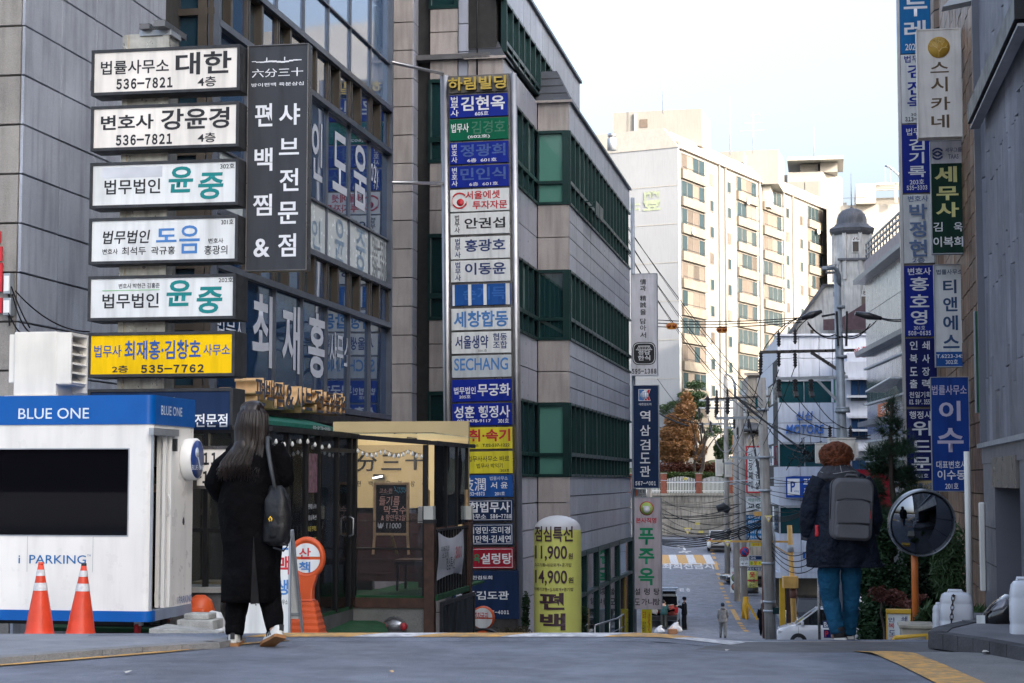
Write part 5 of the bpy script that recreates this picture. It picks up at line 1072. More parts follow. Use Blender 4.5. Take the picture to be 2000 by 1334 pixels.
# A-board, orange round barricade
lean_ = 0
def afr(t, pl, w_, h):
 ob('rear_leg', B().bar((-w_ / 2 + .02, .45, -.0), (-w_ / 2 + .02, .03, h), .025).bar((w_ / 2 - .0, .42, 0), (w_ / 2 - .0, .03, h), .025).bar((-w_ / 2 + .02, .35, h * .2), (w_ / 2, .35, h * .2), .02), galv, t, pl); ob('rear_board', B().add([(-w_ / 2 + .02, .38, h * .15), (w_ / 2 - .02, .38, h * .15), (w_ / 2 - .02, .06, h), (-w_ / 2 + .02, .06, h)], [(0, 1, 2, 3)]), f_white, t, pl)
lightbox('a_board', 'white A-board with blue and red Korean letters behind the walking woman', 'sign', (466, 1035, 568, 1246), 17.6, .02, f_white,
 [('산', lblu, (540, 1040, 566, 1074), {'bold': .05}), ('맥', red, (543, 1086, 566, 1122), {'bold': .05}), ('생', lblu, (540, 1132, 563, 1162), {'bold': .05}), ('법무사', blk, (470, 1171, 486, 1181)), ('최재홍', blk, (489, 1168, 530, 1183), {'bold': .035}), ('사무소', blk, (545, 1171, 562, 1181))], fmat=galv, rim=.02, mk=afr)
po = front(597, 1245, 18.5); xo0, _, xo1, _ = po.box((570, 1088, 625, 1090)); ro = .19
to = thing('round_barricade', 'orange plastic barricade with a round two-part sign head by the A-board', 'barricade', po); zc2 = po.hit(600, 1090)[1]
ob('ring', B().rings([[( (ro - .02 + .03 * cos(a)) * cos(q), .02 + .03 * sin(a) * 1.2, zc2 + (ro - .02 + .03 * cos(a)) * sin(q) * 1.1) for a in [2 * PI * i / 8 for i in range(8)]] for q in [2 * PI * k / 32 for k in range(32)]], False, True, True), plastic_o, to, po)
ob('disc', B().poly([((ro - .015) * cos(a), zc2 + (ro - .015) * 1.1 * sin(a)) for a in [2 * PI * k / 32 for k in range(32)]], .0, .04), plastic_o, to, po)
for s_ in (1, -1):
 pts = [((ro - .045) * cos(a), zc2 + s_ * .015 + s_ * (ro - .06) * 1.05 * sin(a)) for a in [PI * k / 14 for k in range(15)]]; ob('sign_face', B().poly(pts if s_ < 0 else pts[::-1], -.006, 0.0), f_white, to, po)
text('산', red, to, po, (584, 1070, 607, 1091), -.01, .045); text('책', lblu, to, po, (584, 1097, 606, 1118), -.01, .045)
ob('neck', B().rings([[(x * w_, y * dd + .03, z) for x, y in ((-1, -1), (1, -1), (1, 1), (-1, 1))] for z, w_, dd in ((zc2 - ro * .85, .12, .04), (zc2 - ro * 1.6, .075, .05), (zc2 - ro * 2.2, .07, .06), (zc2 - ro * 2.3, .09, .08))], sm=False), plastic_o, to, po, bevel=.015)
rg = [[(x * w_, y * w_ * .8 + .04, z) for x, y in ((-1, -1), (1, -1), (1, 1), (-1, 1))] for z, w_ in [(zc2 - ro * 2.3 - (zc2 - ro * 2.3) * k / 12, (.09 + .09 * k / 12) * (1 + (.04 if k % 2 else 0))) for k in range(13)]]
ob('stepped_base', B().rings(rg, sm=False), plastic_o, to, po)
po = front(943, 1252, 30.5); to = thing('no_parking_sign', 'round orange no parking board reading 주차금지 at the foot of the sign pillar', 'sign', po); zc2 = po.hit(943, 1207)[1]; ro = .2
ob('disc', B().lathe([(.001, -.04), (ro * .9, -.04), (ro, 0), (ro, .06), (.001, .06)], (0, 0, zc2), 26, 'y'), plastic_o, to, po)
for s_ in (1, -1):
 pts = [((ro - .03) * cos(a), zc2 + s_ * .012 + s_ * (ro - .04) * sin(a)) for a in [PI * k / 12 for k in range(13)]]; ob('sign_face', B().poly(pts if s_ < 0 else pts[::-1], -.048, -.04), f_white, to, po)
text('주차금지', red, to, po, (925, 1196, 953, 1209), -.05, .04); ob('foot', B().rings([[(x * w_, y * w_ + .03, z) for x, y in ((-1, -1), (1, -1), (1, 1), (-1, 1))] for z, w_ in ((0 - .3, .14), (zc2 - ro * .8, .06))], sm=False), plastic_o, to, po)
po = front(944, 1250, 27.5); to = thing('folded_chair', 'black chair back just showing above the road crest by the sign pillar', 'chair', po)
ob('chair_back', B().tube([(-.26, 0, -.4)] + [(-.26 * cos(a), 0, .02 + .14 * sin(a)) for a in [PI * i / 10 for i in range(11)]] + [(.26, 0, -.4)], .02), black, to, po); ob('back_panel', B().box(-.22, .22, 0, .02, -.3, .1), black, to, po)
ob('seat', B().box(-.24, .24, -.3, .1, -.42, -.38), black, to, po)
# stainless handrails along the office building
po = side(1150, 1235, 38.0)
for (pa, d_, lb) in (((1128, 1232), 40, 'low stainless handrail beyond the yellow column'), ((1205, 1208), 50, 'stainless handrail in front of the shop windows')):
 q = Pl(P(pa[0], pa[1], d_), PI / 2 - PHI); th = thing('handrail', lb, 'handrail', q.off(0, 0, -1.0)); ob('top_rail', B().tube([(-2.5, .3, 0), (0, 0, 0), (1.6, 0, .0), (1.7, 0, -.9)], .025, 8), steel, th, q)
 for k in (-2.5, -.9, .6): ob('upright', B().tube([(k, .3 if k < -1 else .1 if k < 0 else 0, 0), (k, .3 if k < -1 else .1 if k < 0 else 0, -1.0)], .02, 8), steel, th, q)
 ob('mid_rail', B().tube([(-.9, .1, -.35), (1.65, 0, -.35)], .015, 6), steel, th, q)
# ---------------------------------------------------------------- right: slate building
Lp = P(1912, 500, 16.0); sr = Pl((Lp.x, Lp.y, 0), -PI / 2 - PHI)   # x runs towards us
fr_ = Pl((Lp.x, Lp.y, 0), -PHI)
slate = M_('slate_grey', (.18, .187, .215), .42, var=.22, scale=1.2, rnd=.22, stain=.3, bump=.2, bscale=12, speck=.06)
slate2 = M_('slate_smooth', (.14, .145, .17), .35, var=.12, scale=2)
t = thing('slate_building', 'dark slate panel clad building on the right edge of the photo', 'building', sr.off(0, 0, g(16)))
zc3 = sr.hit(1925, 868)[1]; Z1 = CZ + 9.5
ob('wall', B().box(.0, 8, .08, 9, zc3 + .0, Z1), joint, t, sr)
# vertical panels of uneven length
rnd = random.Random(4); x = 0; cache = {}
while x < 7.8:
 wv_ = .165; z = zc3 + rnd.choice((0, .2, .4, .6)) * 1
 if z > zc3: 
  pass
 z = zc3; first = True
 while z < 7.4:
  h = rnd.choice((.45, .6, .75)) if first else .9; first = False; k = (h,)
  if k not in cache:
   e = .009; cache[k] = B().add([(0, 0, 0), (wv_ - e, 0, 0), (wv_ - e, 0, h - e), (0, 0, h - e), (0, -.03, 0), (wv_ - e, -.012, .0), (wv_ - e, -.012, h - e - .07), (0, -.03, h - e)], [(4, 5, 6, 7), (0, 1, 5, 4), (1, 2, 6, 5), (2, 3, 7, 6), (3, 0, 4, 7)]).mesh('slate_panel'); cache[k].materials.append(slate)
  ob('slate_panel', cache[k], None, t, sr.off(x, .075 + rnd.uniform(-.01, .01), z)); z += h
 x += wv_
ob('end_return', B().box(-.02, .0, -.02, 4, zc3, Z1), slate2, t, sr)
# slanted dark channel across the wall
xa_, za_ = sr.hit(1912, 224); xb2, zb2 = sr.hit(2000, 36)
k_ = (zb2 - za_) / (xb2 - xa_)
ob('channel', B().bar((xa_, -.05, za_), (xa_ + 4, -.05, za_ + 4 * k_), .1, .16), black, t, sr); ob('channel_trim', B().bar((xa_, -.04, za_ - .12), (xa_ + 4, -.04, za_ - .12 + 4 * k_), .08, .02), steel, t, sr)
# plain band, posts and the recess under it
zb3 = sr.hit(1930, 905)[1]; gz = g(15)
ob('lower_band', B().box(.0, 8, -.01, 8, zb3, zc3 - .02), slate2, t, sr); ob('drip_edge', B().box(-.02, 8, -.05, .0, zc3 - .03, zc3 + .01), galv, t, sr)
xr0, xr1 = sr.hit(1944, 1000)[0], sr.hit(1993, 1000)[0]
ob('recess_wall', B().box(.0, 8, 1.2, 1.4, gz - .3, zb3), M_('render_brown', (.065, .055, .05), .9, var=.3, scale=2, bump=.3), t, sr)
ob('pier', B().box(.0, xr0, 0, 1.3, gz - .3, zb3), slate2, t, sr); ob('pier', B().box(xr1, xr1 + 2.5, 0, 1.3, gz - .3, zb3), slate2, t, sr)
zl = sr.hit(1965, 950)[1]; ob('lintel', B().box(xr0, xr1, .02, .5, zl, zb3), slate2, t, sr); ob('fascia_plate', B().box(xr0 - .06, xr1 - .08, -.02, .015, zl - .01, zb3 + .04), M_('brushed_plate', (.3, .28, .27), .3, .8, stain=.3), t, sr)
for z in (1100, 1030): zz_ = sr.hit(1930, z)[1]; ob('joint', B().box(.0, xr0, -.004, .0, zz_, zz_ + .01), black, t, sr)
# cream pipe and green strip at the corner
pz = lambda y: fr_.hit(1920, y)[1]
o = ob('downpipe', B().tube([(-.10, .5, -.3), (-.10, .5, pz(880))], .03, 8), cream, pl=fr_); tag(o, 'cream downpipe at the far corner of the slate building', 'pipe')
t2 = thing('green_strip', 'narrow bright green strip between the tiled and slate buildings', 'panel', fr_.off(-.1, 2.2, pz(790))); ob('strip', B().box(fr_.hit(1906, 700, 2)[0], fr_.hit(1917, 700, 2)[0], 2.0, 2.1, pz(790), pz(568)), M_('panel_green', (.04, .16, .08), .4), t2, fr_); ob('edge', B().box(fr_.hit(1904, 700, 2)[0], fr_.hit(1905.9, 700, 2)[0], 1.98, 2.1, pz(790), pz(568)), galv, t2, fr_)
# ---------------------------------------------------------------- right: brown tiled building
Lb = P(1906, 500, 27.0); sb = Pl((Lb.x, Lb.y, 0), -PI / 2 - PHI); Ltop = sb.hit(1836, 300)[0]
tile = M_('tile_brown', (.27, .17, .11), .5, var=.35, scale=1.4, rnd=.3, stain=.4, bump=.15)
t = thing('tiled_building', 'brown ceramic tiled building behind the vertical signs on the right', 'building', sb.off(0, 0, g(27)))
ob('wall', B().box(Ltop, 12, .05, 12, g(30) - 3, CZ + 13), joint, t, sb)
xs_t = steps(Ltop, 0.6, .62); 
tm = None; tw_, th_ = .62, .36; cnt = 0
z = g(27) - 1; rows = []
while z < CZ + 9.5: rows.append(z); z += th_
me = B().add([(-.3, 0, -.17), (.3, 0, -.17), (.3, 0, .17), (-.3, 0, .17), (-.3, -.03, -.17), (.3, -.03, -.17), (.3, -.03, .17), (-.3, -.03, .17), (0, -.045, -.17), (0, -.045, .17)], [(4, 8, 9, 7), (8, 5, 6, 9), (0, 1, 5, 8, 4), (2, 3, 7, 9, 6), (3, 0, 4, 7), (1, 2, 6, 5)]).mesh('wall_tile'); me.materials.append(tile)
nx_ = int((0.6 - Ltop) / tw_)
allp = [(j, i) for j in range(nx_) for i in range(len(rows))]
allp.sort(key=lambda a: -a[0]); stuffb = B()
for j, i in allp:
 x = Ltop + tw_ * (j + .5)
 if cnt < 290: ob('wall_tile', me, None, t, sb.off(x, .05 + random.uniform(-.004, .004), rows[i] + .18)); cnt += 1
 else: stuffb.box(x - .3, x + .3, .01, .05, rows[i] + .01, rows[i] + .35)
ob('wall_tiles', stuffb, tile, t, sb, kind='stuff')
# half round tiled stair tower at its end
tr_ = Pl(sb.M @ Vector((Ltop, .5, 0)), 0)
rows_b = B()
for i, z in enumerate(rows): 
 for k in range(14):
  a0 = PI * .35 + 2 * PI * k / 14; 
  a1 = a0 + 2 * PI / 14 * .94; R = .62
  rows_b.add([(R * cos(a0), R * sin(a0), z + .01), (R * cos(a1), R * sin(a1), z + .01), (R * cos(a1), R * sin(a1), z + .34), (R * cos(a0), R * sin(a0), z + .34)], [(0, 1, 2, 3)])
ob('round_corner', B().lathe([(.6, g(38) - 1), (.6, CZ + 14)], seg=20), joint, t, tr_); ob('corner_tiles', rows_b, tile, t, tr_, kind='stuff')
tag(ob('canopy', B().add([(-.2, 0, 0), (.5, 0, .12), (.5, .3, .12), (-.2, .3, 0), (.1, 0, .3)], [(0, 1, 4), (0, 3, 2, 1), (1, 2, 4), (0, 4, 3), (2, 3, 4)]), wht, pl=front(1868, 12, 26)), 'white pointed canopy corner at the top right, high on the tiled building', 'canopy')
# ---------------------------------------------------------------- right: long sign column
CD = 37.5
def lean_pl(pb, d): return Pl(P(pb[0], pb[3], d), -PHI)
pc2 = lean_pl((1770, 0, 1822, 945), CD); 
pc2 = Pl((pc2.O.x, pc2.O.y, 0), -PHI); xc0 = pc2.hit(1774, 800)[0]; xc1 = pc2.hit(1822, 800)[0]; zz2 = lambda y: pc2.hit(1790, y)[1]
t = thing('sign_column', 'tall steel framed column of blue and white lawyer name signs right of the street', 'sign column', pc2.off(0, 0, g(CD)))
ob('frame', B().box(xc0 - .045, xc1 + .1, .05, .3, zz2(990), CZ + 13), steel_dk, t, pc2); ob('post', B().box(xc0 - .1, xc0 - .045, -.02, .34, g(CD), CZ + 13), steel, t, pc2); ob('post', B().box(xc1 + .1, xc1 + .15, -.02, .34, g(CD), CZ + 13), steel, t, pc2)
W2_ = xc1 + .09 - xc0
def cpanel(y0, y1, m, txs, label):
 p = ob('sign_panel', B().box(xc0 - .035, xc1 + .09, .0, .05, zz2(y1), zz2(y0)), m, t, pc2, label=label, bevel=.005)
 for a in txs: text(a[0], a[1], p, pc2, a[2], a[3] if len(a) > 3 else -.005, a[4] if len(a) > 4 else .035)
sb_ = M_('letter_silver', (.62, .64, .68), .35); bs = M_('letter_slateblue', (.10, .16, .3), .4)
cpanel(-400, 104, face('sign_cyan', (.01, .16, .42)), [('두', wht, (1765, -10, 1811, 32)), ('레', wht, (1766, 40, 1808, 76)), ('202호', wht, (1768, 83, 1800, 98))], 'bright blue top panel reading 두레')
cpanel(106, 240, f_white, [('법무사', f_blue, (1766, 108, 1812, 122), -.005, .02), ('김', f_blue, (1772, 126, 1806, 152)), ('진', f_blue, (1772, 158, 1806, 185)), ('욱', f_blue, (1772, 188, 1808, 213)), ('303호', blk, (1779, 220, 1806, 226), -.005, .01), ('313-2', blk, (1768, 228, 1796, 237), -.005, .02)], 'white panel with deep blue name partly hidden')
cpanel(243, 376, f_blue, [('법무사', wht, (1770, 250, 1812, 264), -.005, .02), ('김', wht, (1775, 271, 1806, 293)), ('기', wht, (1775, 297, 1805, 319)), ('록', wht, (1774, 324, 1808, 346)), ('203호', wht, (1777, 350, 1805, 360), -.005, .02), ('535-3303', wht, (1771, 362, 1811, 371), -.005, .02)], 'blue panel reading 김기록 535-3303')
cpanel(380, 514, f_white, [('변호사', bs, (1773, 382, 1813, 394)), ('박', bs, (1776, 398, 1811, 428), -.04, .045), ('정', bs, (1776, 432, 1809, 463), -.04, .045), ('현', bs, (1776, 468, 1811, 501), -.04, .045), ('2층', bs, (1782, 503, 1807, 513))], 'white panel with raised blue letters 박정현')
cpanel(519, 657, f_blue, [('변호사', wht, (1773, 523, 1818, 537)), ('홍', wht, (1777, 541, 1814, 568)), ('호', wht, (1777, 575, 1815, 600)), ('영', wht, (1779, 606, 1811, 634)), ('301호', wht, (1785, 636, 1807, 644), -.005, .02), ('508-0635', wht, (1774, 646, 1818, 655), -.005, .02)], 'blue panel reading 홍호영 508-0635')
cpanel(661, 794, f_navy2, [(c, wht, (x, y, x + 15, y + 17)) for c, x, y in (('인', 1777, 666), ('복', 1777, 692), ('도', 1777, 717), ('출', 1777, 741), ('쇄', 1801, 666), ('사', 1801, 692), ('장', 1801, 717), ('력', 1801, 741))] + [('천일기획', wht, (1776, 765, 1818, 777), -.005, .02), ('02.594.3555', wht, (1776, 780, 1820, 790), -.005, .02)], 'dark blue panel of two columns of letters')
cpanel(799, 937, f_navy2, [('행정사', wht, (1776, 803, 1820, 818)), ('위', wht, (1781, 822, 1819, 851)), ('드', wht, (1781, 860, 1819, 883)), ('문', wht, (1781, 893, 1819, 919)), ('501호', wht, (1788, 925, 1813, 933), -.005, .02)], 'deep blue panel reading 위드문')
cpanel(939, 960, face('sign_tan', (.45, .36, .18)), [('법률상담', bs, (1782, 943, 1826, 955))], 'tan panel partly hidden behind the mirror')
# individual hanging signs beside it
def goldtree(t, pl, w_, h):
 x0, za, x1, zb_ = pl.box((1812, 71, 1855, 114), -.004); cx, cz, r = (x0 + x1) / 2, (za + zb_) / 2, (x1 - x0) / 2; gd = M_('gold_disc', (.55, .33, .05), .4); gd2 = M_('gold_line', (.75, .55, .2), .4)
 ob('gold_disc', B().lathe([(0.001, -.01), (r, -.01), (r, -.002)], (cx, 0, cz), 28, 'y'), gd, t, pl); b = B(); rn = random.Random(2)
 def br(x, z, a, l, w__):
  x2, z2 = x + l * sin(a), z + l * cos(a)
  if (x2 - cx) ** 2 + (z2 - cz) ** 2 > r * r * .85 or w__ < .002: return
  b.bar((x, -.013, z), (x2, -.013, z2), .004, w__); br(x2, z2, a + rn.uniform(.3, .7), l * .8, w__ * .72); br(x2, z2, a - rn.uniform(.3, .7), l * .8, w__ * .72)
 br(cx, cz - r * .9, 0, r * .5, .022); ob('branch_lines', b, gd2, t, pl)
brn = M_('letter_bronze', (.12, .07, .03), .45)
lightbox('hanging_sign', 'cream hanging sign with a gold tree disc and brown letters 스시카네', 'sign', (1791, 56, 1878, 268), 29.0, .28, f_warm, [(c, brn, bx, {'bold': .03}) for c, bx in (('스', (1817, 121, 1853, 142)), ('시', (1818, 150, 1851, 179)), ('카', (1818, 189, 1856, 215)), ('네', (1819, 224, 1854, 250)))], fmat=f_warm, rim=.02, mk=goldtree)
def taas(t, pl, w_, h):
 x0, za, x1, zb_ = pl.box((1817, 274, 1880, 319), -.002); ob('head_panel', B().box(x0, x1, -.004, 0, za, zb_), f_grey, t, pl)
 x0, za, x1, zb_ = pl.box((1819, 288, 1843, 313), -.004); cx, cz, r = (x0 + x1) / 2, (za + zb_) / 2, (x1 - x0) / 2; b = B()
 for k in range(24):
  if k % 12 in (0,): continue
  a = 2 * PI * k / 24; b.bar((cx + r * .9 * cos(a), -.008, cz + r * .9 * sin(a)), (cx + r * .9 * cos(a + .28), -.008, cz + r * .9 * sin(a + .28)), .004, .03)
 b.bar((cx - r * .75, -.008, cz), (cx, -.008, cz + r * .4), .004, .03).bar((cx, -.008, cz + r * .4), (cx + r * .75, -.008, cz), .004, .03).bar((cx - r * .75, -.008, cz), (cx, -.008, cz - r * .4), .004, .03).bar((cx, -.008, cz - r * .4), (cx + r * .75, -.008, cz), .004, .03); ob('emblem', b, nb, t, pl)
lightbox('hanging_sign', 'dark green hanging sign with yellow letters 세무사 under a grey TAAS head', 'sign', (1818, 274, 1882, 496), 29.6, .16, face('sign_dark_green', (.004, .035, .022)), [('세무그룹', nb, (1846, 288, 1878, 297), {'bold': .01, 'y': -.006}), ('TAAS', nb, (1852, 301, 1872, 310), {'bold': .01, 'y': -.006}),
 ('세', M_('letter_cream', (.65, .62, .25), .4), (1825, 325, 1869, 356), {'bold': .06}), ('무', MT['letter_cream'], (1829, 364, 1872, 391), {'bold': .06}), ('사', MT['letter_cream'], (1828, 395, 1873, 424), {'bold': .06}),
 ('김', wht, (1823, 434, 1841, 452)), ('욱', wht, (1863, 434, 1880, 452)), ('이복희', wht, (1823, 462, 1881, 482), {'bold': .035})], fmat=galv, rim=.015, mk=taas)
def tband(t, pl, w_, h):
 x0, za, x1, zb_ = pl.box((1828, 687, 1888, 716), -.002); ob('foot_panel', B().box(x0, x1, -.004, 0, za, zb_), f_mid, t, pl)
tn = M_('letter_petrol', (.015, .06, .16), .4)
lightbox('hanging_sign', 'white hanging sign with dark blue letters 티앤에스 and a blue foot T.6223-3453', 'sign', (1825, 516, 1888, 717), 30.2, .16, f_white, [('법률사무소', tn, (1829, 526, 1880, 536), {'bold': .02}), ('티', tn, (1842, 546, 1868, 573), {'bold': .05}), ('앤', tn, (1842, 580, 1870, 608), {'bold': .05}), ('에', tn, (1842, 616, 1871, 645), {'bold': .05}), ('스', tn, (1842, 654, 1874, 680), {'bold': .05}),
 ('T.6223-3453', wht, (1829, 692, 1888, 699), {'y': -.006}), ('302호', wht, (1847, 702, 1871, 711), {'y': -.006})], fmat=galv, rim=.015, mk=tband)
lv_ = M_('letter_lavender', (.5, .47, .6), .4)
lightbox('hanging_sign', 'blue hanging sign with big pale letters 이수 and 이수동 201호', 'sign', (1819, 736, 1894, 960), 28.4, .14, f_mid if False else face('sign_royal', (.01, .05, .26)), [('법률사무소', lv_, (1820, 752, 1888, 771)), ('이', lv_, (1834, 783, 1876, 822), {'bold': .05}), ('수', lv_, (1831, 836, 1882, 883), {'bold': .05}), ('대표변호사', wht, (1829, 900, 1888, 915), {'bold': .02}), ('이수동', wht, (1831, 918, 1886, 937), {'bold': .03}), ('201호', wht, (1846, 943, 1872, 955), {'bold': .02})], fmat=galv, rim=.01)
rust = M_('box_rusty', (.42, .4, .37), .5, var=.2, mottle=((.2, .08, .03), 5))
for bx, lb in (((1880, 127, 1898, 189), 'rusty white bracket box beside the cream sign'), ((1886, 345, 1906, 425), 'white bracket box beside the green sign'), ((1890, 586, 1912, 648), 'grey bracket box beside the white sign')):
 lightbox('bracket_box', lb, 'bracket', bx, 30.8, .3, rust, fmat=rust, rim=.01)
# ---------------------------------------------------------------- convex mirror
pm = front(1805.5, 1257, 15.4); zc4 = pm.hit(1805, 1022)[1]; rm = .292
orp = M_('pole_orange', (.60, .16, .03), .4, var=.15, scale=6, stain=.2)
t = thing('convex_mirror', 'round convex traffic mirror on an orange pole facing us', 'mirror', pm)
ob('pole', B().tube([(-.065, .1, -.1), (-.065, .1, zc4 + .15)], .03, 14), orp, t, pm)
ob('pole_bracket', B().box(-.1, -.03, .04, .1, zc4 - .06, zc4 + .06), galv, t, pm)
mir = M_('mirror_glass', (.2, .22, .25), .05, 1, var=.0)
MM_ = pm.M @ Tr((0, 0, zc4)) @ Ro(rad(14), 4, 'Z') @ Ro(rad(12), 4, 'X')
prof = [(rm * .94 * sin(a) / sin(.42), -.09 * (cos(a) - cos(.42)) / (1 - cos(.42)) + .0) for a in [.42 * i / 12 for i in range(13)]]; prof[0] = (.0005, prof[0][1])
ob('mirror_face', B().lathe(prof[::-1], (0, 0, 0), 48, 'y', cap=False), mir, t, M=MM_)
ob('rim', B().lathe([(rm * .94, .0), (rm * .955, -.02), (rm * .985, -.022), (rm, -.0), (rm, .05), (rm * .9, .07), (.001, .07)], (0, 0, 0), 48, 'y', cap=False), M_('rim_grey', (.25, .27, .29), .3, .7), t, M=MM_)
# ---------------------------------------------------------------- jerrycans, chain, planter, barrier, print sign
milk = M_('milky_plastic', (.62, .64, .68), .35, var=.04)
def can(px, py, d, w_, h, lb, ang=0, capc=None):
 o = P(px, py, d); M = Tr(o) @ Ro(-PHI + ang, 4, 'Z'); t = thing('jerrycan', lb, 'jerrycan', M=M, group='white plastic water cans on the right kerb')
 def rr(sx_, sy_, z): return [(sx_ * math.copysign(abs(cos(a)) ** .45, cos(a)), sy_ * math.copysign(abs(sin(a)) ** .45, sin(a)), z) for a in [2 * PI * (i + .5) / 24 for i in range(24)]]
 a, c = w_ / 2, w_ / 2 * .85
 ob('body', B().rings([rr(a * .93, c * .93, 0), rr(a, c, h * .04), rr(a, c, h * .3), rr(a * .97, c * .97, h * .33), rr(a * .97, c * .97, h * .36), rr(a, c, h * .39), rr(a, c, h * .7), rr(a * .96, c * .96, h * .72), rr(a * .96, c * .96, h * .76), rr(a * .97, c * .97, h * .8), rr(a * .88, c * .88, h * .93), rr(a * .7, c * .7, h * .98), rr(a * .3, c * .3, h)]), milk, t)
 ob('handle', B().tube([(-a * .5, 0, h * .95), (-a * .45, 0, h * 1.03), (a * .3, 0, h * 1.03), (a * .4, 0, h * .95)], .012), milk, t)
 return t
zg = CZ - 1.12 + .078
can(1869, 1240, 13.6, .245, .32, 'milky white plastic can wrapped with a rusty chain, on the right pavement')
can(1836, 1241, 13.9, .10, .235, 'narrow milky can half hidden left of the chained one', .3); can(2003, 1262, 12.3, .20, .445, 'tall milky white can cut by the right edge of the photo')
def chain(pts, r=.009, label='', lk=.034):
 P_ = [Vector(p) for p in pts]; segs = []; 
 for a, c in zip(P_, P_[1:]):
  n = max(1, int((c - a).length / lk)); segs += [(a.lerp(c, i / n), a.lerp(c, (i + 1) / n)) for i in range(n)]
 b = B()
 for i, (a, c) in enumerate(segs):
  d = (c - a).normalized(); u = d.cross(Vector((0, 0, 1)) if abs(d.z) < .9 else Vector((0, 1, 0))).normalized(); v = d.cross(u)
  if i % 2: u, v = v, u
  m = (a + c) / 2; L_ = (c - a).length * .72; b.rings([[m + d * (L_ * cos(q)) + u * (r * 1.3 * sin(q)) + (u * sin(q) + d * cos(q)) * .004 * cos(k) + v * .004 * sin(k) for k in (0, 2.1, 4.2)] for q in [2 * PI * j / 8 for j in range(8)]], False, True, True)
 o = ob('chain', b, M_('rusty_iron', (.04, .025, .02), .6, .5, var=.4), M=I4); o['kind'] = 'stuff'; tag(o, label, 'chain'); return o
q = lambda x, y, d: P(x, y, d)
chain([q(1863, 1160, 13.62), q(1862, 1164, 13.46), q(1859, 1200, 13.45), q(1857, 1238, 13.45), q(1880, 1240, 13.3), q(1920, 1243, 13.0), q(1960, 1247, 12.7), q(1985, 1252, 12.5)], label='rusty chain draped over the white can and along the kerb')
chain([q(1841, 1190, 13.75), q(1840, 1215, 13.75), q(1839, 1238, 13.75)], label='short rusty chain hanging by the narrow can')
p = front(1815, 1262, 14.3); t = thing('planter', 'worn cream planter with spiky green leaves behind the mirror pole', 'planter', p); x0, x1 = p.hit(1762, 1240)[0], p.hit(1822, 1240)[0]; zt5 = p.hit(1790, 1230)[1]
ob('box', B().box(x0, x1, .1, .45, -.2, zt5), M_('planter_cream', (.42, .38, .3), .7, var=.25, scale=8, stain=.4), t, p, bevel=.01); ob('rim', B().box(x0 - .02, x1 + .02, .08, .47, zt5, zt5 + .03), MT['planter_cream'], t, p, bevel=.008)
p = front(1746, 1262, 13.9); x0, x1 = 0, p.hit(1812, 1240)[0]; t = thing('yellow_barrier', 'low yellow steel tube barrier at the foot of the mirror pole', 'barrier', p); yp = M_('paint_yellow', (.65, .38, .03), .4, var=.1, stain=.2)
ob('frame', B().tube([(0, 0, -.2), (0, 0, .05), (.01, 0, .065), (x1, 0, .09), (x1, 0, -.2)], .018, 8), yp, t, p); ob('plate', B().box(.03, x1 - .03, 0, .01, -.15, .05), M_('plate_pale', (.6, .58, .5), .5), t, p)
lightbox('print_sign', 'white standing print shop sign with an orange top bar, 인쇄 복사 도장 고무', 'sign', (1731, 1197, 1780, 1262), 15.2, .04, f_white, [('인', nb, (1735, 1206, 1747, 1215)), ('쇄', nb, (1760, 1204, 1772, 1214)), ('복', red, (1735, 1217, 1747, 1227)), ('사', red, (1760, 1216, 1772, 1226)), ('도', nb, (1736, 1231, 1749, 1241)), ('고', red, (1736, 1243, 1746, 1252)), ('무', red, (1751, 1243, 1760, 1252))], fmat=yp, rim=.008,
 mk=lambda t, pl, w_, h: ob('top_bar', B().box(-w_ / 2, w_ / 2, -.02, .05, h, h + .03), yp, t, pl))
# scooter front peeking over the kerb
p = front(1950, 1238, 13.1); t = thing('scooter', 'black scooter front with clear headlamp parked by the slate doorway', 'scooter', p); blkp = M_('scooter_black', (.01, .01, .012), .15, coat=1)
ob('front_shell', B().rings([[( -.12 + x, y * w_ + .1, z) for x, y, z in ()] or [(cx + a * cos(q), .12 + c * sin(q), z) for q in [2 * PI * i / 16 for i in range(16)]] for cx, a, c, z in ((-.04, .06, .05, .02), (-.01, .11, .12, .06), (.03, .13, .15, .14), (.08, .1, .13, .22), (.12, .06, .09, .28))]), blkp, t, p)
ob('headlamp', B().rings([[(cx + a * cos(q), .03 + c * sin(q), z) for q in [2 * PI * i / 12 for i in range(12)]] for cx, a, c, z in ((.0, .05, .03, .13), (.03, .075, .05, .18), (.07, .05, .04, .25))]), M_('lamp_lens', (.2, .2, .22), .08, .5), t, p)
ob('wheel', B().lathe([(.13, -.04), (.16, -.03), (.17, 0), (.16, .03), (.13, .04)], (-.02, .15, -.06), 20, 'x'), black, t, p); ob('body', B().box(.1, .9, .05, .3, -.0, .2), blkp, t, p, bevel=.05); ob('plate', B().box(-.15, -.09, .02, .03, .02, .13), f_white, t, p); ob('windshield', B().bar((.1, .1, .24), (.2, .12, .36), .16, .01), GL('visor', dens=.4), t, p)
tag(ob('wall_lamp', B().box(-.03, .02, 0, .05, 0, .78), cream, pl=front(1922, 1155, 15.9), bevel=.01), 'white vertical strip box at the foot of the slate wall', 'box')
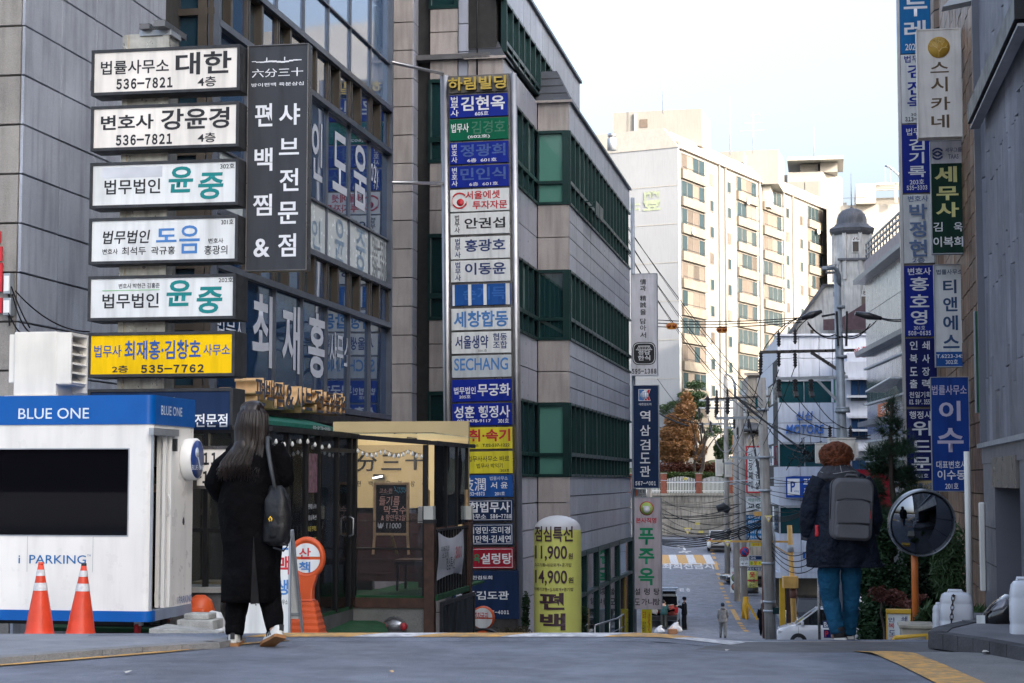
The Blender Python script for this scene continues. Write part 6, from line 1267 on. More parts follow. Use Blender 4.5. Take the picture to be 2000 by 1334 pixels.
# ---------------------------------------------------------------- right: pine, shrubs, bamboo, maple
pine = leafmat('pine_needles', (.030, .06, .035), .5); shrub = leafmat('shrub_green', (.022, .055, .022), .6); bamboo = leafmat('bamboo_green', (.05, .09, .035), .5); maple = leafmat('maple_red', (.13, .045, .035), .5)
TD = 24.0
M0 = Tr((P(1745, 1000, TD).x, TD, g(TD)))
kz = TD / F; bz = (937 - 1245) * kz
hpx = lambda y: (1250 - y) * kz
xpx = lambda x: (x - 1745) * kz
t = thing('pine_tree', 'dark green pine tree with long needles between the blue sign column and the street', 'tree', M=M0)
b = B(); limb(b, (0, 0, 0), (.0, 0, hpx(785)), .07, .02, .03, 5); ob('trunk', b, bark, t)
cl = []
rn = random.Random(8)
for py, w_ in ((790, 8), (815, 14), (840, 22), (870, 34), (895, 42), (920, 50), (945, 52), (975, 56), (1005, 58)):
 for k in range(5): a = rn.uniform(0, 6.28); r_ = w_ * kz * rn.uniform(.5, 1); cl.append((r_ * cos(a) + (.0 if py > 900 else -.02), r_ * sin(a), hpx(py + rn.uniform(-10, 10)), w_ * kz * .34 + .03, w_ * kz * .34 + .03, .08))
for i, c in enumerate(cl[::3]): b = B(); limb(b, (0, 0, c[2] - .1), c[:3], .018, .006, .1, i); ob('limb', b, bark, t)
ob('crown', tufts(cl, 1000, .15, 4, 13, .0045), pine, t)
def bush(name, label, px, py, d, clumps, n, size, mat, kind='leaf', cat='shrub', aspect=.5, seed=1, stems=4):
 k = d / F; o = Vector((P(px, 1000, d).x, d, g(d))); t = thing(name, label, cat, M=Tr(o)); cl_ = [((x - px) * k, dy, (1250 - y) * k, rx * k, rx * k * .8, rz * k) for x, y, dy, rx, rz in clumps]
 for i in range(stems): b = B(); c = cl_[i % len(cl_)]; limb(b, (c[0] * .3, c[1] * .3, -.1), (c[0], c[1], c[2]), .02, .008, .1, i + seed); ob('stem', b, bark, t)
 ob('foliage', leaves(cl_, n, size, kind, seed, aspect), mat, t); return t
bush('evergreen_shrub', 'dark dense evergreen shrub below the pine, right of the walking person', 1715, 1240, 20.5, [(1700, 1205, 0, 34, 45), (1715, 1130, .3, 42, 50), (1735, 1060, .6, 40, 55), (1760, 1160, .5, 36, 60), (1690, 1235, -.2, 25, 25), (1745, 1230, .3, 30, 30)], 15000, .055, shrub)
bush('evergreen_shrub', 'dark evergreen shrub directly behind the orange mirror pole', 1800, 1240, 21.5, [(1790, 1120, 0, 42, 70), (1830, 1100, .4, 40, 70), (1780, 1190, .2, 40, 40), (1850, 1170, .5, 36, 60), (1810, 1040, .8, 30, 40)], 14000, .055, shrub, seed=5)
bush('bamboo_clump', 'pale green bamboo leaves right of the round mirror', 1855, 1240, 19.5, [(1850, 1110, 0, 36, 75), (1880, 1075, .2, 20, 55), (1870, 1170, .2, 26, 50)], 1700, .13, bamboo, 'blade', aspect=.14, seed=9, stems=8)
bush('maple_shrub', 'thin reddish maple twigs below the pine beside the orange pole', 1740, 1200, 18.2, [(1715, 1160, 0, 24, 16), (1745, 1170, .1, 30, 18), (1770, 1180, .0, 26, 12), (1790, 1168, .0, 20, 10)], 1300, .035, maple, cat='shrub', seed=12, aspect=.6)
bush('green_shrub', 'low bright leafed shrub filling the planter', 1815, 1240, 15.0, [(1815, 1205, 0, 24, 22), (1795, 1215, 0, 15, 15)], 420, .12, bamboo, 'blade', aspect=.16, seed=3); bush('green_shrub', 'low spiky green plant between the chained can and the scooter', 1915, 1240, 14.6, [(1912, 1208, 0, 20, 22), (1900, 1222, 0, 16, 12)], 380, .12, bamboo, 'blade', aspect=.16, seed=4)
bush('low_shrub', 'low brownish shrub left of the yellow inflatable column', 1005, 1240, 31.0, [(990, 1228, 0, 22, 14), (1020, 1226, 0, 20, 14)], 1500, .035, leafmat('shrub_brown', (.09, .075, .04), .5), seed=6); bush('low_shrub', 'small green shrub right of the yellow inflatable column', 1138, 1240, 33.6, [(1134, 1215, 0, 12, 26), (1140, 1190, 0, 9, 18)], 1200, .05, shrub, seed=7); bush('low_shrub', 'small green shrub squeezed left of the yellow inflatable column', 1027, 1240, 34.5, [(1027, 1170, 0, 8, 30), (1026, 1200, 0, 9, 20)], 900, .05, shrub, seed=17)
# ---------------------------------------------------------------- apartment block in the sun
ac = P(1328, 600, 179.0); AA = math.atan(.53); ap = Pl((ac.x, ac.y, 0), PI / 2 - AA); ae = Pl((ac.x, ac.y, 0), -AA)
aw_ = M_('apartment_cream', (.235, .225, .205), .8, var=.05, scale=.3, stain=.12); awh = M_('apartment_white', (.36, .37, .38), .8, var=.04, scale=.3, stain=.08); agr = M_('apartment_grey', (.40, .38, .34), .85, var=.06, stain=.1)
apan = M_('balcony_panel', (.17, .145, .115), .75, var=.15, scale=1, stain=.2); afr_ = M_('window_frame_grey', (.16, .14, .12), .5); gap_ = GL('apartment_glass', dens=1.0, dark=(.025, .04, .045), ior=1.22); gapc = M_('curtain_window', (.12, .095, .075), .5, rnd=.5)
t = thing('apartment_block', 'long cream apartment block in warm sun with rows of balconies behind the street', 'building', ap.off(0, 0, g(190)))
zf = lambda y: ap.hit(1330, y)[1]; fl0 = zf(307); pit = 2.78; AL = 52
ob('wall', B().box(0, AL, .0, 12, 0, fl0 + 1.6), aw_, t, ap); ob('end_wall', B().box(-12.1, 0.02, -.25, .0, 0, fl0 + .9), awh, t, ae)
ob('end_cornice', B().add([(-12.3, -.3, fl0 + .9), (.1, -.3, fl0 + .9), (.1, .3, fl0 + .9), (-12.3, .3, fl0 + .9), (-12.3, -.2, fl0 + 3.0), (-1.6, -.2, fl0 + 3.0), (-1.6, .3, fl0 + 3.0), (-12.3, .3, fl0 + 3.0)], [(0, 1, 5, 4), (1, 2, 6, 5), (4, 5, 6, 7), (2, 3, 7, 6), (3, 0, 4, 7)]), agr, t, ae)
ob('parapet', B().add([(0, -.35, fl0 + .8), (AL, -.35, fl0 + .8), (AL, .1, fl0 + .8), (0, .1, fl0 + .8), (0, 1.0, fl0 + 2.6), (AL, 1.0, fl0 + 2.6), (AL, 2, fl0 + 2.6), (0, 2, fl0 + 2.6)], [(0, 1, 5, 4), (4, 5, 6, 7), (0, 3, 2, 1), (0, 4, 7, 3), (1, 2, 6, 5)]), M_('parapet_pink', (.5, .42, .37), .8, var=.08, scale=.6), t, ap)
for k in range(1, 9): ob('joint_line', B().box(-12, 0, -.27, -.25, fl0 + .9 - 3.9 * k, fl0 + .98 - 3.9 * k), agr, t, ae)
text('豐', M_('faded_green', (.40, .45, .30), .8), t, ae, (1256, 373, 1290, 411), -.28, .05); ob('faded_stroke', B().box(ae.hit(1231, 400)[0], ae.hit(1251, 400)[0], -.28, -.25, ae.hit(1240, 411)[1], ae.hit(1240, 408)[1]).box(ae.hit(1231, 400)[0], ae.hit(1251, 400)[0], -.28, -.25, ae.hit(1240, 402)[1], ae.hit(1240, 399)[1]), MT['faded_green'], t, ae)
def bay(x0, x1, rows, depth=.5, seed=0):
 rn = random.Random(seed)
 for r in range(rows):
  z = fl0 - pit * r; zb_ = z - 2.0; w_ = x1 - x0
  fr2 = B().box(x0, x0 + .12, -.08, .3, zb_ + .8, z + .5).box(x1 - .12, x1, -.08, .3, zb_ + .8, z + .5).box(x0 + .12, x1 - .12, -.08, .3, z + .42, z + .5)
  for k in (1, 2, 3): fr2.box(x0 + w_ * k / 4 - .05, x0 + w_ * k / 4 + .05, -.05, .1, zb_ + .85, z + .42)
  bo = ob('balcony', fr2, afr_, t, ap)
  for k in range(4): ob('pane', B().box(x0 + w_ * k / 4 + .06, x0 + w_ * (k + 1) / 4 - .06, -.03, .0 - .01, zb_ + .85, z + .42), gap_ if rn.random() < .55 else gapc, bo, ap)
  ob('parapet', B().box(x0 - .05, x1 + .05, -.32, .0, zb_ - .15, zb_ + .78), apan, bo, ap); ob('rail', B().box(x0 - .05, x1 + .05, -.36, -.3, zb_ + .95, zb_ + 1.0), black, bo, ap)
sA = lambda p: ap.hit(p, 550)[0]
for i, (a, c, rows) in enumerate(((1329, 1377, 10), (1438, 1478, 9), (1489, 1527, 9), (1577, 1607, 8))): bay(sA(a) + .25, sA(c), rows, seed=i)
for i, (px, py) in enumerate(((1391, 352), (1425, 367), (1539, 417), (1566, 432))):
 x = sA(px); z0_ = ap.hit(px, py)[1]
 for r in range(9):
  z = z0_ - pit * r; w_ = ob('window', B().box(x - .55, x + .55, -.06, .02, z - .65, z + .65), afr_, t, ap); ob('pane', B().box(x - .42, x + .42, -.08, -.06, z - .53, z + .53), gap_ if (r + i) % 3 else gapc, w_, ap)
for px in (1404, 1416, 1483, 1530, 1548): x = sA(px); ob('pilaster', B().box(x - .12, x + .12, -.22, .0, 0, fl0 + .8), aw_, t, ap)
dish = B().lathe([(.001, -.05), (.3, -.0), (.45, .12), (.46, .12), (.3, -.03)], seg=14, axis='y').mesh('satellite_dish'); dish.materials.append(white)
for px, py in ((1356, 452), (1463, 393), (1600, 452)): x, z = ap.hit(px, py, -.5); ob('satellite_dish', dish, None, t, ap.off(x, -.5, z))
def pent(px0, px1, y0, y1, dd, label):
 pp_ = Pl(P((px0 + px1) / 2, y1, dd), -AA * .5); x0, za, x1, zb_ = pp_.box((px0, y0, px1, y1)); ob('penthouse', B().box(x0, x1, 0, 7, za, zb_), aw_, t, pp_); ob('penthouse_foot', B().box(x0 + 1.2, x1 - 1.0, .6, 6, za - 2.5, za), agr, t, pp_); return pp_
q_ = pent(1197, 1370, 216, 288, 186, ''); ob('vent_window', B().box(q_.hit(1250, 240)[0], q_.hit(1265, 240)[0], -.05, .0, q_.hit(1258, 249)[1], q_.hit(1258, 233)[1]), gapc, t, q_); ob('recess_shadow_gap', B().box(q_.hit(1239, 240)[0], q_.hit(1243, 240)[0], -.2, .0, q_.hit(1241, 275)[1], q_.hit(1241, 222)[1]), agr, t, q_)
q_ = pent(1450, 1520, 293, 360, 200, ''); q2_ = pent(1400, 1452, 296, 318, 198, '')
ob('roof_ladder', B().box(q_.hit(1425, 320)[0], q_.hit(1426, 320)[0], -.3, -.25, q_.hit(1425, 335)[1], q_.hit(1425, 295)[1]).box(q_.hit(1430, 320)[0], q_.hit(1431, 320)[0], -.3, -.25, q_.hit(1425, 335)[1], q_.hit(1425, 295)[1]), agr, t, q_)
p = front(1195, 274, 172); tt = thing('roof_vent', 'round steel roof ventilator at the left end of the apartment roof', 'ventilator', p); ob('neck', B().lathe([(.45, -1), (.45, .1), (.3, .25)], (0, 0, 0), 16), galv, tt, p); ob('bulb', B().lathe([(.2, .2), (.42, .4), (.36, .65), (.001, .75)], (0, 0, 0), 16), steel, tt, p)
for (x, y0, y1, d, lb) in ((1295, 100, 213, 184, 'thin lightning rod on the left penthouse'), (1426, 190, 294, 196, 'thin lightning rod left of the roof aerial'), (1590, 246, 303, 255, 'thin mast on the distant tower roof')):
 p = front(x, y1, d); tag(ob('lightning_rod', B().tube([(0, 0, -.5), (0, 0, p.hit(x, y0)[1])], [.06, .025], 6), galv, pl=p), lb, 'rod')
p = front(1471, 293, 199); z = lambda y: p.hit(1471, y)[1]; tt = thing('roof_aerial', 'television aerial with three cross arms on the right penthouse', 'aerial', p); ob('mast', B().tube([(0, 0, -.5), (0, 0, z(218))], .05, 6), galv, tt, p)
for y, a, c in ((226, -.3, .8), (240, -1.0, 1.05), (255, -1.5, 1.3)): ob('arm', B().bar((a, 0, z(y)), (c, 0, z(y) + (.2 if y == 226 else 0)), .05).bar((a, -.3, z(y)), (a, .3, z(y)), .04).bar((c, -.3, z(y)), (c, .3, z(y)), .04), galv, tt, p)
# distant tower and white building
cy = M_('tower_cream', (.30, .28, .25), .8, var=.05, scale=.3); cgr = M_('tower_panel', (.2, .19, .17), .8, var=.06, scale=.3)
p = front(1540, 700, 262.0); x0, _, x1, _ = p.box((1540, 500, 1607, 510)); z = lambda y: p.hit(1575, y)[1]; pr_ = Pl(p.M @ Vector((x1, 0, 0)), PI / 2 - .62); Lr = pr_.hit(1646, 450)[0]
t = thing('distant_tower', 'sunlit cream high rise with a dark slab roof behind the apartment block', 'building', p)
ob('wall', B().box(x0, x1, .0, 12, z(800), z(336)), cy, t, p); ob('side_wall', B().box(0, Lr, 0.02, 8, z(800), pr_.hit(1610, 336)[1]), cy, t, pr_)
for a, b_ in ((355, 396), (402, 442), (450, 480)):
 for c0, c1 in ((1541, 1571), (1573, 1600)): ob('wall_panel', B().box(p.hit(c0, 400)[0], p.hit(c1, 400)[0], -.15, 0, z(b_), z(a)), cgr, t, p)
ob('roof_room', B().box(p.hit(1563, 330)[0], x1 - .5, 1, 9, z(336), z(318)), cgr, t, p); ob('roof_slab', B().box(p.hit(1538, 330)[0], x1 + 3.2, -1.5, 10, z(316), z(309)), agr, t, p); ob('stair_core', B().box(x1 - .2, x1 + 2.3, .5, 8, z(336), z(317)), cy, t, p)
p = front(1652, 700, 215.0); z = lambda y: p.hit(1700, y)[1]; xx_ = lambda x: p.hit(x, 450)[0]
t = thing('white_terrace_building', 'pale sunlit building with a rooftop pergola behind the dome', 'building', p)
ob('wall', B().box(xx_(1615), xx_(1800), 2, 14, z(800), z(395)), cy, t, p); ob('upper_block', B().box(xx_(1673), xx_(1712), 1, 12, z(395), z(356)), cy, t, p); ob('room_back', B().box(xx_(1712), xx_(1790), 6, 12, z(395), z(372)), cgr, t, p)
for k in range(4): ob('pergola_beam', B().box(xx_(1712), xx_(1800), 1 + k * 1.3, 1.3 + k * 1.3, z(355) - .3, z(355)), cy, t, p)
ob('column', B().box(xx_(1749), xx_(1755), 1, 1.4, z(395), z(356)), cy, t, p); ob('arc_canopy', B().tube([(xx_(1732), 1, z(321)), (xx_(1745), 1, z(328)), (xx_(1757), 1, z(340)), (xx_(1768), 1, z(355))], .15, 6), galv, t, p); ob('canopy_post', B().box(xx_(1731), xx_(1732.5), 1, 1.1, z(356), z(321)), galv, t, p)
ob('canopy_post', B().box(xx_(1741), xx_(1742.5), 1, 1.1, z(356), z(326)), galv, t, p); ob('roof_kiosk', B().box(xx_(1648), xx_(1655), 3, 5, z(395), z(387)), agr, t, p)
# ---------------------------------------------------------------- church
chw = M_('church_plaster', (.62, .62, .6), .85, var=.12, scale=.7, stain=.35, mottle=((.48, .48, .47), .8)); chd = M_('church_dome', (.10, .105, .12), .55, .3, var=.25, scale=.8, stain=.3)
CH = 150.0; p = front(1664, 700, CH); x = lambda a: p.hit(a, 500)[0]; z = lambda y: p.hit(1664, y)[1]
t = thing('church', 'old grey white church with an octagonal bell tower and grey dome', 'church', p.off(0, 0, g(150) - p.O.z + 2))
R = (x(1703) - x(1627)) / 2; cx = (x(1703) + x(1627)) / 2; o8 = lambda r, zz_: [(cx + r * cos(a), R + r * sin(a), zz_) for a in [PI / 8 + PI / 4 * k for k in range(8)]]
ob('tower', B().rings([o8(R * 1.02, z(640)), o8(R * 1.02, z(454))], sm=False), chw, t, p); ob('cornice', B().rings([o8(R * 1.08, z(456)), o8(R * 1.22, z(450)), o8(R * 1.26, z(444)), o8(R * 1.0, z(438)), o8(R * .9, z(434))], sm=False), chd, t, p)
rd_ = (x(1696) - x(1635)) / 2; ob('dome', B().lathe([(rd_ * 1.04, z(440)), (rd_ * 1.04, z(434)), (rd_ * 1.0, z(432)), (rd_ * .98, z(424)), (rd_ * .88, z(414)), (rd_ * .66, z(406.5)), (rd_ * .35, z(402.5)), (.12, z(401)), (.08, z(398)), (.001, z(397))], (cx, R, 0), 24), chd, t, p)
for k in range(8): a = PI / 8 + PI / 4 * k; ob('pilaster', B().box(-.16, .16, -.12, .1, z(545), z(454)), chw, t, Pl(p.M @ Vector((cx + R * 1.02 * cos(a), R + R * 1.02 * sin(a), 0)), p.a + a + PI / 2))
def arch(px0, px1, y0, y1, yy, dark):
 a, c = x(px0), x(px1); r = (c - a) / 2; m = (a + c) / 2; zb_, zt_2 = z(y1), z(y0) - r; pts = [(a, zb_), (c, zb_)] + [(m + r * cos(q), zt_2 + r * sin(q)) for q in [PI * k / 10 for k in range(11)]]
 w_ = ob('window', B().poly(pts, yy - .1, yy - .02), white, t, p); k = .8; pts = [(m + (u - m) * k, zb_ + (v - zb_) * .95 + .05) for u, v in pts]; ob('pane', B().poly(pts, yy - .12, yy - .1), dark, w_, p); ob('glazing_bar', B().box(a, c, yy - .15, yy - .12, zt_2 - .05, zt_2 + .05).bar((m, yy - .14, zt_2), (m - r * .6, yy - .14, zt_2 + r * .7), .07, .04).bar((m, yy - .14, zt_2), (m + r * .6, yy - .14, zt_2 + r * .7), .07, .04).bar((m, yy - .14, zt_2), (m, yy - .14, zt_2 + r), .07, .04), white, w_, p)
arch(1664, 1680, 463, 493, .06, gapc)
ob('nave_wall', B().poly([(x(1534), z(657)), (x(1534), z(900)), (x(1720), z(900)), (x(1720), z(505)), (x(1640), z(505)), (x(1640), z(556)), (x(1609), z(556))], .3, 6), chw, t, p)
ob('tower_shoulder', B().box(x(1636), x(1705), -.1, .3, z(508), z(504)), chd, t, p); ob('roof_slope', B().bar((x(1531), 3, z(662)), (x(1609), 3, z(555)), 6.2, .25), chd, t, p); ob('roof_ridge', B().box(x(1607), x(1641), -.1, 6, z(557), z(554)), chd, t, p)
arch(1673, 1695, 567, 598, .3, gapc); ob('window', B().box(x(1627), x(1633), .2, .3, z(578), z(569)), gapc, t, p); ob('window', B().box(x(1581), x(1587), .2, .3, z(650), z(643)), gapc, t, p)
ob('side_roof', B().add([(x(1606), -.4, z(645)), (x(1606), -.4, z(624)), (x(1640), -.4, z(622)), (x(1690), -.4, z(592)), (x(1700), -.4, z(645))], [(0, 4, 3, 2, 1)]), M_('roof_plum', (.10, .06, .07), .7, var=.2), t, p)
b = B(); 
for k in range(6): b.bar((x(1614) + k * .25, -.6, z(532)), (x(1614) + k * .25, -.6, z(518)), .05)
ob('balcony_rail', b.box(x(1612), x(1634), -.7, -.6, z(518) - .05, z(518)).box(x(1612), x(1634), -.7, -.0, z(534), z(531)), chd, t, p); ob('dome_rod', B().tube([(cx, R, z(400)), (cx, R, z(332))], [.06, .02], 6), galv, t, p); ob('dome_aerial', B().box(x(1636), x(1692), R - 3, R - 2.95, z(392), z(391)).box(x(1662.5), x(1664), R - 3, R - 2.9, z(402), z(388)), galv, t, p)
# ---------------------------------------------------------------- far right street frontage
PH2 = math.atan(.0786); motw = M_('panel_lilac_white', (.50, .54, .62), .45, var=.06, scale=.8, stain=.2)
pm_ = Pl(P(1521, 900, 95.0), -PH2); pms = Pl(pm_.O, -PI / 2 - PH2); z = lambda y: pm_.hit(1570, y)[1]; x = lambda a: pm_.hit(a, 850)[0]
gm = GL('glass_showroom', dens=1.0, dark=(.012, .05, .06), ior=1.5, wob=.05); gmt = g(95) - pm_.O.z
t = thing('motors_building', 'white panel garage building with raised blue letters MOTORS and dark green windows', 'building', pm_.off(0, 0, gmt))
XR = x(1700)
ob('wall', B().box(.0, XR, .25, 8, z(1118), z(656)), joint, t, pm_); ob('wall', B().box(-15.5, -.25, .05, 4, z(1118), z(665)), joint, t, pms)
lev = [656, 700, 741, 786, 826, 864, 911, 950, 988, 1042, 1080, 1118]
for a, c in zip(lev, lev[1:]):
 if a in (741, 864, 988): continue
 slab_grid(t, 'metal_panel', pm_, [0, x(1562), x(1602), x(1628), XR], [z(c), z(a)], motw, .2, .2, .015)
 slab_grid(t, 'metal_panel', pms, [-15.5, -12, -8, -4, -.02], [z(c), z(a)], motw, .05, .05, .015)
for a, c in ((741, 786), (864, 911), (988, 1042)):
 ob('window_pane', B().box(.0, x(1628), .1, .13, z(c), z(a)), gm, t, pm_); ob('window_frame', B().box(x(1571), x(1572), .04, .1, z(c), z(a)).box(-.02, .06, -.0, .14, z(c), z(a)).box(.06, x(1628), -.0, .1, z(a) - .1, z(a)), galv, t, pm_)
 ob('column', B().box(x(1625), x(1629), -.05, .2, z(c), z(a)), motw, t, pm_); ob('window_pane', B().box(x(1629), XR, .1, .13, z(c), z(a)), glt if a == 741 else gm, t, pm_)
 for k in range(9): ob('side_window', B().box(-15 + k * 1.6, -13.7 + k * 1.6, -.0, .04, z(c) + .1, z(a) - .1), gm if k % 3 else f_white, t, pms)
 ob('metal_panel', B().box(-15.5, -.02, .02, .05, z(c), z(a)), motw, t, pms)
ob('parapet', B().box(-.15, XR, -.12, .3, z(656), z(652)), motw, t, pm_)
bl3 = M_('letter_motors', (.03, .13, .45), .4); bl3s = M_('letter_motors_side', (.06, .08, .18), .5)
text('신신', bl3, t, pm_, (1554, 803, 1586, 820), -.12, .02, .06, .1, sidemat=bl3s); text('MOTORS', bl3, t, pm_, (1535, 829, 1608, 847), -.12, .03, .06, .1, sidemat=bl3s)
ob('floor_slab', B().box(-.2, XR, .0, 8, z(1118) - .3, z(1118)), motw, t, pm_)
grm = M_('garage_dark', (.03, .032, .035), .9); ob('rear_wall', B().box(0, XR, 7, 7.2, gmt, z(1118)), grm, t, pm_); ob('pillar', B().box(x(1521), x(1531), .6, 1.0, gmt, z(1118) - .3), M_('pillar_yellow', (.55, .33, .02), .5, var=.1), t, pm_); ob('pillar_band', B().box(x(1521) - .01, x(1531) + .01, .59, 1.01, gmt + 3.2, gmt + 3.8), f_white, t, pm_); ob('wall_panel_brown', B().box(x(1534), x(1543), .8, .9, gmt, gmt + 2.4), wood_dk, t, pm_)
lightbox('parking_sign', 'blue and white parking sign with a big P on the garage building', 'sign', (1535, 930, 1604, 972), 94.6, .15, f_mid if False else face('sign_parking', (.01, .06, .32)), [('P', MT['sign_parking'], (1544, 940, 1553, 961), {'bold': .05, 'y': -.03}), ('arking', MT['sign_parking'], (1551, 957, 1560, 962), {'bold': 0, 'y': -.03}), ('교차로', wht, (1569, 934, 1596, 948), {'bold': .04}), ('주차', wht, (1570, 953, 1596, 968), {'bold': .05})], fmat=MT['sign_parking'], rim=.03,
 mk=lambda t, pl, w_, h: bar_px(t, pl, (1538, 935, 1562, 967), wht, -.02, 'white_square'))
# pale annex, rippled metal building
pa = Pl(P(1655, 900, 91.0), -PH2); z = lambda y: pa.hit(1675, y)[1]; x = lambda a: pa.hit(a, 850)[0]
t = thing('annex_building', 'narrow pale building with dark blue windows between the garage and the metal clad building', 'building', pa.off(0, 0, g(90) - pa.O.z))
ob('wall', B().box(x(1652), x(1720), .3, 6, g(90) - pa.O.z, z(705)), motw, t, pa)
for a, c in ((739, 782), (815, 858), (895, 935)): 
 w_ = ob('window', B().box(x(1664), x(1712), .18, .3, z(c), z(a)), mull, t, pa)
 for k in range(3): ob('pane', B().box(x(1665 + 14 * k), x(1677 + 14 * k), .1, .18, z(c) + .1, z(a) - .1), gblue, w_, pa)
for y in (737, 772, 812, 838, 876): ob('ledge', B().box(x(1656), x(1720), -.1, .3, z(y) - .12, z(y)), motw, t, pa)
ob('upper_box', B().box(x(1660), x(1720), .6, 5, z(705), z(688)), motw, t, pa)
p = Pl(P(1683, 700, 88), -PH2); t = thing('flower_pots', 'pink clay pots with red flowers on the annex ledge', 'flower pots', p)
for k in (-.2, .12): ob('pot', B().lathe([(.1, 0), (.15, .22), (.17, .3), (.001, .3)], (k, 0, .05), 12), M_('pot_pink', (.4, .2, .16), .7), t, p)
ob('flowers', leaves([(-.2, 0, .45, .16, .12, .1), (.15, 0, .5, .2, .12, .12)], 160, .08, seed=3), red, t, p)
p = Pl(P(1687, 555, 92), -PH2); t = thing('flower_pots', 'red flower pot at the upper left corner of the metal clad building', 'flower pots', p); ob('pot', B().lathe([(.08, 0), (.13, .22), (.001, .25)], (0, 0, 0), 10), MT['pot_pink'], t, p); ob('flowers', leaves([(0, 0, .35, .2, .12, .1)], 90, .08, seed=4), red, t, p)
Pm = P(1692, 700, 85.0); mb = Pl((Pm.x, Pm.y, 0), -PI / 2 - math.atan(.057)); ML = mb.hit(1768, 700)[0] + 8
t = thing('metal_clad_building', 'building clad in rippled mirror steel and white sheet with dark ledges on the right', 'building', mb.off(0, 0, g(80)))
z = lambda y: mb.hit(1694, y)[1]; metal = M_('mirror_sheet', (.50, .51, .53), .16, 1, var=.1, bump=1.0, bscale=1.6); sheetw = M_('sheet_white', (.52, .52, .52), .3, .7, var=.1, stain=.3, bump=.25, bscale=3)
ob('wall', B().box(0, ML, .1, 10, g(80) - 2, z(545)), joint, t, mb)
for a, c, m in ((545, 612, sheetw), (612, 684, sheetw), (692, 719, metal), (719, 789, metal), (789, 822, metal), (830, 862, metal), (862, 900, sheetw), (900, 960, metal)): slab_grid(t, 'metal_sheet', mb, steps(0, ML, 1.15), [z(c), z(a)], m, .05, .05, .02)
for y, w_ in ((543, .9), (686, .8), (825, .7)): ob('ledge', B().box(-.3, ML, -w_ * .6, .1, z(y) - .22, z(y)), mull, t, mb)
for y in (719, 789, 862, 900): ob('trim', B().box(-.1, ML, -.12, .05, z(y) - .08, z(y) + .0), galv, t, mb)
ob('roof_wall', B().box(.5, ML, -.1, .0, z(543), z(510)), M_('roof_pink', (.3, .25, .25), .7), t, mb)
b = B(); 
for k in range(14): b.box(1 + k * .9, 1.05 + k * .9, -.1, -.05, z(510), z(475))
ob('roof_rail', b, mull, t, mb)
for y in (477, 488, 499): ob('rail', B().box(.8, ML, -.1, -.04, z(y) - .04, z(y) + .04), mull, t, mb)
ob('open_window', B().bar((mb.hit(1745, 770)[0], -.8, mb.hit(1745, 765)[1]), (mb.hit(1758, 740)[0], -.05, mb.hit(1758, 738)[1]), .9, .06), f_white, t, mb)
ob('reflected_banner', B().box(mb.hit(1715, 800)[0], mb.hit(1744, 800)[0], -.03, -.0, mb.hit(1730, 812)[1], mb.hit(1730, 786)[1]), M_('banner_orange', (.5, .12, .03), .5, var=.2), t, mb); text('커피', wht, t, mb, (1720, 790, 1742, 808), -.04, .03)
lightbox('hanging_sign', 'red sign partly hidden behind the shoulder of the walking person', 'sign', (1672, 917, 1740, 1008), 66.0, .2, f_red, [('거', wht, (1694, 934, 1708, 956), {'bold': .04})], fmat=f_red, rim=.01)
# beige corner building left of the garage with its signs
pg = Pl(P(1462, 900, 118.0), -PH2); z = lambda y: pg.hit(1475, y)[1]; x = lambda a: pg.hit(a, 850)[0]; bei = M_('old_beige', (.32, .29, .25), .85, var=.15, scale=.8, stain=.5)
t = thing('beige_building', 'old stained beige corner building with a curved canopy, covered by small signs', 'building', pg.off(0, 0, g(118) - pg.O.z))
ob('wall', B().box(0, 6, .2, 8, g(118) - pg.O.z, z(733)), bei, t, pg); ob('roof_lip', B().box(-.2, 6, -.1, .3, z(733), z(728)), bei, t, pg); ob('canopy', B().lathe([(1.35, z(843)), (1.25, z(836)), (.8, z(828)), (.001, z(824))], (.3, .3, 0), 20), slate_t, t, pg); ob('round_bay', B().lathe([(1.0, z(945)), (.95, z(846))], (.3, .4, 0), 16), bei, t, pg)
for y in (770, 800): ob('cornice', B().box(-.1, 5, .05, .2, z(y) - .12, z(y)), bei, t, pg)
for k in range(3): ob('window', B().box(.5 + k * .9, 1.1 + k * .9, .1, .2, z(795), z(775)), gm, t, pg)
def far_sign(label, bx, d, m, tx, rim=.03, fm=None, depth=.15, mk=None): return lightbox('shop_sign', label, 'sign', bx, d, depth, m, tx, None, fmat=fm or galv, rim=rim, mk=mk, bevel=0)
far_sign('white vertical sign with grey letters THE WAY lettered downwards', (1447, 761, 1463, 816), 121, f_white, [], mk=lambda t, pl, w_, h: text('THE WAY', mull, t, pl, (1435.5, 784, 1474.5, 794), -.006, .02, rot=90))
far_sign('slate blue vertical sign behind the poles', (1437, 846, 1452, 942), 116, face('sign_steelblue', (.08, .13, .2)), chars('신월빌', wht, 1446, 9, 856, 912))
far_sign('red bordered white sign with two columns of black letters', (1457, 871, 1487, 963), 104, f_white, chars('단장째개', blk, 1466, 8, 885, 955, .15) + chars('거검설', blk, 1479, 8, 900, 955, .4), .09, MT['ink_red'])
far_sign('pale green white sign reading 교회', (1456, 969, 1490, 999), 104.5, f_white, [('세상의빛', grn, (1460, 973, 1487, 980), {'bold': .01}), ('교회', MT['frame_green'], (1460, 983, 1488, 994), {'bold': .04})])
far_sign('blue directory sign with four white rows above the road', (1457, 1005, 1490, 1054), 105, face('sign_sky', (.02, .16, .35)), [('세상빌딩', wht, (1460, 1007, 1484, 1013))] + [(s_, wht, (1461, y, 1487, y + 6), {'bold': .03}) for s_, y in (('변호사 김창환', 1016), ('변호사 김진은', 1026), ('변호사 김석훈', 1036), ('변호사 이선호', 1046))])
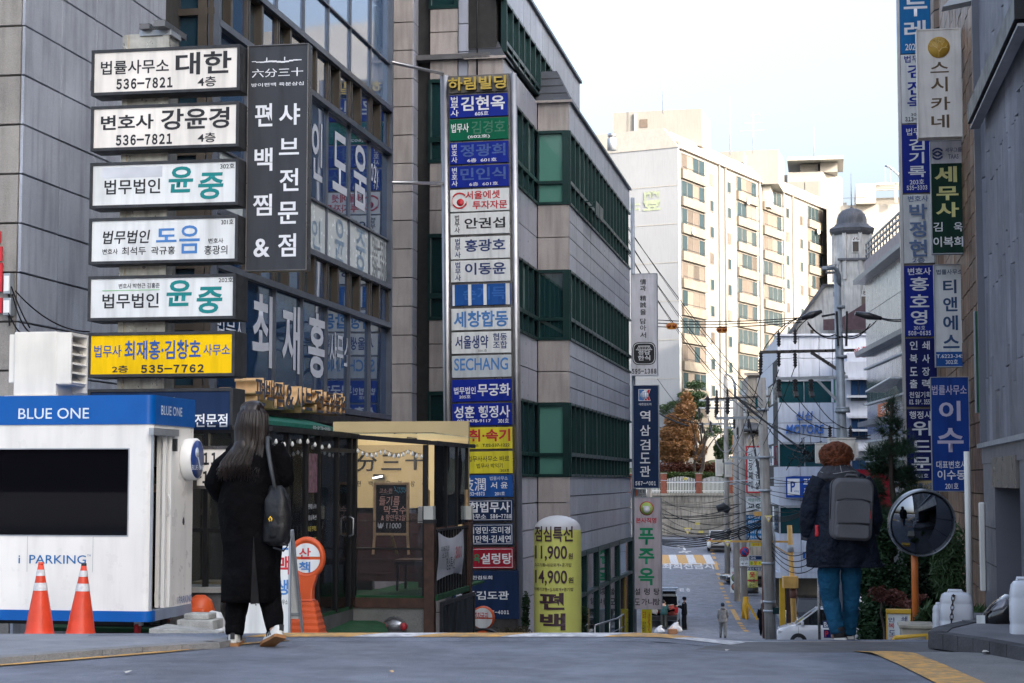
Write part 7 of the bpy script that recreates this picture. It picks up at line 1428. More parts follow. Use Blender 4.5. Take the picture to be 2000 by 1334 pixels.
far_sign('little yellow plate under the blue directory', (1465, 1059, 1491, 1068), 105.2, f_lem, [('임대문의', red, (1470, 1061, 1488, 1066), {'bold': .03})]); far_sign('small dark blue plate beside the no parking disc', (1463, 1085, 1490, 1094), 105.4, f_navy, [('GNS', wht, (1466, 1087, 1476, 1092))])
far_sign('yellow plate reading 옷 beside the tow plate', (1463, 1095, 1490, 1105), 105.4, f_lem, [('홍', grn, (1465, 1097, 1471, 1103)), ('옷', red, (1472, 1096, 1479, 1104)), ('수선', blk, (1482, 1097, 1489, 1103))]); far_sign('lower dark blue plate reading 변호사 박용걸', (1457, 1107, 1490, 1115), 105.6, f_navy, [('변호사 박용걸', wht, (1459, 1108.5, 1489, 1113.5), {'bold': .03})])
far_sign('blue box sign low behind the concrete pole', (1433, 935, 1452, 957), 112, f_mid, []); far_sign('white sign with red letters behind the poles', (1432, 958, 1455, 979), 112, f_white, [('슈퍼', red, (1434, 969, 1452, 977), {'bold': .04})]); far_sign('orange and white shop sign under the navy kumdo sign', (1232, 955, 1247, 970), 64, M_('sign_orange', (.5, .12, .04), .5), []); far_sign('white notice reading 법률 under the navy kumdo sign', (1248, 955, 1261, 972), 64, f_white, [('법률\n법인', blk, (1250, 957, 1259, 970))])
far_sign('small blue hexagon plate on the grey garage wall', (1567, 1077, 1580, 1092), 94, f_mid, [])
# ---------------------------------------------------------------- standing signs on the far pavement
p = front(1437, 1163, 113); t = thing('standing_sign', 'white standing menu sign with two round dishes on the far pavement', 'sign', p); z = lambda y: p.hit(1437, y)[1]
ob('board', B().box(-.33, .33, 0, .1, .0, z(1110)), f_white, t, p); text('순대국밥', red, t, p, (1430, 1116, 1444, 1121), -.01, .03)
for y, c in ((1129, (.2, .25, .08)), (1146, (.4, .15, .08))): ob('dish_picture', B().lathe([(.001, -.012), (.22, -.012), (.22, -.002)], (0, 0, z(y)), 16, 'y'), M_('dish_green' if y < 1140 else 'dish_red', c, .5), t, p); ob('plate_picture', B().lathe([(.001, -.006), (.27, -.006), (.27, -.001)], (0, 0, z(y)), 16, 'y'), blk, t, p)
p = front(1469, 1176, 111.5); p = p.off(0, 0, g(111.5) + .12 - p.O.z); z = lambda y: p.hit(1469, y)[1]; t = thing('inflatable_column', 'small yellow green advertising column with red lettering on the far pavement', 'inflatable', p)
ob('body', B().lathe([(.34, .35), (.36, .6), (.36, z(1118)), (.2, z(1112)), (.001, z(1110))], seg=20), M_('vinyl_lime', (.45, .48, .14), .5), t, p); ob('foot', B().lathe([(.4, 0), (.38, .35), (.001, .36)], seg=20), black, t, p); ob('red_band', B().lathe([(.365, .75), (.365, .85)], seg=20, cap=False), red, t, p)
text('옷', red, t, p, (1463, 1117, 1475, 1128), -.37, .05); text('리폼\n수선', mar, t, p, (1463, 1131, 1475, 1146), -.37, .03)
# no parking disc, small utility pole with yellow foot
def pole(name, label, px0, y0, px1, y1, d, r0, r1, mat, grp=None, extra=None, ground=True):
 """pole seen from (px1, foot row y1) to (px0, top row y0)"""
 a = P(px1, y1, d); c = P(px0, y0, d); gz_ = g(d)
 M = Tr((a.x, d, gz_)); t = thing(name, label, 'pole', M=M, group=grp); I = M.inverted(); base = Vector((a.x, d, gz_)); top = I @ c; bs = I @ a
 k = bs - (top - bs) / max(.1, (top.z - bs.z)) * bs.z if top.z > bs.z else bs
 ob('shaft', B().tube([k + Vector((0, 0, -.1)), k.lerp(top, .5), top], [r0, (r0 + r1) / 2, r1], 14), mat, t)
 return t, M, I
cpole = M_('pole_concrete', (.34, .32, .29), .8, var=.15, scale=1.5, stain=.4, speck=.1)
ypf = M_('paint_yellow_far', (.60, .33, .02), .5, var=.1)
def dlocal(I, px, py, d): return I @ P(px, py, d)
def crossarm(t, I, px0, px1, y0, y1, d, mat=None, h=.12): a, c = dlocal(I, px0, y0, d), dlocal(I, px1, y1, d); return ob('crossarm', B().bar(a, c, .1, h), mat or galv, t)
insm = M_('insulator', (.03, .03, .035), .3)
ins = B().lathe([(.03, -.35), (.05, -.32)] + [(.10 if k % 2 else .045, -.3 + k * .055) for k in range(10)] + [(.03, .28), (.02, .33)], seg=10, cap=True).mesh('insulator'); ins.materials.append(insm)
def insul(t, I, px, py, d, s=1.0, up=1): o = ob('insulator', ins, None, t, M=I.inverted() @ Tr(dlocal(I, px, py, d)) @ Matrix.Diagonal((s, s, s * up, 1))); return o
def transformer(t, I, px0, y0, px1, y1, d):
 a, c = dlocal(I, px0, y1, d), dlocal(I, px1, y0, d); m = (a.x + c.x) / 2; w_ = (c.x - a.x) / 2; h = c.z - a.z
 tr = ob('transformer', B().box(m - w_ * .8, m + w_ * .8, a.y - w_ * .8, a.y + w_ * .4, a.z, a.z + h), cream, t, bevel=.03); fins = B()
 for k in range(9): fins.box(m + w_ * (.82), m + w_ * 1.0, a.y - w_ * .7 + k * w_ * .12, a.y - w_ * .66 + k * w_ * .12, a.z + h * .15, a.z + h * .85)
 for k in range(10): fins.box(m - w_ * .7 + k * w_ * .15, m - w_ * .66 + k * w_ * .15, a.y - w_ * .9, a.y - w_ * .8, a.z + h * .2, a.z + h * .8)
 ob('cooling_fin', fins, cream, tr); ob('lid', B().box(m - w_ * .84, m + w_ * .84, a.y - w_ * .84, a.y + w_ * .44, a.z + h, a.z + h * 1.06), cream, tr)
 return tr
# steel pole A
D = 60.0; spole = M_('pole_steel_blue', (.30, .34, .38), .5, .3, var=.12, stain=.25)
t, M, I = pole('utility_pole', 'thick pale blue steel utility pole rising behind the walking person with two transformers', 1635, 535, 1648, 1000, D, .27, .11, spole)
for y, r in ((798, .24), (803, .26), (600, .17), (697, .2)): a = dlocal(I, 1643, y, D); ob('flange', B().lathe([(r, -.05), (r, .05)], (a.x - (700 - y) * .0004, 0, a.z), 16), spole, t)
a = [dlocal(I, px, py, D - .1 * i) for i, (px, py) in enumerate(((1637, 560), (1638, 540), (1634, 527), (1626, 521), (1617, 522)))]; ob('lamp_arm', B().tube(a, [.1, .09, .07, .06, .05], 10), spole, t); a = dlocal(I, 1620, 523, D); ob('street_lamp_head', B().box(a.x - .25, a.x + .1, -.12, .12, a.z - .08, a.z + .04), spole, t, bevel=.03)
crossarm(t, I, 1484, 1668, 688, 684, D, steel_dk, .1); crossarm(t, I, 1516, 1656, 740, 736, D, galv, .1); ob('brace', B().bar(dlocal(I, 1584, 688, D), dlocal(I, 1650, 731, D), .1), steel_dk, t); ob('brace', B().bar(dlocal(I, 1597, 743, D), dlocal(I, 1642, 790, D), .08), galv, t)
for px, py in ((1521, 661), (1553, 656), (1486, 700), (1521, 700), (1553, 702)): insul(t, I, px, py, D, .8)
for px, py in ((1521, 755), (1553, 755), (1584, 755)): insul(t, I, px, py, D, 1.0); a = dlocal(I, px, py + 8, D); ob('cutout', B().bar(a, a + Vector((.02, -.15, -.22)), .14, .09), insm, t)
for px in (1621, 1641, 1661): insul(t, I, px, 845, D, .75)
for k in (0, 1): ob('strap_bar', B().bar(dlocal(I, 1634 + 20 * k, 608, D - .2), dlocal(I, 1637 + 16 * k, 676, D - .2), .07), insm, t)
transformer(t, I, 1612, 858, 1672, 900, D); transformer(t, I, 1590, 868, 1614, 905, D - .3)
strain = [((1565, 622), (1605, 608)), ((1670, 612), (1722, 622))]
for a, c in strain: ob('strain_insulator', B().tube([dlocal(I, a[0], a[1], D), dlocal(I, (a[0] + c[0]) / 2, (a[1] + c[1]) / 2, D), dlocal(I, c[0], c[1], D)], [.07, .13, .06], 8), insm, t)
ob('strain_insulator', B().tube([dlocal(I, 1605, 618, D), dlocal(I, 1637, 612, D)], .04, 6), insm, t)
# concrete pole B
D = 82.0
t, M, I = pole('utility_pole', 'leaning concrete utility pole in front of the beige building', 1487, 738, 1505, 1245, D, .26, .20, cpole)
crossarm(t, I, 1376, 1504, 780, 774, D, steel_dk, .09); crossarm(t, I, 1398, 1498, 817, 815, D); crossarm(t, I, 1440, 1512, 895, 893, D); ob('brace', B().bar(dlocal(I, 1440, 778, D), dlocal(I, 1496, 808, D), .09), steel_dk, t)
for px in (1382, 1400, 1421): insul(t, I, px, 790, D, 1.3)
insul(t, I, 1485, 715, D, 1.2); insul(t, I, 1400, 770, D, .7); insul(t, I, 1421, 768, D, .7)
for y in (800, 893, 958, 1100, 1175, 1193): a = dlocal(I, 1497, y, D); ob('clamp', B().lathe([(.30, -.05), (.30, .05)], (dlocal(I, 1487 + (y - 738) * .0355, y, D).x, 0, a.z), 14), galv, t)
ob('cable_riser', B().tube([dlocal(I, 1512, 1235, D), dlocal(I, 1512, 1050, D), dlocal(I, 1507, 1020, D)], .06, 8), galv, t); a = dlocal(I, 1513, 1192, D); ob('meter', B().box(a.x - .12, a.x + .16, -.3, .0, a.z - .15, a.z + .15), MT['frame_green'], t)
# poles C, D, E
D = 99.0
t, M, I = pole('utility_pole', 'pale concrete pole with a yellow painted foot and the no parking disc', 1446, 785, 1455, 1205, D, .19, .15, cpole); a = dlocal(I, 1455, 1165, D); ob('yellow_sleeve', B().lathe([(.205, 0), (.2, a.z)], (a.x, 0, 0), 16), ypf, t)
for y in (816, 893, 945): crossarm(t, I, 1425, 1470, y, y, D)
for px, py in ((1434, 825), (1449, 822), (1462, 825), (1441, 845)): insul(t, I, px, py, D, 1.0)
a = dlocal(I, 1453, 1077, D); r_ = 9.3 * D / F; rs_ = ob('no_parking_disc', B().lathe([(.001, -.03), (r_, -.03), (r_, 0), (.001, 0)], (a.x, -.26, a.z), 24, 'y'), red, t); ob('blue_field', B().lathe([(.001, -.04), (r_ * .76, -.04), (r_ * .76, -.03)], (a.x, -.26, a.z), 24, 'y'), blu, rs_); ob('red_bar', B().bar((a.x - r_ * .55, -.31, a.z + r_ * .55), (a.x + r_ * .55, -.31, a.z - r_ * .55), .02, .05), red, rs_)
lightbox('tow_plate', 'white tow zone plate reading 견인지역 under the no parking disc', 'sign', (1444, 1088, 1463, 1106), D - .3, .03, f_white, [('견인지역', blk, (1446, 1090, 1461, 1095), {'bold': .02}), ('→ ←', blk, (1447, 1099, 1461, 1103), {'bold': .05})], rim=.01, bevel=0)
p = front(1467, 1205, 97.5); p = p.off(0, 0, g(97.5) + .1 - p.O.z); t = thing('pole_guard', 'yellow angled steel guard bars at the foot of the poles', 'guard', p); ob('bar', B().bar((-.25, 0, 0), (-.4, .1, .8), .1), ypf, t, p); ob('bar', B().bar((.35, 0, 0), (-.15, .1, .85), .1), ypf, t, p)
D = 124.0
t, M, I = pole('utility_pole', 'slim concrete pole with white transformers near the orange tree', 1417, 735, 1421, 1125, D, .2, .15, cpole); transformer(t, I, 1396, 899, 1412, 930, D); transformer(t, I, 1414, 899, 1431, 932, D - .3)
for y in (782, 797, 828): crossarm(t, I, 1365, 1440, y, y, D)
for px, py in ((1372, 835), (1388, 833), (1398, 805), (1366, 806)): insul(t, I, px, py, D, 1.2)
D = 108.0
t, M, I = pole('utility_pole', 'slim concrete pole left of the no parking disc with a curved lamp arm', 1436, 775, 1440, 1150, D, .2, .14, cpole); ob('lamp_arm', B().tube([dlocal(I, *q, D) for q in ((1436, 775), (1435, 750), (1430, 736), (1421, 731), (1415, 732))], [.09, .08, .06, .05, .04], 8), galv, t)
for y in (835, 905): crossarm(t, I, 1415, 1462, y, y, D)
D = 150
t, M, I = pole('utility_pole', 'far concrete pole standing by the fence left of the trees', 1268, 830, 1269, 1000, D, .2, .17, cpole)
D = 122
t, M, I = pole('rusty_pole', 'thin orange rusty pole between the concrete poles', 1432, 850, 1433, 985, D, .06, .06, M_('rust_orange', (.4, .17, .05), .7, var=.2))
D = 84
p = front(1477, 1240, 88.0)
tag(ob('drain_pipe', B().tube([(0, 0, -.2), (0, 0, p.hit(1472, 985)[1])], .1, 8), M_('rust_pipe', (.12, .05, .035), .6), pl=front(1493, 1245, 89.5)), 'dark red brown pipe left of the leaning concrete pole', 'pipe')
# yellow gantry with signal box
D = 85.0
t, M, I = pole('height_gantry', 'yellow steel gantry pole with a long arm, control box and dome camera', 1542, 1026, 1551, 1214, D, .14, .12, M_('gantry_yellow', (.62, .36, .10), .45, var=.15, stain=.2)); gy = MT['gantry_yellow']
ob('arm', B().bar(dlocal(I, 1381, 1057, D), dlocal(I, 1543, 1058, D), .1, .09), gy, t); ob('brace', B().bar(dlocal(I, 1513, 1066, D), dlocal(I, 1544, 1085, D), .05), gy, t); a, c = dlocal(I, 1528, 1148, D), dlocal(I, 1557, 1125, D); ob('control_box', B().box(a.x, c.x, -.35, .1, a.z, c.z), gy, t, bevel=.02)
ob('pipe_wrap', B().tube([dlocal(I, 1549, 1150, D), dlocal(I, 1550, 1168, D)], .17, 10), MT['rust_pipe'], t); ob('collar', B().tube([dlocal(I, 1544, 1064, D), dlocal(I, 1545, 1078, D)], .16, 10), galv, t); a = dlocal(I, 1385, 1063, D); ob('dome_camera', B().lathe([(.001, -.17), (.08, -.14), (.1, -.05), (.1, .1), (.05, .14), (.001, .14)], (a.x, 0, a.z), 14), white, t)
def wsign(px, py, d, lb):
 p = front(px, py + 8, d); k = d / F; tt = thing('warning_plate', lb, 'sign', p); ob('plate', B().poly([(-7.5 * k, 13 * k), (7.5 * k, 13 * k), (0, 0)], 0, .02), yel, tt, p); ob('inner', B().poly([(-4.5 * k, 11 * k), (4.5 * k, 11 * k), (0, 3.5 * k)], -.012, 0), f_white, tt, p); text('주의', red, tt, p, (-2.5 * k, 7 * k, 2.5 * k, 10 * k), -.02, .02, px=False)
wsign(1501, 1012, 81, 'triangular yellow warning plate hanging on the cables by the leaning pole'); wsign(1343, 1036, 100, 'small triangular warning plate hanging over the far road'); wsign(1421, 1060, 84.5, 'small triangular plate hanging from the gantry arm')
tag(ob('orange_tag', B().box(-.3, .3, 0, .05, 0, .2), gy, pl=front(1486, 1008, 82)), 'orange tag on the cables left of the warning plate', 'tag')
for px, py, lb in ((1362, 1025, 'upper yellow tag on the cables over the far road'), (1369, 1041, 'lower yellow tag on the cables over the far road'), (1339, 937, 'yellow tag on the wires before the green hedge')): tag(ob('yellow_tag', B().box(-.13, .13, 0, .03, 0, .12), M_('tag_yellow', (.6, .5, .12), .5), pl=front(px, py, 98)), lb, 'tag')
# amber blinkers on the wires
amb = M_('amber_housing', (.50, .17, .01), .4, var=.1)
for px, py, lb in ((1312, 637, 'left amber blinker light hanging on the overhead wires'), (1410, 644, 'right amber blinker light hanging on the overhead wires')):
 p = front(px, py, 70); t = thing('amber_blinker', lb, 'signal light', p, group='amber blinkers on the wires')
 ob('housing', B().poly([(.2 * math.copysign(abs(cos(a)) ** .6, cos(a)) * 1.1, .13 * sin(a)) for a in [2 * PI * k / 16 for k in range(16)]], -.06, .06), amb, t, p)
 for s_ in (-1, 1): ob('lamp', B().lathe([(.001, -.12), (.06, -.1), (.075, -.06)], (s_ * .1, 0, 0), 12, 'y'), M_('amber_lens', (.25, .05, .01), .2), t, p)
# ---------------------------------------------------------------- overhead cables
OC = 'overhead cables strung across the street'
def wire(px0, py0, d0, px1, py1, d1, sag, r, lb, grp=OC, m=None): return cable(P(px0, py0, d0), P(px1, py1, d1), sag, r, lb, grp, m, 'overhead_cable', 4)
tl = 'thin black service wire sloping down from the upper left towards the poles'
for i in range(6): wire(1222 + i * 1.5, 440 + 14 * i - (i % 2) * 16, 75, 1496, 790 + i * 9, 82, .25 + .12 * i, .014 if i % 2 else .022, tl)
for i, (y0, y1) in enumerate(((625, 620), (631, 624), (638, 629))): wire(1284, y0, 72, 1566, y1, 60, .1, .017, ('topmost', 'middle', 'lowest')[i] + ' of the three level wires carrying the amber blinkers')
for i in range(2): wire(1722, 621 + 2 * i, 60, 1775, 622 + 4 * i, 50, .05, .02, 'wire running right from the big steel pole', m=None)
for i, (px, py) in enumerate(((1487, 690), (1521, 655), (1553, 650))): wire(1570 + 8 * i, 620, 60, px, py, 60, -.3 + .1 * i, .016, ('left', 'middle', 'right')[i] + ' curved jumper wire above the crossarm of the big pole')
for a in (((1577, 628), (1632, 652)), ((1577, 632), (1645, 657)), ((1645, 657), (1700, 632)), ((1632, 655), (1712, 626))): wire(a[0][0], a[0][1], 59.8, a[1][0], a[1][1], 59.8, .25, .018, 'drooping jumper wire at the top of the big pole')
for i, (px, py, x2) in enumerate(((1524, 775, 1621), (1556, 775, 1641), (1587, 775, 1661))): wire(px, py, 59.8, x2, 838, 59.8, .25, .014, ('left', 'middle', 'right')[i] + ' wire dropping from the cut outs to the transformers')
for i, (px, py) in enumerate(((1486, 730), (1521, 722), (1553, 715))): wire(px, py, 60, 1420 + i * 20, 900 + 10 * i, 100, .4, .014, ('leftmost', 'middle', 'rightmost')[i] + ' of the three steep wires running down left from the big crossarm')
for i, (px, py) in enumerate(((1382, 812), (1400, 812), (1421, 812))): wire(px, py, 82, 1440 + 24 * i, 850, 84, 1.2, .022, ('left', 'middle', 'right')[i] + ' pale loop of cable under the crossarm of the leaning pole', m=M_('cable_pale', (.3, .3, .32), .5))
wire(1440, 775, 82, 1578, 885, 62, .1, .05, 'thick stay cable running down right to the cable joint'); wire(1500, 835, 82, 1580, 885, 62, .3, .03, 'thick stay cable running down right to the cable joint')
wire(1502, 830, 82, 1700, 857, 58, .2, .016, 'lower nearly level wire in front of the MOTORS letters'); wire(1502, 826, 82, 1700, 850, 58, .3, .016, 'upper nearly level wire in front of the MOTORS letters')
for i in range(5): wire(1290, 1054 + i * 2.2, 100, 1505, 1008 + i * 2.4, 82, .35 + .05 * i, .028, 'strand of the thick black cable bundle sagging over the far road'); wire(1505, 1008 + i * 2.4, 82, 1590, 985 + i * 2, 66, .2, .016, 'strand of the thick black cable bundle right of the leaning pole')
rn = random.Random(5)
for i in range(15): y = 972 + i * 5.2 + rn.uniform(-3, 3); wire(1288, y, 110 + rn.uniform(-10, 10), 1430 + rn.uniform(0, 75), y + rn.uniform(-18, 10), 96 + rn.uniform(-8, 8), rn.uniform(.1, .9), rn.choice((.012, .016, .022)), 'black telephone wire crossing in front of the stone retaining wall')
for i in range(6): y = 905 + i * 11; wire(1430, y, 100, 1580, y + rn.uniform(10, 60), 75, rn.uniform(.1, .6), .014, 'thin wire between the leaning pole and the garage front')
for i in range(5): wire(1460 + 5 * i, 800 + 25 * i, 99, 1497, 960 + 14 * i, 82, .5, .035, 'black cable curving down onto the leaning pole')
for i in range(4): wire(1507, 1060 + 8 * i, 82, 1590, 1066 + 14 * i, 74, .5, .02, 'spiral wrapped wire right of the leaning pole')
wire(1290, 938, 120, 1560, 928, 80, .2, .02, 'pale blue wire crossing before the hedge and the parking sign', m=galv); wire(1290, 800, 118, 1376, 828, 108, .2, .03, 'short cable left of the far transformer pole'); wire(1284, 805, 118, 1345, 832, 110, .1, .06, 'short thick cable joint left of the orange tree')
wire(1240, 840, 118, 1366, 806, 122, .3, .02, 'wire crossing the crown of the orange tree'); wire(1284, 740, 118, 1372, 835, 122, .3, .02, 'wire crossing the crown of the orange tree')
for px, py, d, r, lb in ((1453, 1043, 96, .38, 'coil of spare black cable hanging left of the directory sign'), (1487, 1042, 84, .27, 'coil of spare black cable hanging on the leaning pole')):
 c = P(px, py, d); tag(ob('cable_coil', B().rings([[(c.x + (r + .05 * cos(a)) * cos(q) * .8, c.y + .05 * sin(a), c.z + (r + .05 * cos(a)) * sin(q)) for a in [2 * PI * i / 6 for i in range(6)]] for q in [2 * PI * k / 24 for k in range(24)]], False, True, True), black, M=I4), lb, 'cable coil')
tag(ob('cable_joint', B().tube([P(1420, 1035, 98), P(1427, 1042, 98)], [.18, .14], 8), black, M=I4), 'black cable joint case above the parked car', 'cable joint'); tag(ob('cable_joint', B().tube([P(1352, 990, 115), P(1372, 992, 115), P(1385, 1002, 115)], [.25, .3, .2], 8), black, M=I4) if False else ob('cable_joint', B().tube([P(1400, 994, 110), P(1412, 990, 110), P(1424, 998, 110)], [.2, .28, .22], 8), black, M=I4), 'bundle of black cable joints before the retaining wall', 'cable joint')
p = P(1572, 884, 62); b = B(); rn = random.Random(3)
for k in range(9): q = [p + Vector((rn.gauss(0, .28), rn.gauss(0, .2), rn.gauss(0, .25))) for _ in range(4)]; b.tube([p] + q + [p + Vector((.3, 0, -.3))], .014, 4)
tag(ob('cable_tangle', b, black, M=I4, kind='stuff'), 'tangle of black cables left of the walking person\'s head', 'cables')
# ---------------------------------------------------------------- trees above the retaining wall
orl = leafmat('leaf_rust', (.24, .12, .05), .55); pin2 = leafmat('leaf_pine_far', (.045, .08, .035), .5); redh = leafmat('leaf_redbrown', (.10, .03, .018), .5); grh = leafmat('hedge_leaf', (.05, .08, .02), .5)
def ftree(name, lb, px, d, ybase, tr, clumps, n, size, mat, seed=1, lim=3, cat='tree', kind='leaf', grp='trees above the retaining wall'):
 k = d / F; c = P(px, ybase, d); zb_ = WDz(d); M = Tr((c.x, d, c.z)); cl_ = [((x - px) * k, dy, (ybase - y) * k, rx * k, rx * k, rz * k) for x, y, dy, rx, rz in clumps]
 tree(name, lb, M, ((0, 0, -1), ((tr[0] - px) * k, 0, (ybase - tr[1]) * k), tr[2], .06), [((0, 0, (ybase - tr[1]) * k * .3), c_[:3], .08, .03) for c_ in cl_[:lim]], cl_, n, size, mat, grp, kind, cat, seed=seed)
def WDz(d): return g(d)
ftree('rust_tree', 'rust orange redwood tree with a full crown above the retaining wall', 1322, 173, 935, (1326, 780, .3), [(1342, 778, 0, 13, 15), (1337, 800, 0, 19, 16), (1325, 822, 0, 27, 18), (1318, 848, 0, 32, 20), (1318, 872, 0, 36, 20), (1318, 893, 0, 30, 14), (1348, 850, 1, 22, 22), (1296, 880, 0, 17, 16), (1354, 882, .5, 15, 13)], 15000, .3, orl, 2, 5)
ftree('rust_tree', 'smaller rust orange tree with a thin crown right of the full one', 1358, 171, 935, (1357, 800, .16), [(1372, 880, 0, 11, 12), (1366, 895, 0, 12, 10), (1354, 800, 0, 8, 16), (1358, 835, 0, 7, 14)], 1700, .24, orl, 7, 3)
ftree('pine_tree', 'green pine tree behind the rust orange tree with flat layered boughs', 1372, 178, 930, (1366, 745, .2), [(1360, 752, 0, 20, 10), (1352, 772, 0, 30, 9), (1366, 790, 0, 24, 10), (1325, 790, 0, 22, 8), (1345, 812, 0, 30, 10), (1300, 800, 0, 14, 12), (1395, 840, 0, 16, 12)], 6000, .24, pin2, 4, 5)
ftree('leaning_tree', 'leaning bare brown tree with a forked trunk right of the rust orange trees', 1362, 169, 930, (1384, 838, .25), [(1386, 850, 0, 12, 6), (1408, 842, 0, 12, 5)], 200, .2, pin2, 9, 2)
ftree('evergreen_tree', 'dark evergreen tree behind the concrete poles', 1412, 180, 925, (1412, 850, .2), [(1410, 880, 0, 16, 26), (1424, 860, 0, 12, 30)], 3500, .26, pin2, 12, 2)
ftree('evergreen_tree', 'green tree left of the rust orange tree behind the navy sign', 1296, 182, 925, (1296, 830, .2), [(1296, 850, 0, 14, 30), (1290, 880, 0, 16, 24)], 2600, .26, pin2, 13, 2)
for k, (x0, x1, y0, y1, d, m, lb, nm) in enumerate(((1286, 1410, 898, 926, 172, redh, 'band of red brown shrubs under the trees', 'red_shrubs'), (1286, 1412, 922, 940, 168.3, grh, 'low green hedge behind the white picket fence', 'hedge'))):
 kk = d / F; o = P((x0 + x1) / 2, y1, d); cl_ = [((x - (x0 + x1) / 2) * kk, 0, 8 * kk, 9 * kk, 9 * kk, (y1 - y0) * .6 * kk) for x in range(x0, x1, 8)]; tag(ob(nm, leaves(cl_, 7000, .2, seed=k), m, M=Tr(o), kind='stuff'), lb, 'shrubs')
p = front(1380, 925, 195); t = thing('white_house', 'small white house with dark windows glimpsed behind the trees', 'house', p); k = 195 / F
ob('wall', B().box(-45 * k, 35 * k, 0, 6, -2, 66 * k), chw, t, p); ob('roof', B().box(-50 * k, 40 * k, -.5, 6.5, 66 * k, 74 * k), white, t, p)
for a in (-34, 2, 14): ob('window', B().box(a * k, (a + 9) * k, -.1, 0, 22 * k, 50 * k), gapc, t, p)
# ---------------------------------------------------------------- unseen blocks added out of view to keep the sun off the street
cb_ = M_('block_concrete', (.20, .19, .18), .85, var=.1, scale=.4, stain=.2)
for i, (x0, x1, y0, y1, h, lb) in enumerate(((30, 66, -44, 4, 40, 'unseen grey block added to shade the street, behind and right of the camera'), (17.5, 60, 46, 68, 30, 'unseen grey block added to cut sun and bright reflections, behind the tiled building'), (33, 60, 96, 124, 26, 'unseen grey block added to shade the garage, on its far side'), (30, 66, 10, 40, 36, 'unseen grey block added to shade the street, behind the slate building'), (37, 70, 128, 150, 36, 'unseen grey block added to shade the church, beyond its lane'))):
 M = Tr((x0, y0, g(y0))); t = thing('shade_block', lb, 'building', M=M); ob('wall', B().box(0, x1 - x0, 0, y1 - y0, -3, h + 6), cb_, t)
 nn = 0
 for k in range(6):
  for q in range(5): ob('window', B().box(-.1, 0, 2 + q * 4.2, 4.6 + q * 4.2, 2 + k * 4, 4 + k * 4), gm, t)
# ---------------------------------------------------------------- people
from mathutils import noise as mn
skin_m = M_('skin', (.42, .26, .19), .5, var=.05); hair_blk = M_('hair_black', (.018, .014, .013), .38, var=.2, scale=40); hair_brn = M_('hair_dark_brown', (.013, .008, .007), .32, var=.45, scale=60)
coat_b = M_('wool_black', (.0028, .0028, .0036), .9, var=.25, scale=10, bump=.8, bscale=9, bd=.05, spec=.08); navy = M_('quilted_navy', (.005, .0085, .018), .65, spec=.2, var=.25, scale=8, bump=1, bscale=13, bd=.05); tealt = M_('trouser_teal', (.008, .065, .13), .75, spec=.2, var=.2, scale=7, bump=1, bscale=9, bd=.05)
def skin_body(pts, edges, rads, M, parent, mat, name='body'):
 me = bpy.data.meshes.new(name); me.from_pydata([tuple(p) for p in pts], edges, []); o = bpy.data.objects.new(name, me); LNK(o); me.materials.append(mat)
 md = o.modifiers.new('skin', 'SKIN'); me.skin_vertices.new() if not me.skin_vertices else None
 for i, r in enumerate(rads): v = me.skin_vertices[0].data[i]; v.radius = (r, r) if not isinstance(r, tuple) else r; v.use_root = (i == 0)
 md.use_smooth_shade = True
 s_ = o.modifiers.new('sub', 'SUBSURF'); s_.levels = 2; s_.render_levels = 2
 o.parent = parent; W[o.name] = M; o.matrix_basis = W[parent.name].inverted() @ M; return o
def loft(rows, seg=28, fold=0, fs=4.0, sq=.85, seed=0, cap=True):
 """rows: (cx, cy, z, rx, ry)"""
 b = B(); out = []
 for cx, cy, z, rx, ry in rows:
  ring = []
  for k in range(seg):
   a = 2 * PI * k / seg; c, s_ = cos(a), sin(a)
   x = cx + rx * math.copysign(abs(c) ** sq, c); y = cy + ry * math.copysign(abs(s_) ** sq, s_)
   if fold: n = mn.noise(Vector((x * fs * 3, y * fs * 3 + seed, z * fs))); f = 1 + 0; x += c * n * fold; y += s_ * n * fold
   ring.append((x, y, z))
  out.append(ring)
 return b.rings(out, cap)
def sm_rows(rows, n=4):
 out = []
 for a, c in zip(rows, rows[1:]): out += [tuple(a[i] + (c[i] - a[i]) * k / n for i in range(5)) for k in range(n)]
 return out + [rows[-1]]
def limbloft(pts, r, seg=14, fold=.0, n=5, sq=1):
 P_ = [Vector(p) for p in pts]; R = []; Q = []
 for i in range(len(P_) - 1):
  for k in range(n): t = k / n; Q.append(P_[i].lerp(P_[i + 1], t)); R.append(r[i] + (r[i + 1] - r[i]) * t)
 Q.append(P_[-1]); R.append(r[-1])
 if fold: R = [a * (1 + fold * mn.noise(Vector((q.x * 9, q.y * 9, q.z * 22)))) for a, q in zip(R, Q)]
 return B().tube(Q, R, seg)
def hand(b_pts, b_edges, b_r, wrist_i, wrist, d, side, s=1.0):
 """palm with five finger chains added to a skin skeleton"""
 d = Vector(d).normalized(); u = Vector(side).normalized(); n = d.cross(u)
 def addp(p, r, j): b_pts.append(p); b_r.append(r * s); b_edges.append((j, len(b_pts) - 1)); return len(b_pts) - 1
 w_ = Vector(wrist); pm_i = addp(w_ + d * .05 * s, .026, wrist_i)
 for k, (o_, L_) in enumerate(((-.028, .07), (-.009, .08), (.010, .075), (.028, .06))): a = addp(w_ + d * .09 * s + u * o_ * s, .010, pm_i); c = addp(w_ + (d * (.09 + L_ * .5) + u * o_ * 1.1 + n * .008) * s, .009, a); addp(w_ + (d * (.09 + L_ * .9) + u * o_ * 1.1 + n * .03) * s, .007, c)
 a = addp(w_ + (d * .05 + u * -.045 + n * .01) * s, .011, pm_i); addp(w_ + (d * .085 + u * -.055 + n * .03) * s, .009, a)
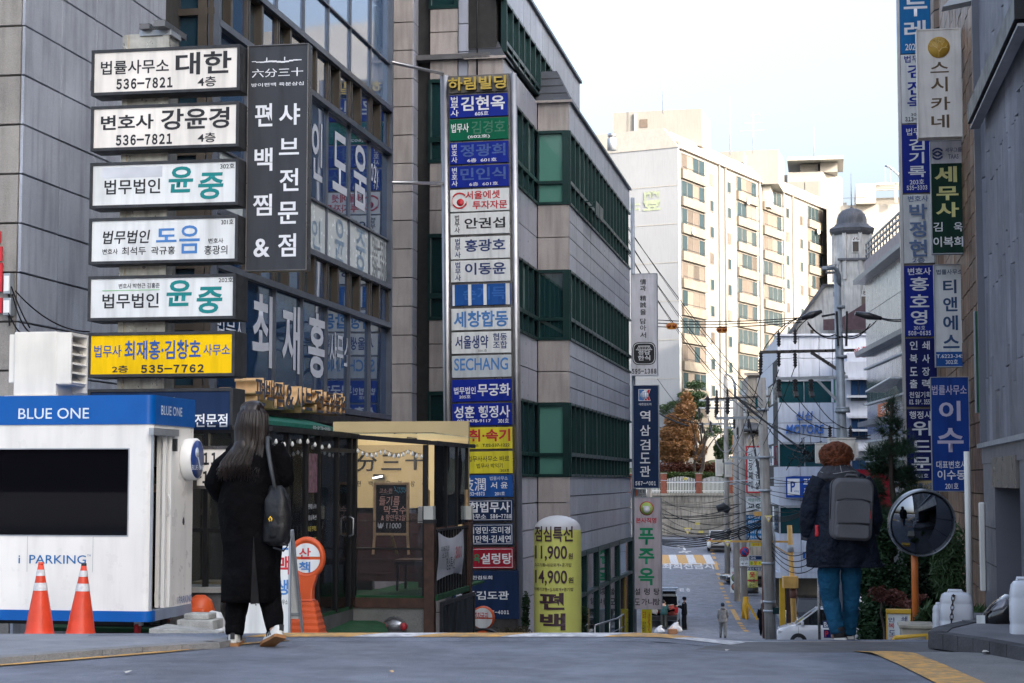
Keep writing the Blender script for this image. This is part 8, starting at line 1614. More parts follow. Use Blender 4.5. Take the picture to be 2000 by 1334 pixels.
def make_body(t, M, mat, hd, neck, chest, pelvis, shL, elL, wrL, shR, elR, wrR, hipL, knL, anL, toL, hipR, knR, anR, toR, s=1.0, head_r=.09):
 pts = [pelvis, chest, neck, hd]; ed = [(0, 1), (1, 2), (2, 3)]; r = [(.14 * s, .1 * s), (.15 * s, .1 * s), .05 * s, head_r * s]
 for a, b_, c in ((shL, elL, wrL), (shR, elR, wrR)):
  i = len(pts); pts += [a, b_, c]; r += [.055 * s, .042 * s, .028 * s]; ed += [(1, i), (i, i + 1), (i + 1, i + 2)]; d = Vector(c) - Vector(b_); hand(pts, ed, r, i + 2, c, d, Vector((0, 1, .1)).cross(d) if d.length else (1, 0, 0), s)
 for a, b_, c, e in ((hipL, knL, anL, toL), (hipR, knR, anR, toR)):
  i = len(pts); pts += [a, b_, c, e]; r += [.085 * s, .055 * s, .038 * s, .03 * s]; ed += [(0, i), (i, i + 1), (i + 1, i + 2), (i + 2, i + 3)]
 return skin_body(pts, ed, r, M, t, mat)
def hairlock(b, pts, w_, rn):
 pts = [Vector(p) for p in pts]; b.tube(pts, [w_ * (1 - .75 * i / (len(pts) - 1)) for i in range(len(pts))], 4)
def shoe(t, M, c, heel, L_, w_, h, tilt, upper, sole, stripe=None):
 """shoe seen from behind; c = heel on the ground, toes away (+y)"""
 MM = M @ Tr(c) @ Ro(tilt, 4, 'X') @ Ro(heel, 4, 'Z')
 so = B(); out = [(.8, 0), (1, .06), (.92, .35), (1.12, .7), (.85, .93), (.3, 1)]
 pl_ = [(w_ / 2 * a, L_ * y) for a, y in out] + [(-w_ / 2 * a, L_ * y) for a, y in out[::-1]]; so.polyz([(x, y) for x, y in pl_][::1], 0, .022)
 s_ = ob('shoe', loft(sm_rows([(0, L_ * .5, .022, w_ * .47, L_ * .49), (0, L_ * .46, .045, w_ * .47, L_ * .455), (0, L_ * .32, h * .75, w_ * .42, L_ * .32), (0, L_ * .2, h, w_ * .32, L_ * .17)], 3), 20), upper, t, M=MM); ob('sole', so, sole, s_, M=MM)
 if stripe:
  ob('heel_tab', B().box(-w_ * .16, w_ * .16, -.006, .02, .05, h), stripe, s_, M=MM)
  for q in (-1, 1):
   for k in range(3): ob('stripe', B().bar((q * w_ * .47, L_ * (.3 + .09 * k), .035), (q * w_ * .40, L_ * (.38 + .09 * k), h * .8), .012, .006), stripe, s_, M=MM)
# ---- woman in the long black coat
D = 12.25; k = D / F; pw = front(487, 1257, D); pw.M = Tr((pw.O.x, D, CZ - 1.12 - .0)) ; M = pw.M
X = lambda px: (px - 487) * k; Z = lambda py: (1257 - py) * k
t = thing('person', 'woman with long dark hair in a long black coat and sneakers walking away from us', 'person', M=M)
make_body(t, M, skin_m, (X(490), .0, Z(815)), (X(488), -.0, Z(862)), (X(488), .0, Z(905)), (X(490), 0, Z(1030)), (X(448), 0, Z(885)), (X(417), .02, Z(950)), (X(440), .24, Z(950)), (X(545), 0, Z(888)), (X(553), .04, Z(945)), (X(530), .25, Z(905)),
 (X(470), .0, Z(1045)), (X(462), .08, Z(1140)), (X(457), .0, Z(1240)), (X(455), .12, Z(1250)), (X(508), .0, Z(1045)), (X(518), .05, Z(1140)), (X(540), -.14, Z(1222)), (X(541), -.06, Z(1244)), .97)
ob('coat', loft(sm_rows([(X(488), 0, Z(848), .045, .05), (X(488), .0, Z(858), .06, .065), (X(489), .0, Z(866), .13, .08), (X(489), .0, Z(877), .19, .105), (X(489), .0, Z(900), .205, .13), (X(489), .0, Z(940), .20, .14), (X(487), 0, Z(985), .195, .14), (X(488), 0, Z(1040), .198, .15), (X(491), -.01, Z(1090), .203, .16), (X(492), -.01, Z(1130), .202, .165), (X(493), -.01, Z(1172), .192, .165)], 5), 56, .045, 2.6, .9, cap=True), coat_b, t)
ob('coat_slit', B().poly([(X(500), Z(1045)), (X(496), Z(1172)), (X(512), Z(1172))], -.185, -.16), M_('slit_black', (.004, .004, .005), .9), t)
ob('coat_sleeve', limbloft([(X(456), .0, Z(888)), (X(430), -.01, Z(912)), (X(414), .01, Z(945)), (X(424), .12, Z(965)), (X(442), .22, Z(955))], [.06, .072, .068, .064, .055], 18, .1), coat_b, t)
ob('coat_sleeve', limbloft([(X(530), .0, Z(877)), (X(545), -.01, Z(902)), (X(552), .01, Z(935)), (X(544), .14, Z(930)), (X(530), .24, Z(905))], [.075, .074, .068, .06, .052], 18, .16), coat_b, t)
ob('collar', loft([(X(489), 0, Z(870), .10, .09), (X(489), .0, Z(856), .085, .08), (X(489), .0, Z(846), .07, .07)], 20), coat_b, t)
ob('trouser_leg', limbloft([(X(472), .0, Z(1100)), (X(464), .05, Z(1150)), (X(459), .02, Z(1200)), (X(458), .0, Z(1236))], [.1, .088, .072, .06], 20, .1), coat_b, t)
ob('trouser_leg', limbloft([(X(508), .0, Z(1100)), (X(522), .03, Z(1155)), (X(534), -.05, Z(1195)), (X(541), -.12, Z(1224))], [.1, .086, .07, .058], 20, .1), coat_b, t)
suede = M_('shoe_white', (.6, .6, .57), .6, var=.1); gum = M_('sole_gum', (.28, .13, .05), .6)
shoe(t, M, (X(457), -.06, 0), 0, .25, .092, .09, 0, suede, gum, blk); shoe(t, M, (X(556), -.22, Z(1236)), .6, .25, .09, .09, -.42, suede, gum, blk)
hb_ = B(); rn = random.Random(6); hc = Vector((X(490), -.01, Z(815)))
ob('hair_cap', loft(sm_rows([(X(490), .0, Z(782), .002, .002), (X(490), -.003, Z(783.5), .03, .035), (X(490), -.005, Z(787), .055, .062), (X(489), -.01, Z(793), .074, .085), (X(489), -.015, Z(812), .088, .10), (X(488), -.02, Z(835), .09, .098), (X(485), -.03, Z(858), .10, .085), (X(480), -.06, Z(880), .115, .06), (X(476), -.085, Z(905), .115, .045), (X(473), -.10, Z(922), .10, .03)], 4), 40, .016, 9, 1), hair_brn, t)
for i in range(230):
 a = rn.uniform(-1.45, 1.45); r = .093 + rn.uniform(-.004, .012); ex = sin(a); ey = -abs(cos(a)); c0 = hc + Vector((ex * .03, ey * .05, .09)); c1 = hc + Vector((ex * r, ey * r * 1.1, .02)); 
 ln = rn.uniform(.7, 1.0) * (1 if abs(a) < 1.1 else .9); sp = ex * .13 - .02
 p2 = Vector((X(487) + ex * .105, -.06 + ey * .05, Z(868))); p3 = Vector((X(478) + sp + rn.uniform(-.02, .02), -.15 + rn.uniform(-.02, .01) + .05 * abs(ex), Z(905))); p4 = Vector((X(473) + sp * .95 + rn.uniform(-.03, .03), -.155 + rn.uniform(-.015, .01), Z(868 + 74 * ln)))
 hairlock(hb_, [c0, c1, (c1 + p2) / 2 + Vector((ex * .012, ey * .01, 0)), p2, p3, p4], rn.uniform(.004, .0085), rn)
ob('hair', hb_, hair_brn, t)
# ---- her shoulder bag
MB = M; t = thing('shoulder_bag', 'slouchy black nylon bag with a yellow ring tag on her right shoulder', 'bag', M=M @ Tr((X(548), -.12, Z(1070))))
bagm = M_('nylon_black', (.005, .005, .006), .5, var=.3, scale=12, bump=.9, bscale=18)
ob('bag_body', loft(sm_rows([(X(548), -.17, Z(1063), .045, .05), (X(546), -.17, Z(1054), .075, .075), (X(546), -.17, Z(1030), .09, .085), (X(546), -.17, Z(1000), .092, .08), (X(545), -.165, Z(975), .085, .07), (X(543), -.16, Z(955), .06, .05), (X(541), -.155, Z(948), .035, .03)], 5), 30, .03, 5), bagm, t, M=MB)
ob('front_pocket', loft(sm_rows([(X(548), -.235, Z(1048), .05, .02), (X(548), -.24, Z(1025), .06, .03), (X(547), -.235, Z(1005), .05, .02)], 4), 20, .01, 6), bagm, t, M=MB)
strapm = M_('strap_grey', (.045, .05, .055), .6); ob('strap', B().tube([(X(541), -.19, Z(955)), (X(532), -.175, Z(915)), (X(524), -.14, Z(875)), (X(521), -.08, Z(856)), (X(522), .02, Z(858)), (X(526), .12, Z(890))], [.012, .014, .015, .015, .015, .012], 6), strapm, t, M=MB)
ob('strap', B().tube([(X(545), -.2, Z(960)), (X(560), -.2, Z(985)), (X(572), -.2, Z(1010)), (X(566), -.2, Z(1045))], .009, 6), bagm, t, M=MB); ob('drawstring', B().tube([(X(553), -.24, Z(1055)), (X(568), -.24, Z(1062)), (X(560), -.24, Z(1072)), (X(540), -.23, Z(1066))], .008, 6), bagm, t, M=MB)
ob('yellow_ring', B().tube([(X(534), -.262, Z(1016)), (X(532.5), -.264, Z(1011)), (X(535), -.264, Z(1007)), (X(538), -.264, Z(1011)), (X(537), -.262, Z(1016))], .005, 6), M_('ring_yellow', (.8, .45, .02), .4), t, M=MB); ob('buckle', B().box(X(560) - .012, X(560) + .012, -.225, -.21, Z(992), Z(984)), steel_dk, t, M=MB)
# ---- person with the grey backpack
D = 13.55; k = D / F; gz = CZ + -1.19; o = P(1647, 1250, D); M = Tr((o.x, D, o.z)); X = lambda px: (px - 1647) * k; Z = lambda py: (1250 - py) * k
t = thing('person', 'person with short curly auburn hair, navy quilted coat and teal trousers walking away', 'person', M=M)
make_body(t, M, skin_m, (X(1640), .02, Z(895)), (X(1642), .0, Z(925)), (X(1645), .0, Z(965)), (X(1645), 0, Z(1080)), (X(1603), 0, Z(950)), (X(1585), .0, Z(1010)), (X(1588), .06, Z(1062)), (X(1692), 0, Z(950)), (X(1704), .0, Z(1010)), (X(1702), .06, Z(1052)),
 (X(1628), .0, Z(1095)), (X(1625), .05, Z(1170)), (X(1634), -.0, Z(1238)), (X(1634), .12, Z(1246)), (X(1662), .0, Z(1095)), (X(1664), .04, Z(1170)), (X(1662), .1, Z(1238)), (X(1662), .2, Z(1246)), .93)
ob('coat', loft(sm_rows([(X(1643), 0, Z(918), .075, .075), (X(1644), 0, Z(926), .12, .09), (X(1645), 0, Z(936), .185, .115), (X(1646), 0, Z(955), .21, .135), (X(1646), 0, Z(1000), .215, .15), (X(1646), 0, Z(1040), .235, .16), (X(1649), 0, Z(1075), .262, .17), (X(1651), -.0, Z(1100), .28, .18), (X(1652), 0, Z(1108), .285, .18)], 6), 60, .045, 3.4, .88), navy, t)
ob('coat_hem', loft([(X(1652), 0, Z(1109.5), .288, .184), (X(1652), 0, Z(1104), .29, .187)], 60, .045, 3.4, .88), navy, t)
for s_, q in ((-1, [(1608, 940), (1592, 975), (1582, 1015), (1584, 1050)]), (1, [(1686, 940), (1700, 975), (1708, 1015), (1706, 1042)])):
 ob('coat_sleeve', limbloft([(X(a), -.01 if i < 3 else .03, Z(c)) for i, (a, c) in enumerate(q)], [.075, .076, .07, .058], 20, .14, 7), navy, t); a, c = q[-1]; ob('cuff', limbloft([(X(a), .03, Z(c - 3)), (X(a) + .002 * s_, .035, Z(c + 8))], [.056, .054], 16), M_('plaid_dark', (.03, .032, .04), .8, var=.8, scale=60), t)
ob('pocket_lining', B().box(X(1590), X(1595), -.12, -.05, Z(1052), Z(1026)), red, t, bevel=.005) if False else ob('red_lining', limbloft([(X(1595), -.1, Z(1050)), (X(1594), -.1, Z(1028))], [.018, .012], 10), red, t)
pm2 = M_('plaid_scarf', (.035, .037, .045), .85, var=.3, scale=30, bump=.6, bscale=120)
ob('scarf', loft(sm_rows([(X(1643), -.0, Z(946), .13, .12), (X(1643), -.01, Z(938), .165, .13), (X(1642), -.01, Z(928), .15, .125), (X(1641), -.0, Z(918), .115, .11), (X(1640), .0, Z(912), .09, .09)], 4), 32, .02, 6), pm2, t)
pl_w = M_('plaid_line', (.30, .30, .30), .85)
for i, (a, c) in enumerate(((-.10, -.125), (-.05, -.07), (.0, .0), (.06, .075), (.10, .13))): ob('plaid_stripe', B().tube([(X(1641) + a * .6, -.098 + abs(a) * .25, Z(913)), (X(1642) + a * .95, -.128 + abs(a) * .28, Z(925)), (X(1643) + c, -.137 + abs(c) * .35, Z(937))], .0025, 4), pl_w, t)
ob('plaid_stripe', B().tube([(X(1642) + .15 * sin(q), -.125 * cos(q) - .012, Z(927) + .01 * sin(3 * q)) for q in [-1.3 + 2.6 * i / 14 for i in range(15)]], .0025, 4), pl_w, t)
aub = M_('hair_auburn', (.16, .045, .015), .45, var=.5, scale=30); hb_ = B(); rn = random.Random(9); hc = Vector((X(1638), .0, Z(892)))
ob('hair_cap', loft(sm_rows([(X(1638), 0, Z(869), .02, .02), (X(1638), 0, Z(873), .055, .055), (X(1638), -.0, Z(881), .09, .085), (X(1638), -.0, Z(895), .10, .095), (X(1639), -.01, Z(906), .088, .09), (X(1640), -.01, Z(916),   .075, .075)], 4), 36, .045, 9, 1), aub, t)
for i in range(900):
 d = Vector((rn.gauss(0, 1), rn.gauss(-.4, .9), rn.gauss(.25, 1))).normalized()
 if d.z < -.75: continue
 p = hc + Vector((d.x * .115, d.y * .115, d.z * (.092 if d.z > 0 else .1))) * (1 + .14 * mn.noise(d * 4)); n = d; u = n.cross(Vector((rn.gauss(0, 1), rn.gauss(0, 1), rn.gauss(0, 1)))).normalized(); v = n.cross(u); rr_ = rn.uniform(.008, .019)
 hb_.tube([p + u * (rr_ * cos(q)) + v * (rr_ * sin(q)) + n * (.012 * q / 5) - Vector((0, 0, .006 * q / 3)) for q in [0, 1.2, 2.4, 3.6, 4.8]], [.0032, .0036, .0036, .003, .0015], 3)
ob('hair', hb_, aub, t)
ob('trouser_leg', limbloft([(X(1626), .0, Z(1085)), (X(1620), .0, Z(1120)), (X(1623), .02, Z(1165)), (X(1630), -.0, Z(1205)), (X(1637), -.01, Z(1236))], [.095, .084, .07, .062, .056], 22, .12, 7), tealt, t); ob('trouser_leg', limbloft([(X(1662), .0, Z(1085)), (X(1664), .0, Z(1120)), (X(1665), .03, Z(1165)), (X(1665), .08, Z(1205)), (X(1663), .1, Z(1240))], [.09, .08, .068, .06, .054], 22, .12, 7), tealt, t)
dk = M_('shoe_black', (.014, .014, .016), .7); ob('sock', limbloft([(X(1636), -.02, Z(1225)), (X(1640), -.02, Z(1243))], [.05, .045], 12), dk, t); shoe(t, M, (X(1638), -.07, .0), -.25, .23, .1, .075, -.28, dk, M_('sole_white', (.5, .49, .46), .7, var=.1)); shoe(t, M, (X(1660), .06, .0), .05, .23, .1, .075, -.05, dk, MT['sole_white'])
# backpack
t = thing('backpack', 'grey rectangular backpack with a red tab worn by the walking person', 'backpack', M=M @ Tr((X(1642), -.15, Z(1057)))); bpm = M_('backpack_grey', (.10, .10, .108), .7, spec=.25, var=.1, scale=5, bump=.25, bscale=200); bpd = M_('backpack_dark', (.02, .02, .022), .5)
T = M @ Tr((X(1643.5), -.12, 0)) @ Ro(rad(3), 4, 'Y')
def rbox(y, w_, z0_, z1_, r=.065, n=6):
 pts = []
 for (cx, cz, a0) in ((w_ - r, z1_ - r, 0), (-w_ + r, z1_ - r, 90), (-w_ + r * .8, z0_ + r * .8, 180), (w_ - r * .8, z0_ + r * .8, 270)):
  rr_ = r if a0 < 180 else r * .8
  for k in range(n + 1): a = rad(a0 + 90 * k / n); pts.append((cx + rr_ * cos(a), y, cz + rr_ * sin(a)))
 return pts
hw = .155; zb_, zt_3 = Z(1056), Z(937)
ob('main_pack', B().rings([rbox(.03, hw * .93, zb_ + .02, zt_3 - .02), rbox(.0, hw, zb_ + .01, zt_3 - .005), rbox(-.08, hw, zb_, zt_3), rbox(-.12, hw * .97, zb_ + .0, zt_3 - .01), rbox(-.14, hw * .9, zb_ + .015, zt_3 - .03)]), bpm, t, M=T)
ob('front_pocket', B().rings([rbox(-.12, hw * .86, zb_ + .01, zb_ + .305, .04), rbox(-.15, hw * .85, zb_ + .012, zb_ + .30, .04), rbox(-.163, hw * .78, zb_ + .025, zb_ + .285, .04)]), bpm, t, M=T)
ob('lower_pocket', B().rings([rbox(-.15, hw * .8, zb_ + .01, zb_ + .125, .03), rbox(-.172, hw * .79, zb_ + .015, zb_ + .12, .03), rbox(-.18, hw * .72, zb_ + .025, zb_ + .11, .03)]), bpm, t, M=T)
ob('zip', B().tube([(-hw * .8, -.156, zb_ + .29), (-hw * .4, -.166, zb_ + .306), (hw * .4, -.166, zb_ + .306), (hw * .8, -.156, zb_ + .29)], .005, 5), bpd, t, M=T); ob('zip', B().tube([(-hw * .72, -.176, zb_ + .122), (0, -.182, zb_ + .129), (hw * .76, -.176, zb_ + .126)], .006, 5), bpd, t, M=T)
ob('zip', B().tube([(v[0] * 1.005, -.085, v[2]) for v in rbox(0, hw, zb_, zt_3)[0:14]] + [(-hw * 1.005, -.085, zb_ + .15)], .005, 5), bpd, t, M=T); ob('zip', B().tube([(hw * 1.005, -.085, zb_ + .12), (hw * 1.005, -.085, zt_3 - .05)], .005, 5), bpd, t, M=T)
ob('handle', B().tube([(-.05, -.04, zt_3 - .002), (-.035, -.04, zt_3 + .022), (.035, -.04, zt_3 + .022), (.05, -.04, zt_3 - .002)], .009, 8), bpm, t, M=T); ob('red_tab', B().box(hw * .78, hw * .86, -.155, -.145, zb_ + .165, zb_ + .225), red, t, M=T, bevel=.003)
for s_ in (-1, 1): ob('shoulder_strap', B().tube([(s_ * hw * .5, .0, zt_3 - .02), (s_ * hw * .62, .08, zt_3 + .015), (s_ * hw * .72, .22, zt_3 - .04)], .02, 8), bpd, t, M=T)
# ---- figures further away
def figure(name, label, px, py, d, h, top, legs, hair, coat_len=.45, walk=.1, lean=0, cap=None, longhair=False, bend=0, hood=None, arms=0, z=None, turn=0):
 o = P(px, py, d); o.z = g(d) if z is None else z; M = Tr(o) @ Ro(turn, 4, 'Z'); s = h / 1.7; t = thing(name, label, 'person', M=M)
 B_ = lambda x, y, zz_: Vector((x * s, (y + bend * max(0, zz_ - .9) * .9) * s, (zz_ - bend * max(0, zz_ - .9) * .35) * s))
 make_body(t, M, skin_m, B_(0, 0, 1.58), B_(0, 0, 1.44), B_(0, 0, 1.28), B_(0, 0, .92), B_(-.18, 0, 1.38), B_(-.23, -.02, 1.12), B_(-.2, .06 + arms, .92 + arms * 1.2), B_(.18, 0, 1.38), B_(.23, -.02, 1.12), B_(.2, .06 + arms, .92 + arms * 1.2),
  B_(-.09, 0, .88), B_(-.1, walk * .5, .48), B_(-.1, walk, .08), B_(-.1, walk + .13, .03), B_(.09, 0, .88), B_(.1, -walk * .5 + .04, .48), B_(.1, -walk, .08), B_(.1, -walk + .13, .03), s)
 R_ = lambda x, y, zz_, rx, ry: (*B_(x, y, zz_), rx * s, ry * s)
 ob('jacket', loft(sm_rows([R_(0, 0, 1.45, .07, .07), R_(0, 0, 1.40, .16, .1), R_(0, 0, 1.3, .21, .13), R_(0, 0, 1.1, .19, .13), R_(0, 0, .95, .2, .14), R_(0, 0, 1.4 - coat_len - .15, .215, .15)], 3), 20, .03 * s, 5), top, t)
 for q in (-1, 1): ob('sleeve', limbloft([B_(q * .18, 0, 1.38), B_(q * .245, -.02, 1.12), B_(q * .21, .06 + arms, .93 + arms * 1.2)], [.075 * s, .065 * s, .05 * s], 10, .2), top, t); ob('trouser_leg', limbloft([B_(q * .09, 0, .9), B_(q * .1, -q * walk * .5 + .02, .48), B_(q * .1, -q * walk, .07)], [.11 * s, .085 * s, .07 * s], 12, .2), legs, t); ob('shoe', loft([(*B_(q * .1, -q * walk + .05, 0.0), .05 * s, .13 * s), (*B_(q * .1, -q * walk + .04, .05), .05 * s, .12 * s), (*B_(q * .1, -q * walk, .1), .04 * s, .06 * s)], 12), black, t)
 hp = B_(0, 0, 1.6); ob('hair', loft(sm_rows([(hp.x, hp.y, hp.z + .12 * s, .02, .02), (hp.x, hp.y, hp.z + .1 * s, .07 * s, .08 * s), (hp.x, hp.y, hp.z + .03 * s, .095 * s, .11 * s), (hp.x, hp.y - .02, hp.z - .06 * s, .09 * s, .09 * s)] + ([(hp.x, hp.y - .06, hp.z - .2 * s, .12 * s, .08 * s), (hp.x, hp.y - .1, hp.z - .42 * s, .1 * s, .05 * s)] if longhair else []), 3), 18), hair, t)
 if cap: ob('cap', loft([(hp.x, hp.y, hp.z + .01, .1 * s, .115 * s), (hp.x, hp.y, hp.z + .08 * s, .095 * s, .105 * s), (hp.x, hp.y, hp.z + .13 * s, .05 * s, .06 * s)], 16), cap, t); 
 if hood: ob('hood', loft([(hp.x, hp.y - .06 * s, hp.z - .2 * s, .13 * s, .1 * s), (hp.x, hp.y - .08 * s, hp.z - .12 * s, .11 * s, .09 * s), (hp.x, hp.y - .08 * s, hp.z - .06 * s, .06 * s, .05 * s)], 14), hood, t)
 return t
gry = M_('jacket_grey', (.22, .215, .21), .8, var=.25, scale=9); gr2 = M_('trouser_grey', (.20, .195, .185), .8, var=.3, scale=8); cb2 = M_('clothes_black', (.005, .006, .009), .9, spec=.1)
figure('person', 'person in pale grey hooded jacket and dark cap walking along the far road', 1412, 1241, 90, 1.7, gry, gr2, hair_blk, .5, .12, cap=M_('cap_navy', (.02, .035, .06), .7), hood=gry)
figure('person', 'person with long black hair in a black coat beside the leaning pole', 1490, 1246, 91.5, 1.62, cb2, cb2, hair_blk, .95, .04, longhair=True)
figure('person', 'person dressed in black standing at the open back of the loaded car', 1337, 1229, 94, 1.68, cb2, cb2, hair_blk, .45, .05, cap=cb2, arms=.25, turn=1.3)
figure('person', 'person in a dark green jacket bending into the open back of the loaded car', 1297, 1228, 94.3, 1.6, M_('jacket_green', (.01, .06, .06), .8), M_('trouser_olive', (.06, .06, .05), .8), hair_blk, .45, .08, bend=.55, arms=.3)
figure('person', 'attendant in dark clothes standing inside the door of the parking booth', 304, 1200, 18.95, 1.62, M_('uniform_navy', (.01, .014, .022), .8), cb2, hair_blk, .5, .03, cap=cb2, z=pb.O.z - .12 + .02)
# ---------------------------------------------------------------- vehicles
tyre = M_('tyre', (.015, .015, .016), .85); rim_m = M_('rim_alloy', (.45, .45, .46), .3, .8); cglass = GL('car_glass', dens=.93, dark=(.01, .013, .015), ior=1.5); hl = M_('lamp_clear', (.6, .6, .62), .1, .2); tl_ = M_('lamp_red', (.35, .01, .01), .2)
def car(label, M, L_, Wd, H, col, cab=(.3, .42, .85, .97), belt=.58, group=None, cat='car', name='car', openback=False, hood=.5):
 """x = length with the nose at x=0, y = width, z up. cab: windscreen foot, windscreen top, rear glass top, rear glass foot along the length"""
 t = thing(name, label, cat, M=M, group=group); hw = Wd / 2; zb_ = .22; zbelt = H * belt
 def ring(x, w_, z0_, z1_): return [(x, -w_ * .9, z0_), (x, w_ * .9, z0_), (x, w_, z0_ + .12), (x, w_, z1_ * .8), (x, w_ * .94, z1_), (x, -w_ * .94, z1_), (x, -w_, z1_ * .8), (x, -w_, z0_ + .12)]
 hz_ = H * hood; st_ = [(0.0, .78, .35, hz_ * .78), (.02, .9, .25, hz_ * .88), (.07, .97, zb_, hz_ * .96), (cab[0] * .6, 1, zb_, hz_), (cab[0], 1, zb_, zbelt), (.6, 1, zb_, zbelt * 1.0), (.93, 1, zb_, zbelt * 1.02), (.985, .95, .28, zbelt * 1.0), (1, .9, .35, zbelt * .96)]
 if openback: st_ = [s_ for s_ in st_ if s_[0] < .9] + [(.9, 1, zb_, zbelt)]
 ob('body', B().rings([ring(a * L_, b_ * hw, c, d) for a, b_, c, d in st_]), col, t, bevel=.02)
 k = .80; a0, a1, a2, a3 = [q * L_ for q in cab]; zr = H - .03
 gb = B().rings([[(a0, -hw * .92, zbelt), (a0, hw * .92, zbelt), (a1, hw * k, zr), (a1, -hw * k, zr)], [(a3, -hw * .92, zbelt), (a3, hw * .92, zbelt), (a2, hw * k, zr), (a2, -hw * k, zr)]], sm=False); ob('window_glass', gb, cglass, t)
 ob('roof', B().rings([[(a1 - .03, -hw * k * .98, zr), (a1 - .03, hw * k * .98, zr), (a1 + .06, hw * k * .9, H + .0), (a1 + .06, -hw * k * .9, H + .0)], [(a2 + .05, -hw * k * .98, zr), (a2 + .05, hw * k * .98, zr), (a2 - .02, hw * k * .9, H + .01), (a2 - .02, -hw * k * .9, H + .01)]], sm=False), col, t)
 for s_ in (-1, 1):
  for (xa, xb) in ((a0, a1), (a0 + (a3 - a0) * .42, a1 + (a2 - a1) * .38), (a0 + (a3 - a0) * .74, a1 + (a2 - a1) * .76), (a3, a2)): ob('pillar', B().bar((xa, s_ * hw * .93, zbelt), (xb, s_ * hw * k, zr), .09, .05), col, t)
  ob('mirror', B().box(a0 + .15 * L_ * .3, a0 + .15 * L_ * .3 + .12, s_ * (hw + .02) - .09, s_ * (hw + .02) + .09, zbelt + .0, zbelt + .16), col, t, bevel=.03)
  ob('headlight', B().box(.04, .30, s_ * hw * .78 - .14, s_ * hw * .78 + .14, hz_ * .70, hz_ * .86), hl, t, bevel=.04); ob('tail_lamp', B().box(L_ - .09, L_ + .012, s_ * hw * .82 - .1, s_ * hw * .82 + .09, zbelt * .68, zbelt * .98), tl_, t, bevel=.02)
  for x in (.19 * L_, .8 * L_):
   w_ = ob('wheel', B().lathe([(.2, -.1), (.31, -.1), (.335, -.07), (.335, .07), (.31, .1), (.2, .1)], (x, s_ * (hw - .08), .335), 22, 'y'), tyre, t); ob('rim', B().lathe([(.2, -.105), (.05, -.08), (.001, -.08)], (x, s_ * (hw - .08), .335), 16, 'y').lathe([(.2, .105), (.05, .08), (.001, .08)], (x, s_ * (hw - .08), .335), 16, 'y'), rim_m, w_)
  for x in (a0 + .02 * L_, a0 + (a3 - a0) * .42, a0 + (a3 - a0) * .74): ob('door_seam', B().box(x, x + .012, s_ * hw - .004, s_ * hw + .004, .35, zbelt * .93), black, t)
  ob('wheel_arch', B().lathe([(.36, -.01), (.36, .01)], (.19 * L_, s_ * (hw + .001), .335), 22, 'y').lathe([(.36, -.01), (.36, .01)], (.8 * L_, s_ * (hw + .001), .335), 22, 'y'), black, t)
 ob('bumper', B().box(L_ - .12, L_ + .03, -hw * .85, hw * .85, .28, .5), black, t, bevel=.03); ob('grille', B().box(-.015, .06, -hw * .45, hw * .45, .38, .58), black, t, bevel=.02)
 if not openback: ob('number_plate', B().box(L_ + .01, L_ + .035, -.26, .26, zbelt * .62, zbelt * .62 + .12), f_white, t)
 return t
def carM(px, d, ang, dx=0): c = P(px, 1200, d); return Tr((c.x, d, g(d))) @ Ro(ang, 4, 'Z')
wp = M_('car_white', (.62, .63, .65), .2, coat=.6, var=.02); bp_ = M_('car_black', (.012, .012, .014), .12, coat=1, var=.02); sp_ = M_('car_silver', (.5, .5, .5), .25, .3, coat=.6)
car('white people carrier nosing out from behind the walking person', carM(1517, 77.5, rad(-8)), 4.7, 1.85, 1.72, wp, (.17, .36, .93, .985), .60, hood=.56)
car('white sport utility car parked with its tail to us on the far slope', carM(1404, 148, rad(-90 + 180 - 5)) if False else Tr((P(1404, 1070, 148).x + .2, 148 + 2.2, g(149))) @ Ro(rad(-95), 4, 'Z'), 4.4, 1.85, 1.68, sp_, (.24, .38, .92, .985), .62)
car('black car parked on the garage forecourt under the white building', Tr((P(1583, 1100, 93).x, 92, g(93))) @ Ro(rad(82), 4, 'Z'), 4.6, 1.9, 1.7, bp_, (.2, .34, .9, .98), .6)
car('dark car half hidden behind the standing menu sign', Tr((P(1416, 1100, 118).x, 119, g(118))) @ Ro(rad(14), 4, 'Z'), 4.4, 1.8, 1.45, bp_, (.3, .42, .82, .95), .62)
car('dark car parked behind the yellow green advertising column', Tr((P(1472, 1100, 114).x, 116, g(115) + .12)) @ Ro(rad(8), 4, 'Z'), 4.4, 1.8, 1.5, bp_, (.3, .42, .82, .95), .6)
Mv = Tr((P(1305, 1200, 95).x, 95 + 4.6, g(97))) @ Ro(rad(-94), 4, 'Z')
t = car('pale blue estate car with its tailgate open, loaded with junk', Mv, 4.6, 1.85, 1.8, M_('car_paleblue', (.30, .36, .44), .2, .2, coat=.6), (.26, .4, .86, .89), .55, openback=True)
ob('tailgate', B().bar((4.0, 0, 1.86), (4.9, 0, 2.02), 1.6, .06), cglass, t); ob('tailgate_edge', B().bar((4.85, 0, 2.0), (5.0, 0, 1.96), 1.65, .09), MT['car_paleblue'], t)
ob('load_bay', B().box(3.2, 4.15, -.8, .8, .5, 1.5), cb2, t)
rn = random.Random(11)
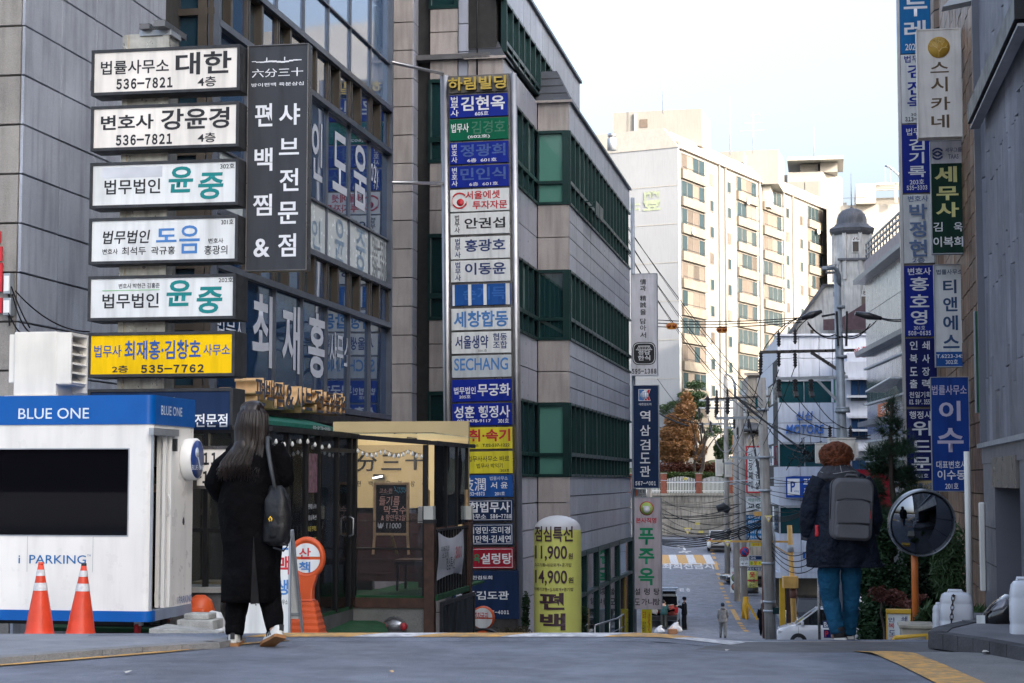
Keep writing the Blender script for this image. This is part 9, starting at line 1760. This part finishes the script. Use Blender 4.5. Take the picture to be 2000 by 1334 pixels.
for i in range(14):
 c = rn.choice(((.3, .22, .12), (.45, .45, .42), (.1, .08, .07), (.25, .05, .04), (.35, .33, .3))); s_ = rn.uniform(.12, .3); p = Tr(Vector((4.25 + rn.uniform(-.1, .2), rn.uniform(-.65, .65), .55 + rn.uniform(0, .8)))) @ Ro(rn.uniform(0, 3), 4, 'Z') @ Ro(rn.uniform(-.4, .4), 4, 'X')
 tag(ob('box', B().box(-s_, s_, -s_ * .7, s_ * .7, -s_ * .4, s_ * .4), M_('junk_' + ('tan', 'pale', 'dark', 'red', 'grey')[i % 5], c, .8), M=Mv @ p, bevel=.01), 'small box among the junk piled in the open back of the pale blue car', 'box', 'junk piled in the open car')
def sack(px, py, d, r, m, lb, nm='sack'): 
 o = P(px, py, d); o.z = g(d); b = loft(sm_rows([(0, 0, 0, r * 1.0, r * .8), (0, 0, r * .3, r * 1.15, r), (0, 0, r * .9, r * .8, r * .7), (r * .2, 0, r * 1.5, r * .3, r * .25), (r * .3, 0, r * 1.7, .02, .02)], 4), 22, r * .35, 2.5 / r * .3); tag(ob(nm, b, m, M=Tr(o)), lb, 'sack')
pw_ = M_('sack_white', (.55, .56, .58), .6, bump=.6, bscale=10)
sack(1319, 1228, 93.2, .3, pw_, 'large white plastic sack on the road behind the open car'); sack(1311, 1230, 92.8, .2, M_('sack_pink', (.5, .4, .36), .6), 'pale pink sack beside the white one'); sack(1288, 1229, 92.6, .24, pw_, 'low white sack at the left of the open car')
o = P(1313, 1231, 92.3); tag(ob('box', B().box(-.22, .22, -.15, .15, 0, .25), M_('carton_brown', (.25, .12, .06), .8), M=Tr((o.x, 92.3, g(92.3))) @ Ro(.3, 4, 'Z'), bevel=.01), 'small brown carton on the road in front of the sacks', 'box')
p = front(1261, 1243, 62); lightbox('banner_stand', 'narrow yellow banner stand with small coloured letters at the end of the office building', 'sign', (1253, 1190, 1273, 1245), 62, .04, f_lem, [('도장', red, (1255, 1194, 1262, 1208)), ('복사기', MT['ink_maroon'], (1255, 1212, 1262, 1240)), ('박스제본', red, (1265, 1193, 1270, 1238))], rim=.005, fmat=f_lem, bevel=0)
lightbox('shop_sign', 'small black sign reading BA beside the walking legs', 'sign', (1607, 1213, 1625, 1226), 70, .05, nb, [('BA', wht, (1609, 1215, 1623, 1224), {'bold': .04})], rim=.01, fmat=nb, bevel=0); lightbox('shop_sign', 'navy plate with a red P low beside the walking legs', 'sign', (1609, 1230, 1625, 1246), 70, .05, f_navy2, [('P', red, (1611, 1232, 1618, 1244), {'bold': .08})], rim=.01, fmat=nb, bevel=0)
p = front(1600.5, 1245, 69.5); tag(ob('sign_pole', B().tube([(0, 0, -1), (0, 0, p.hit(1600, 1130)[1])], .055, 8), steel_dk, pl=p), 'dark thin pole left of the walking person\'s legs', 'pole')
# ---------------------------------------------------------------- litter on the road
rn = random.Random(21); lit = M_('litter_pale', (.5, .47, .42), .8, var=.2)
for px, py, s_, lb in ((250, 1318, .03, 'tiny white paper scrap on the near road left of centre'), (763, 1318, .022, 'small brown leaf on the near road'), (1420, 1275, .018, 'tiny fleck of litter on the road before the hump'), (198, 1271, .03, 'dry leaf lying against the left kerb'), (1925, 1278, .025, 'small white stone on the old asphalt by the right kerb')):
 x, y = rp(px, py); b = B(); n = 7; b.add([(x + s_ * cos(2 * PI * i / n) * rn.uniform(.6, 1.1), y + s_ * 1.6 * sin(2 * PI * i / n) * rn.uniform(.6, 1.1), CZ - 1.12 + .014 + rn.uniform(0, .012) + cross(x, y)) for i in range(n)], [tuple(range(n))]); tag(ob('litter', b, lit if py != 1318 or px < 500 else wood, M=I4), lb, 'litter')
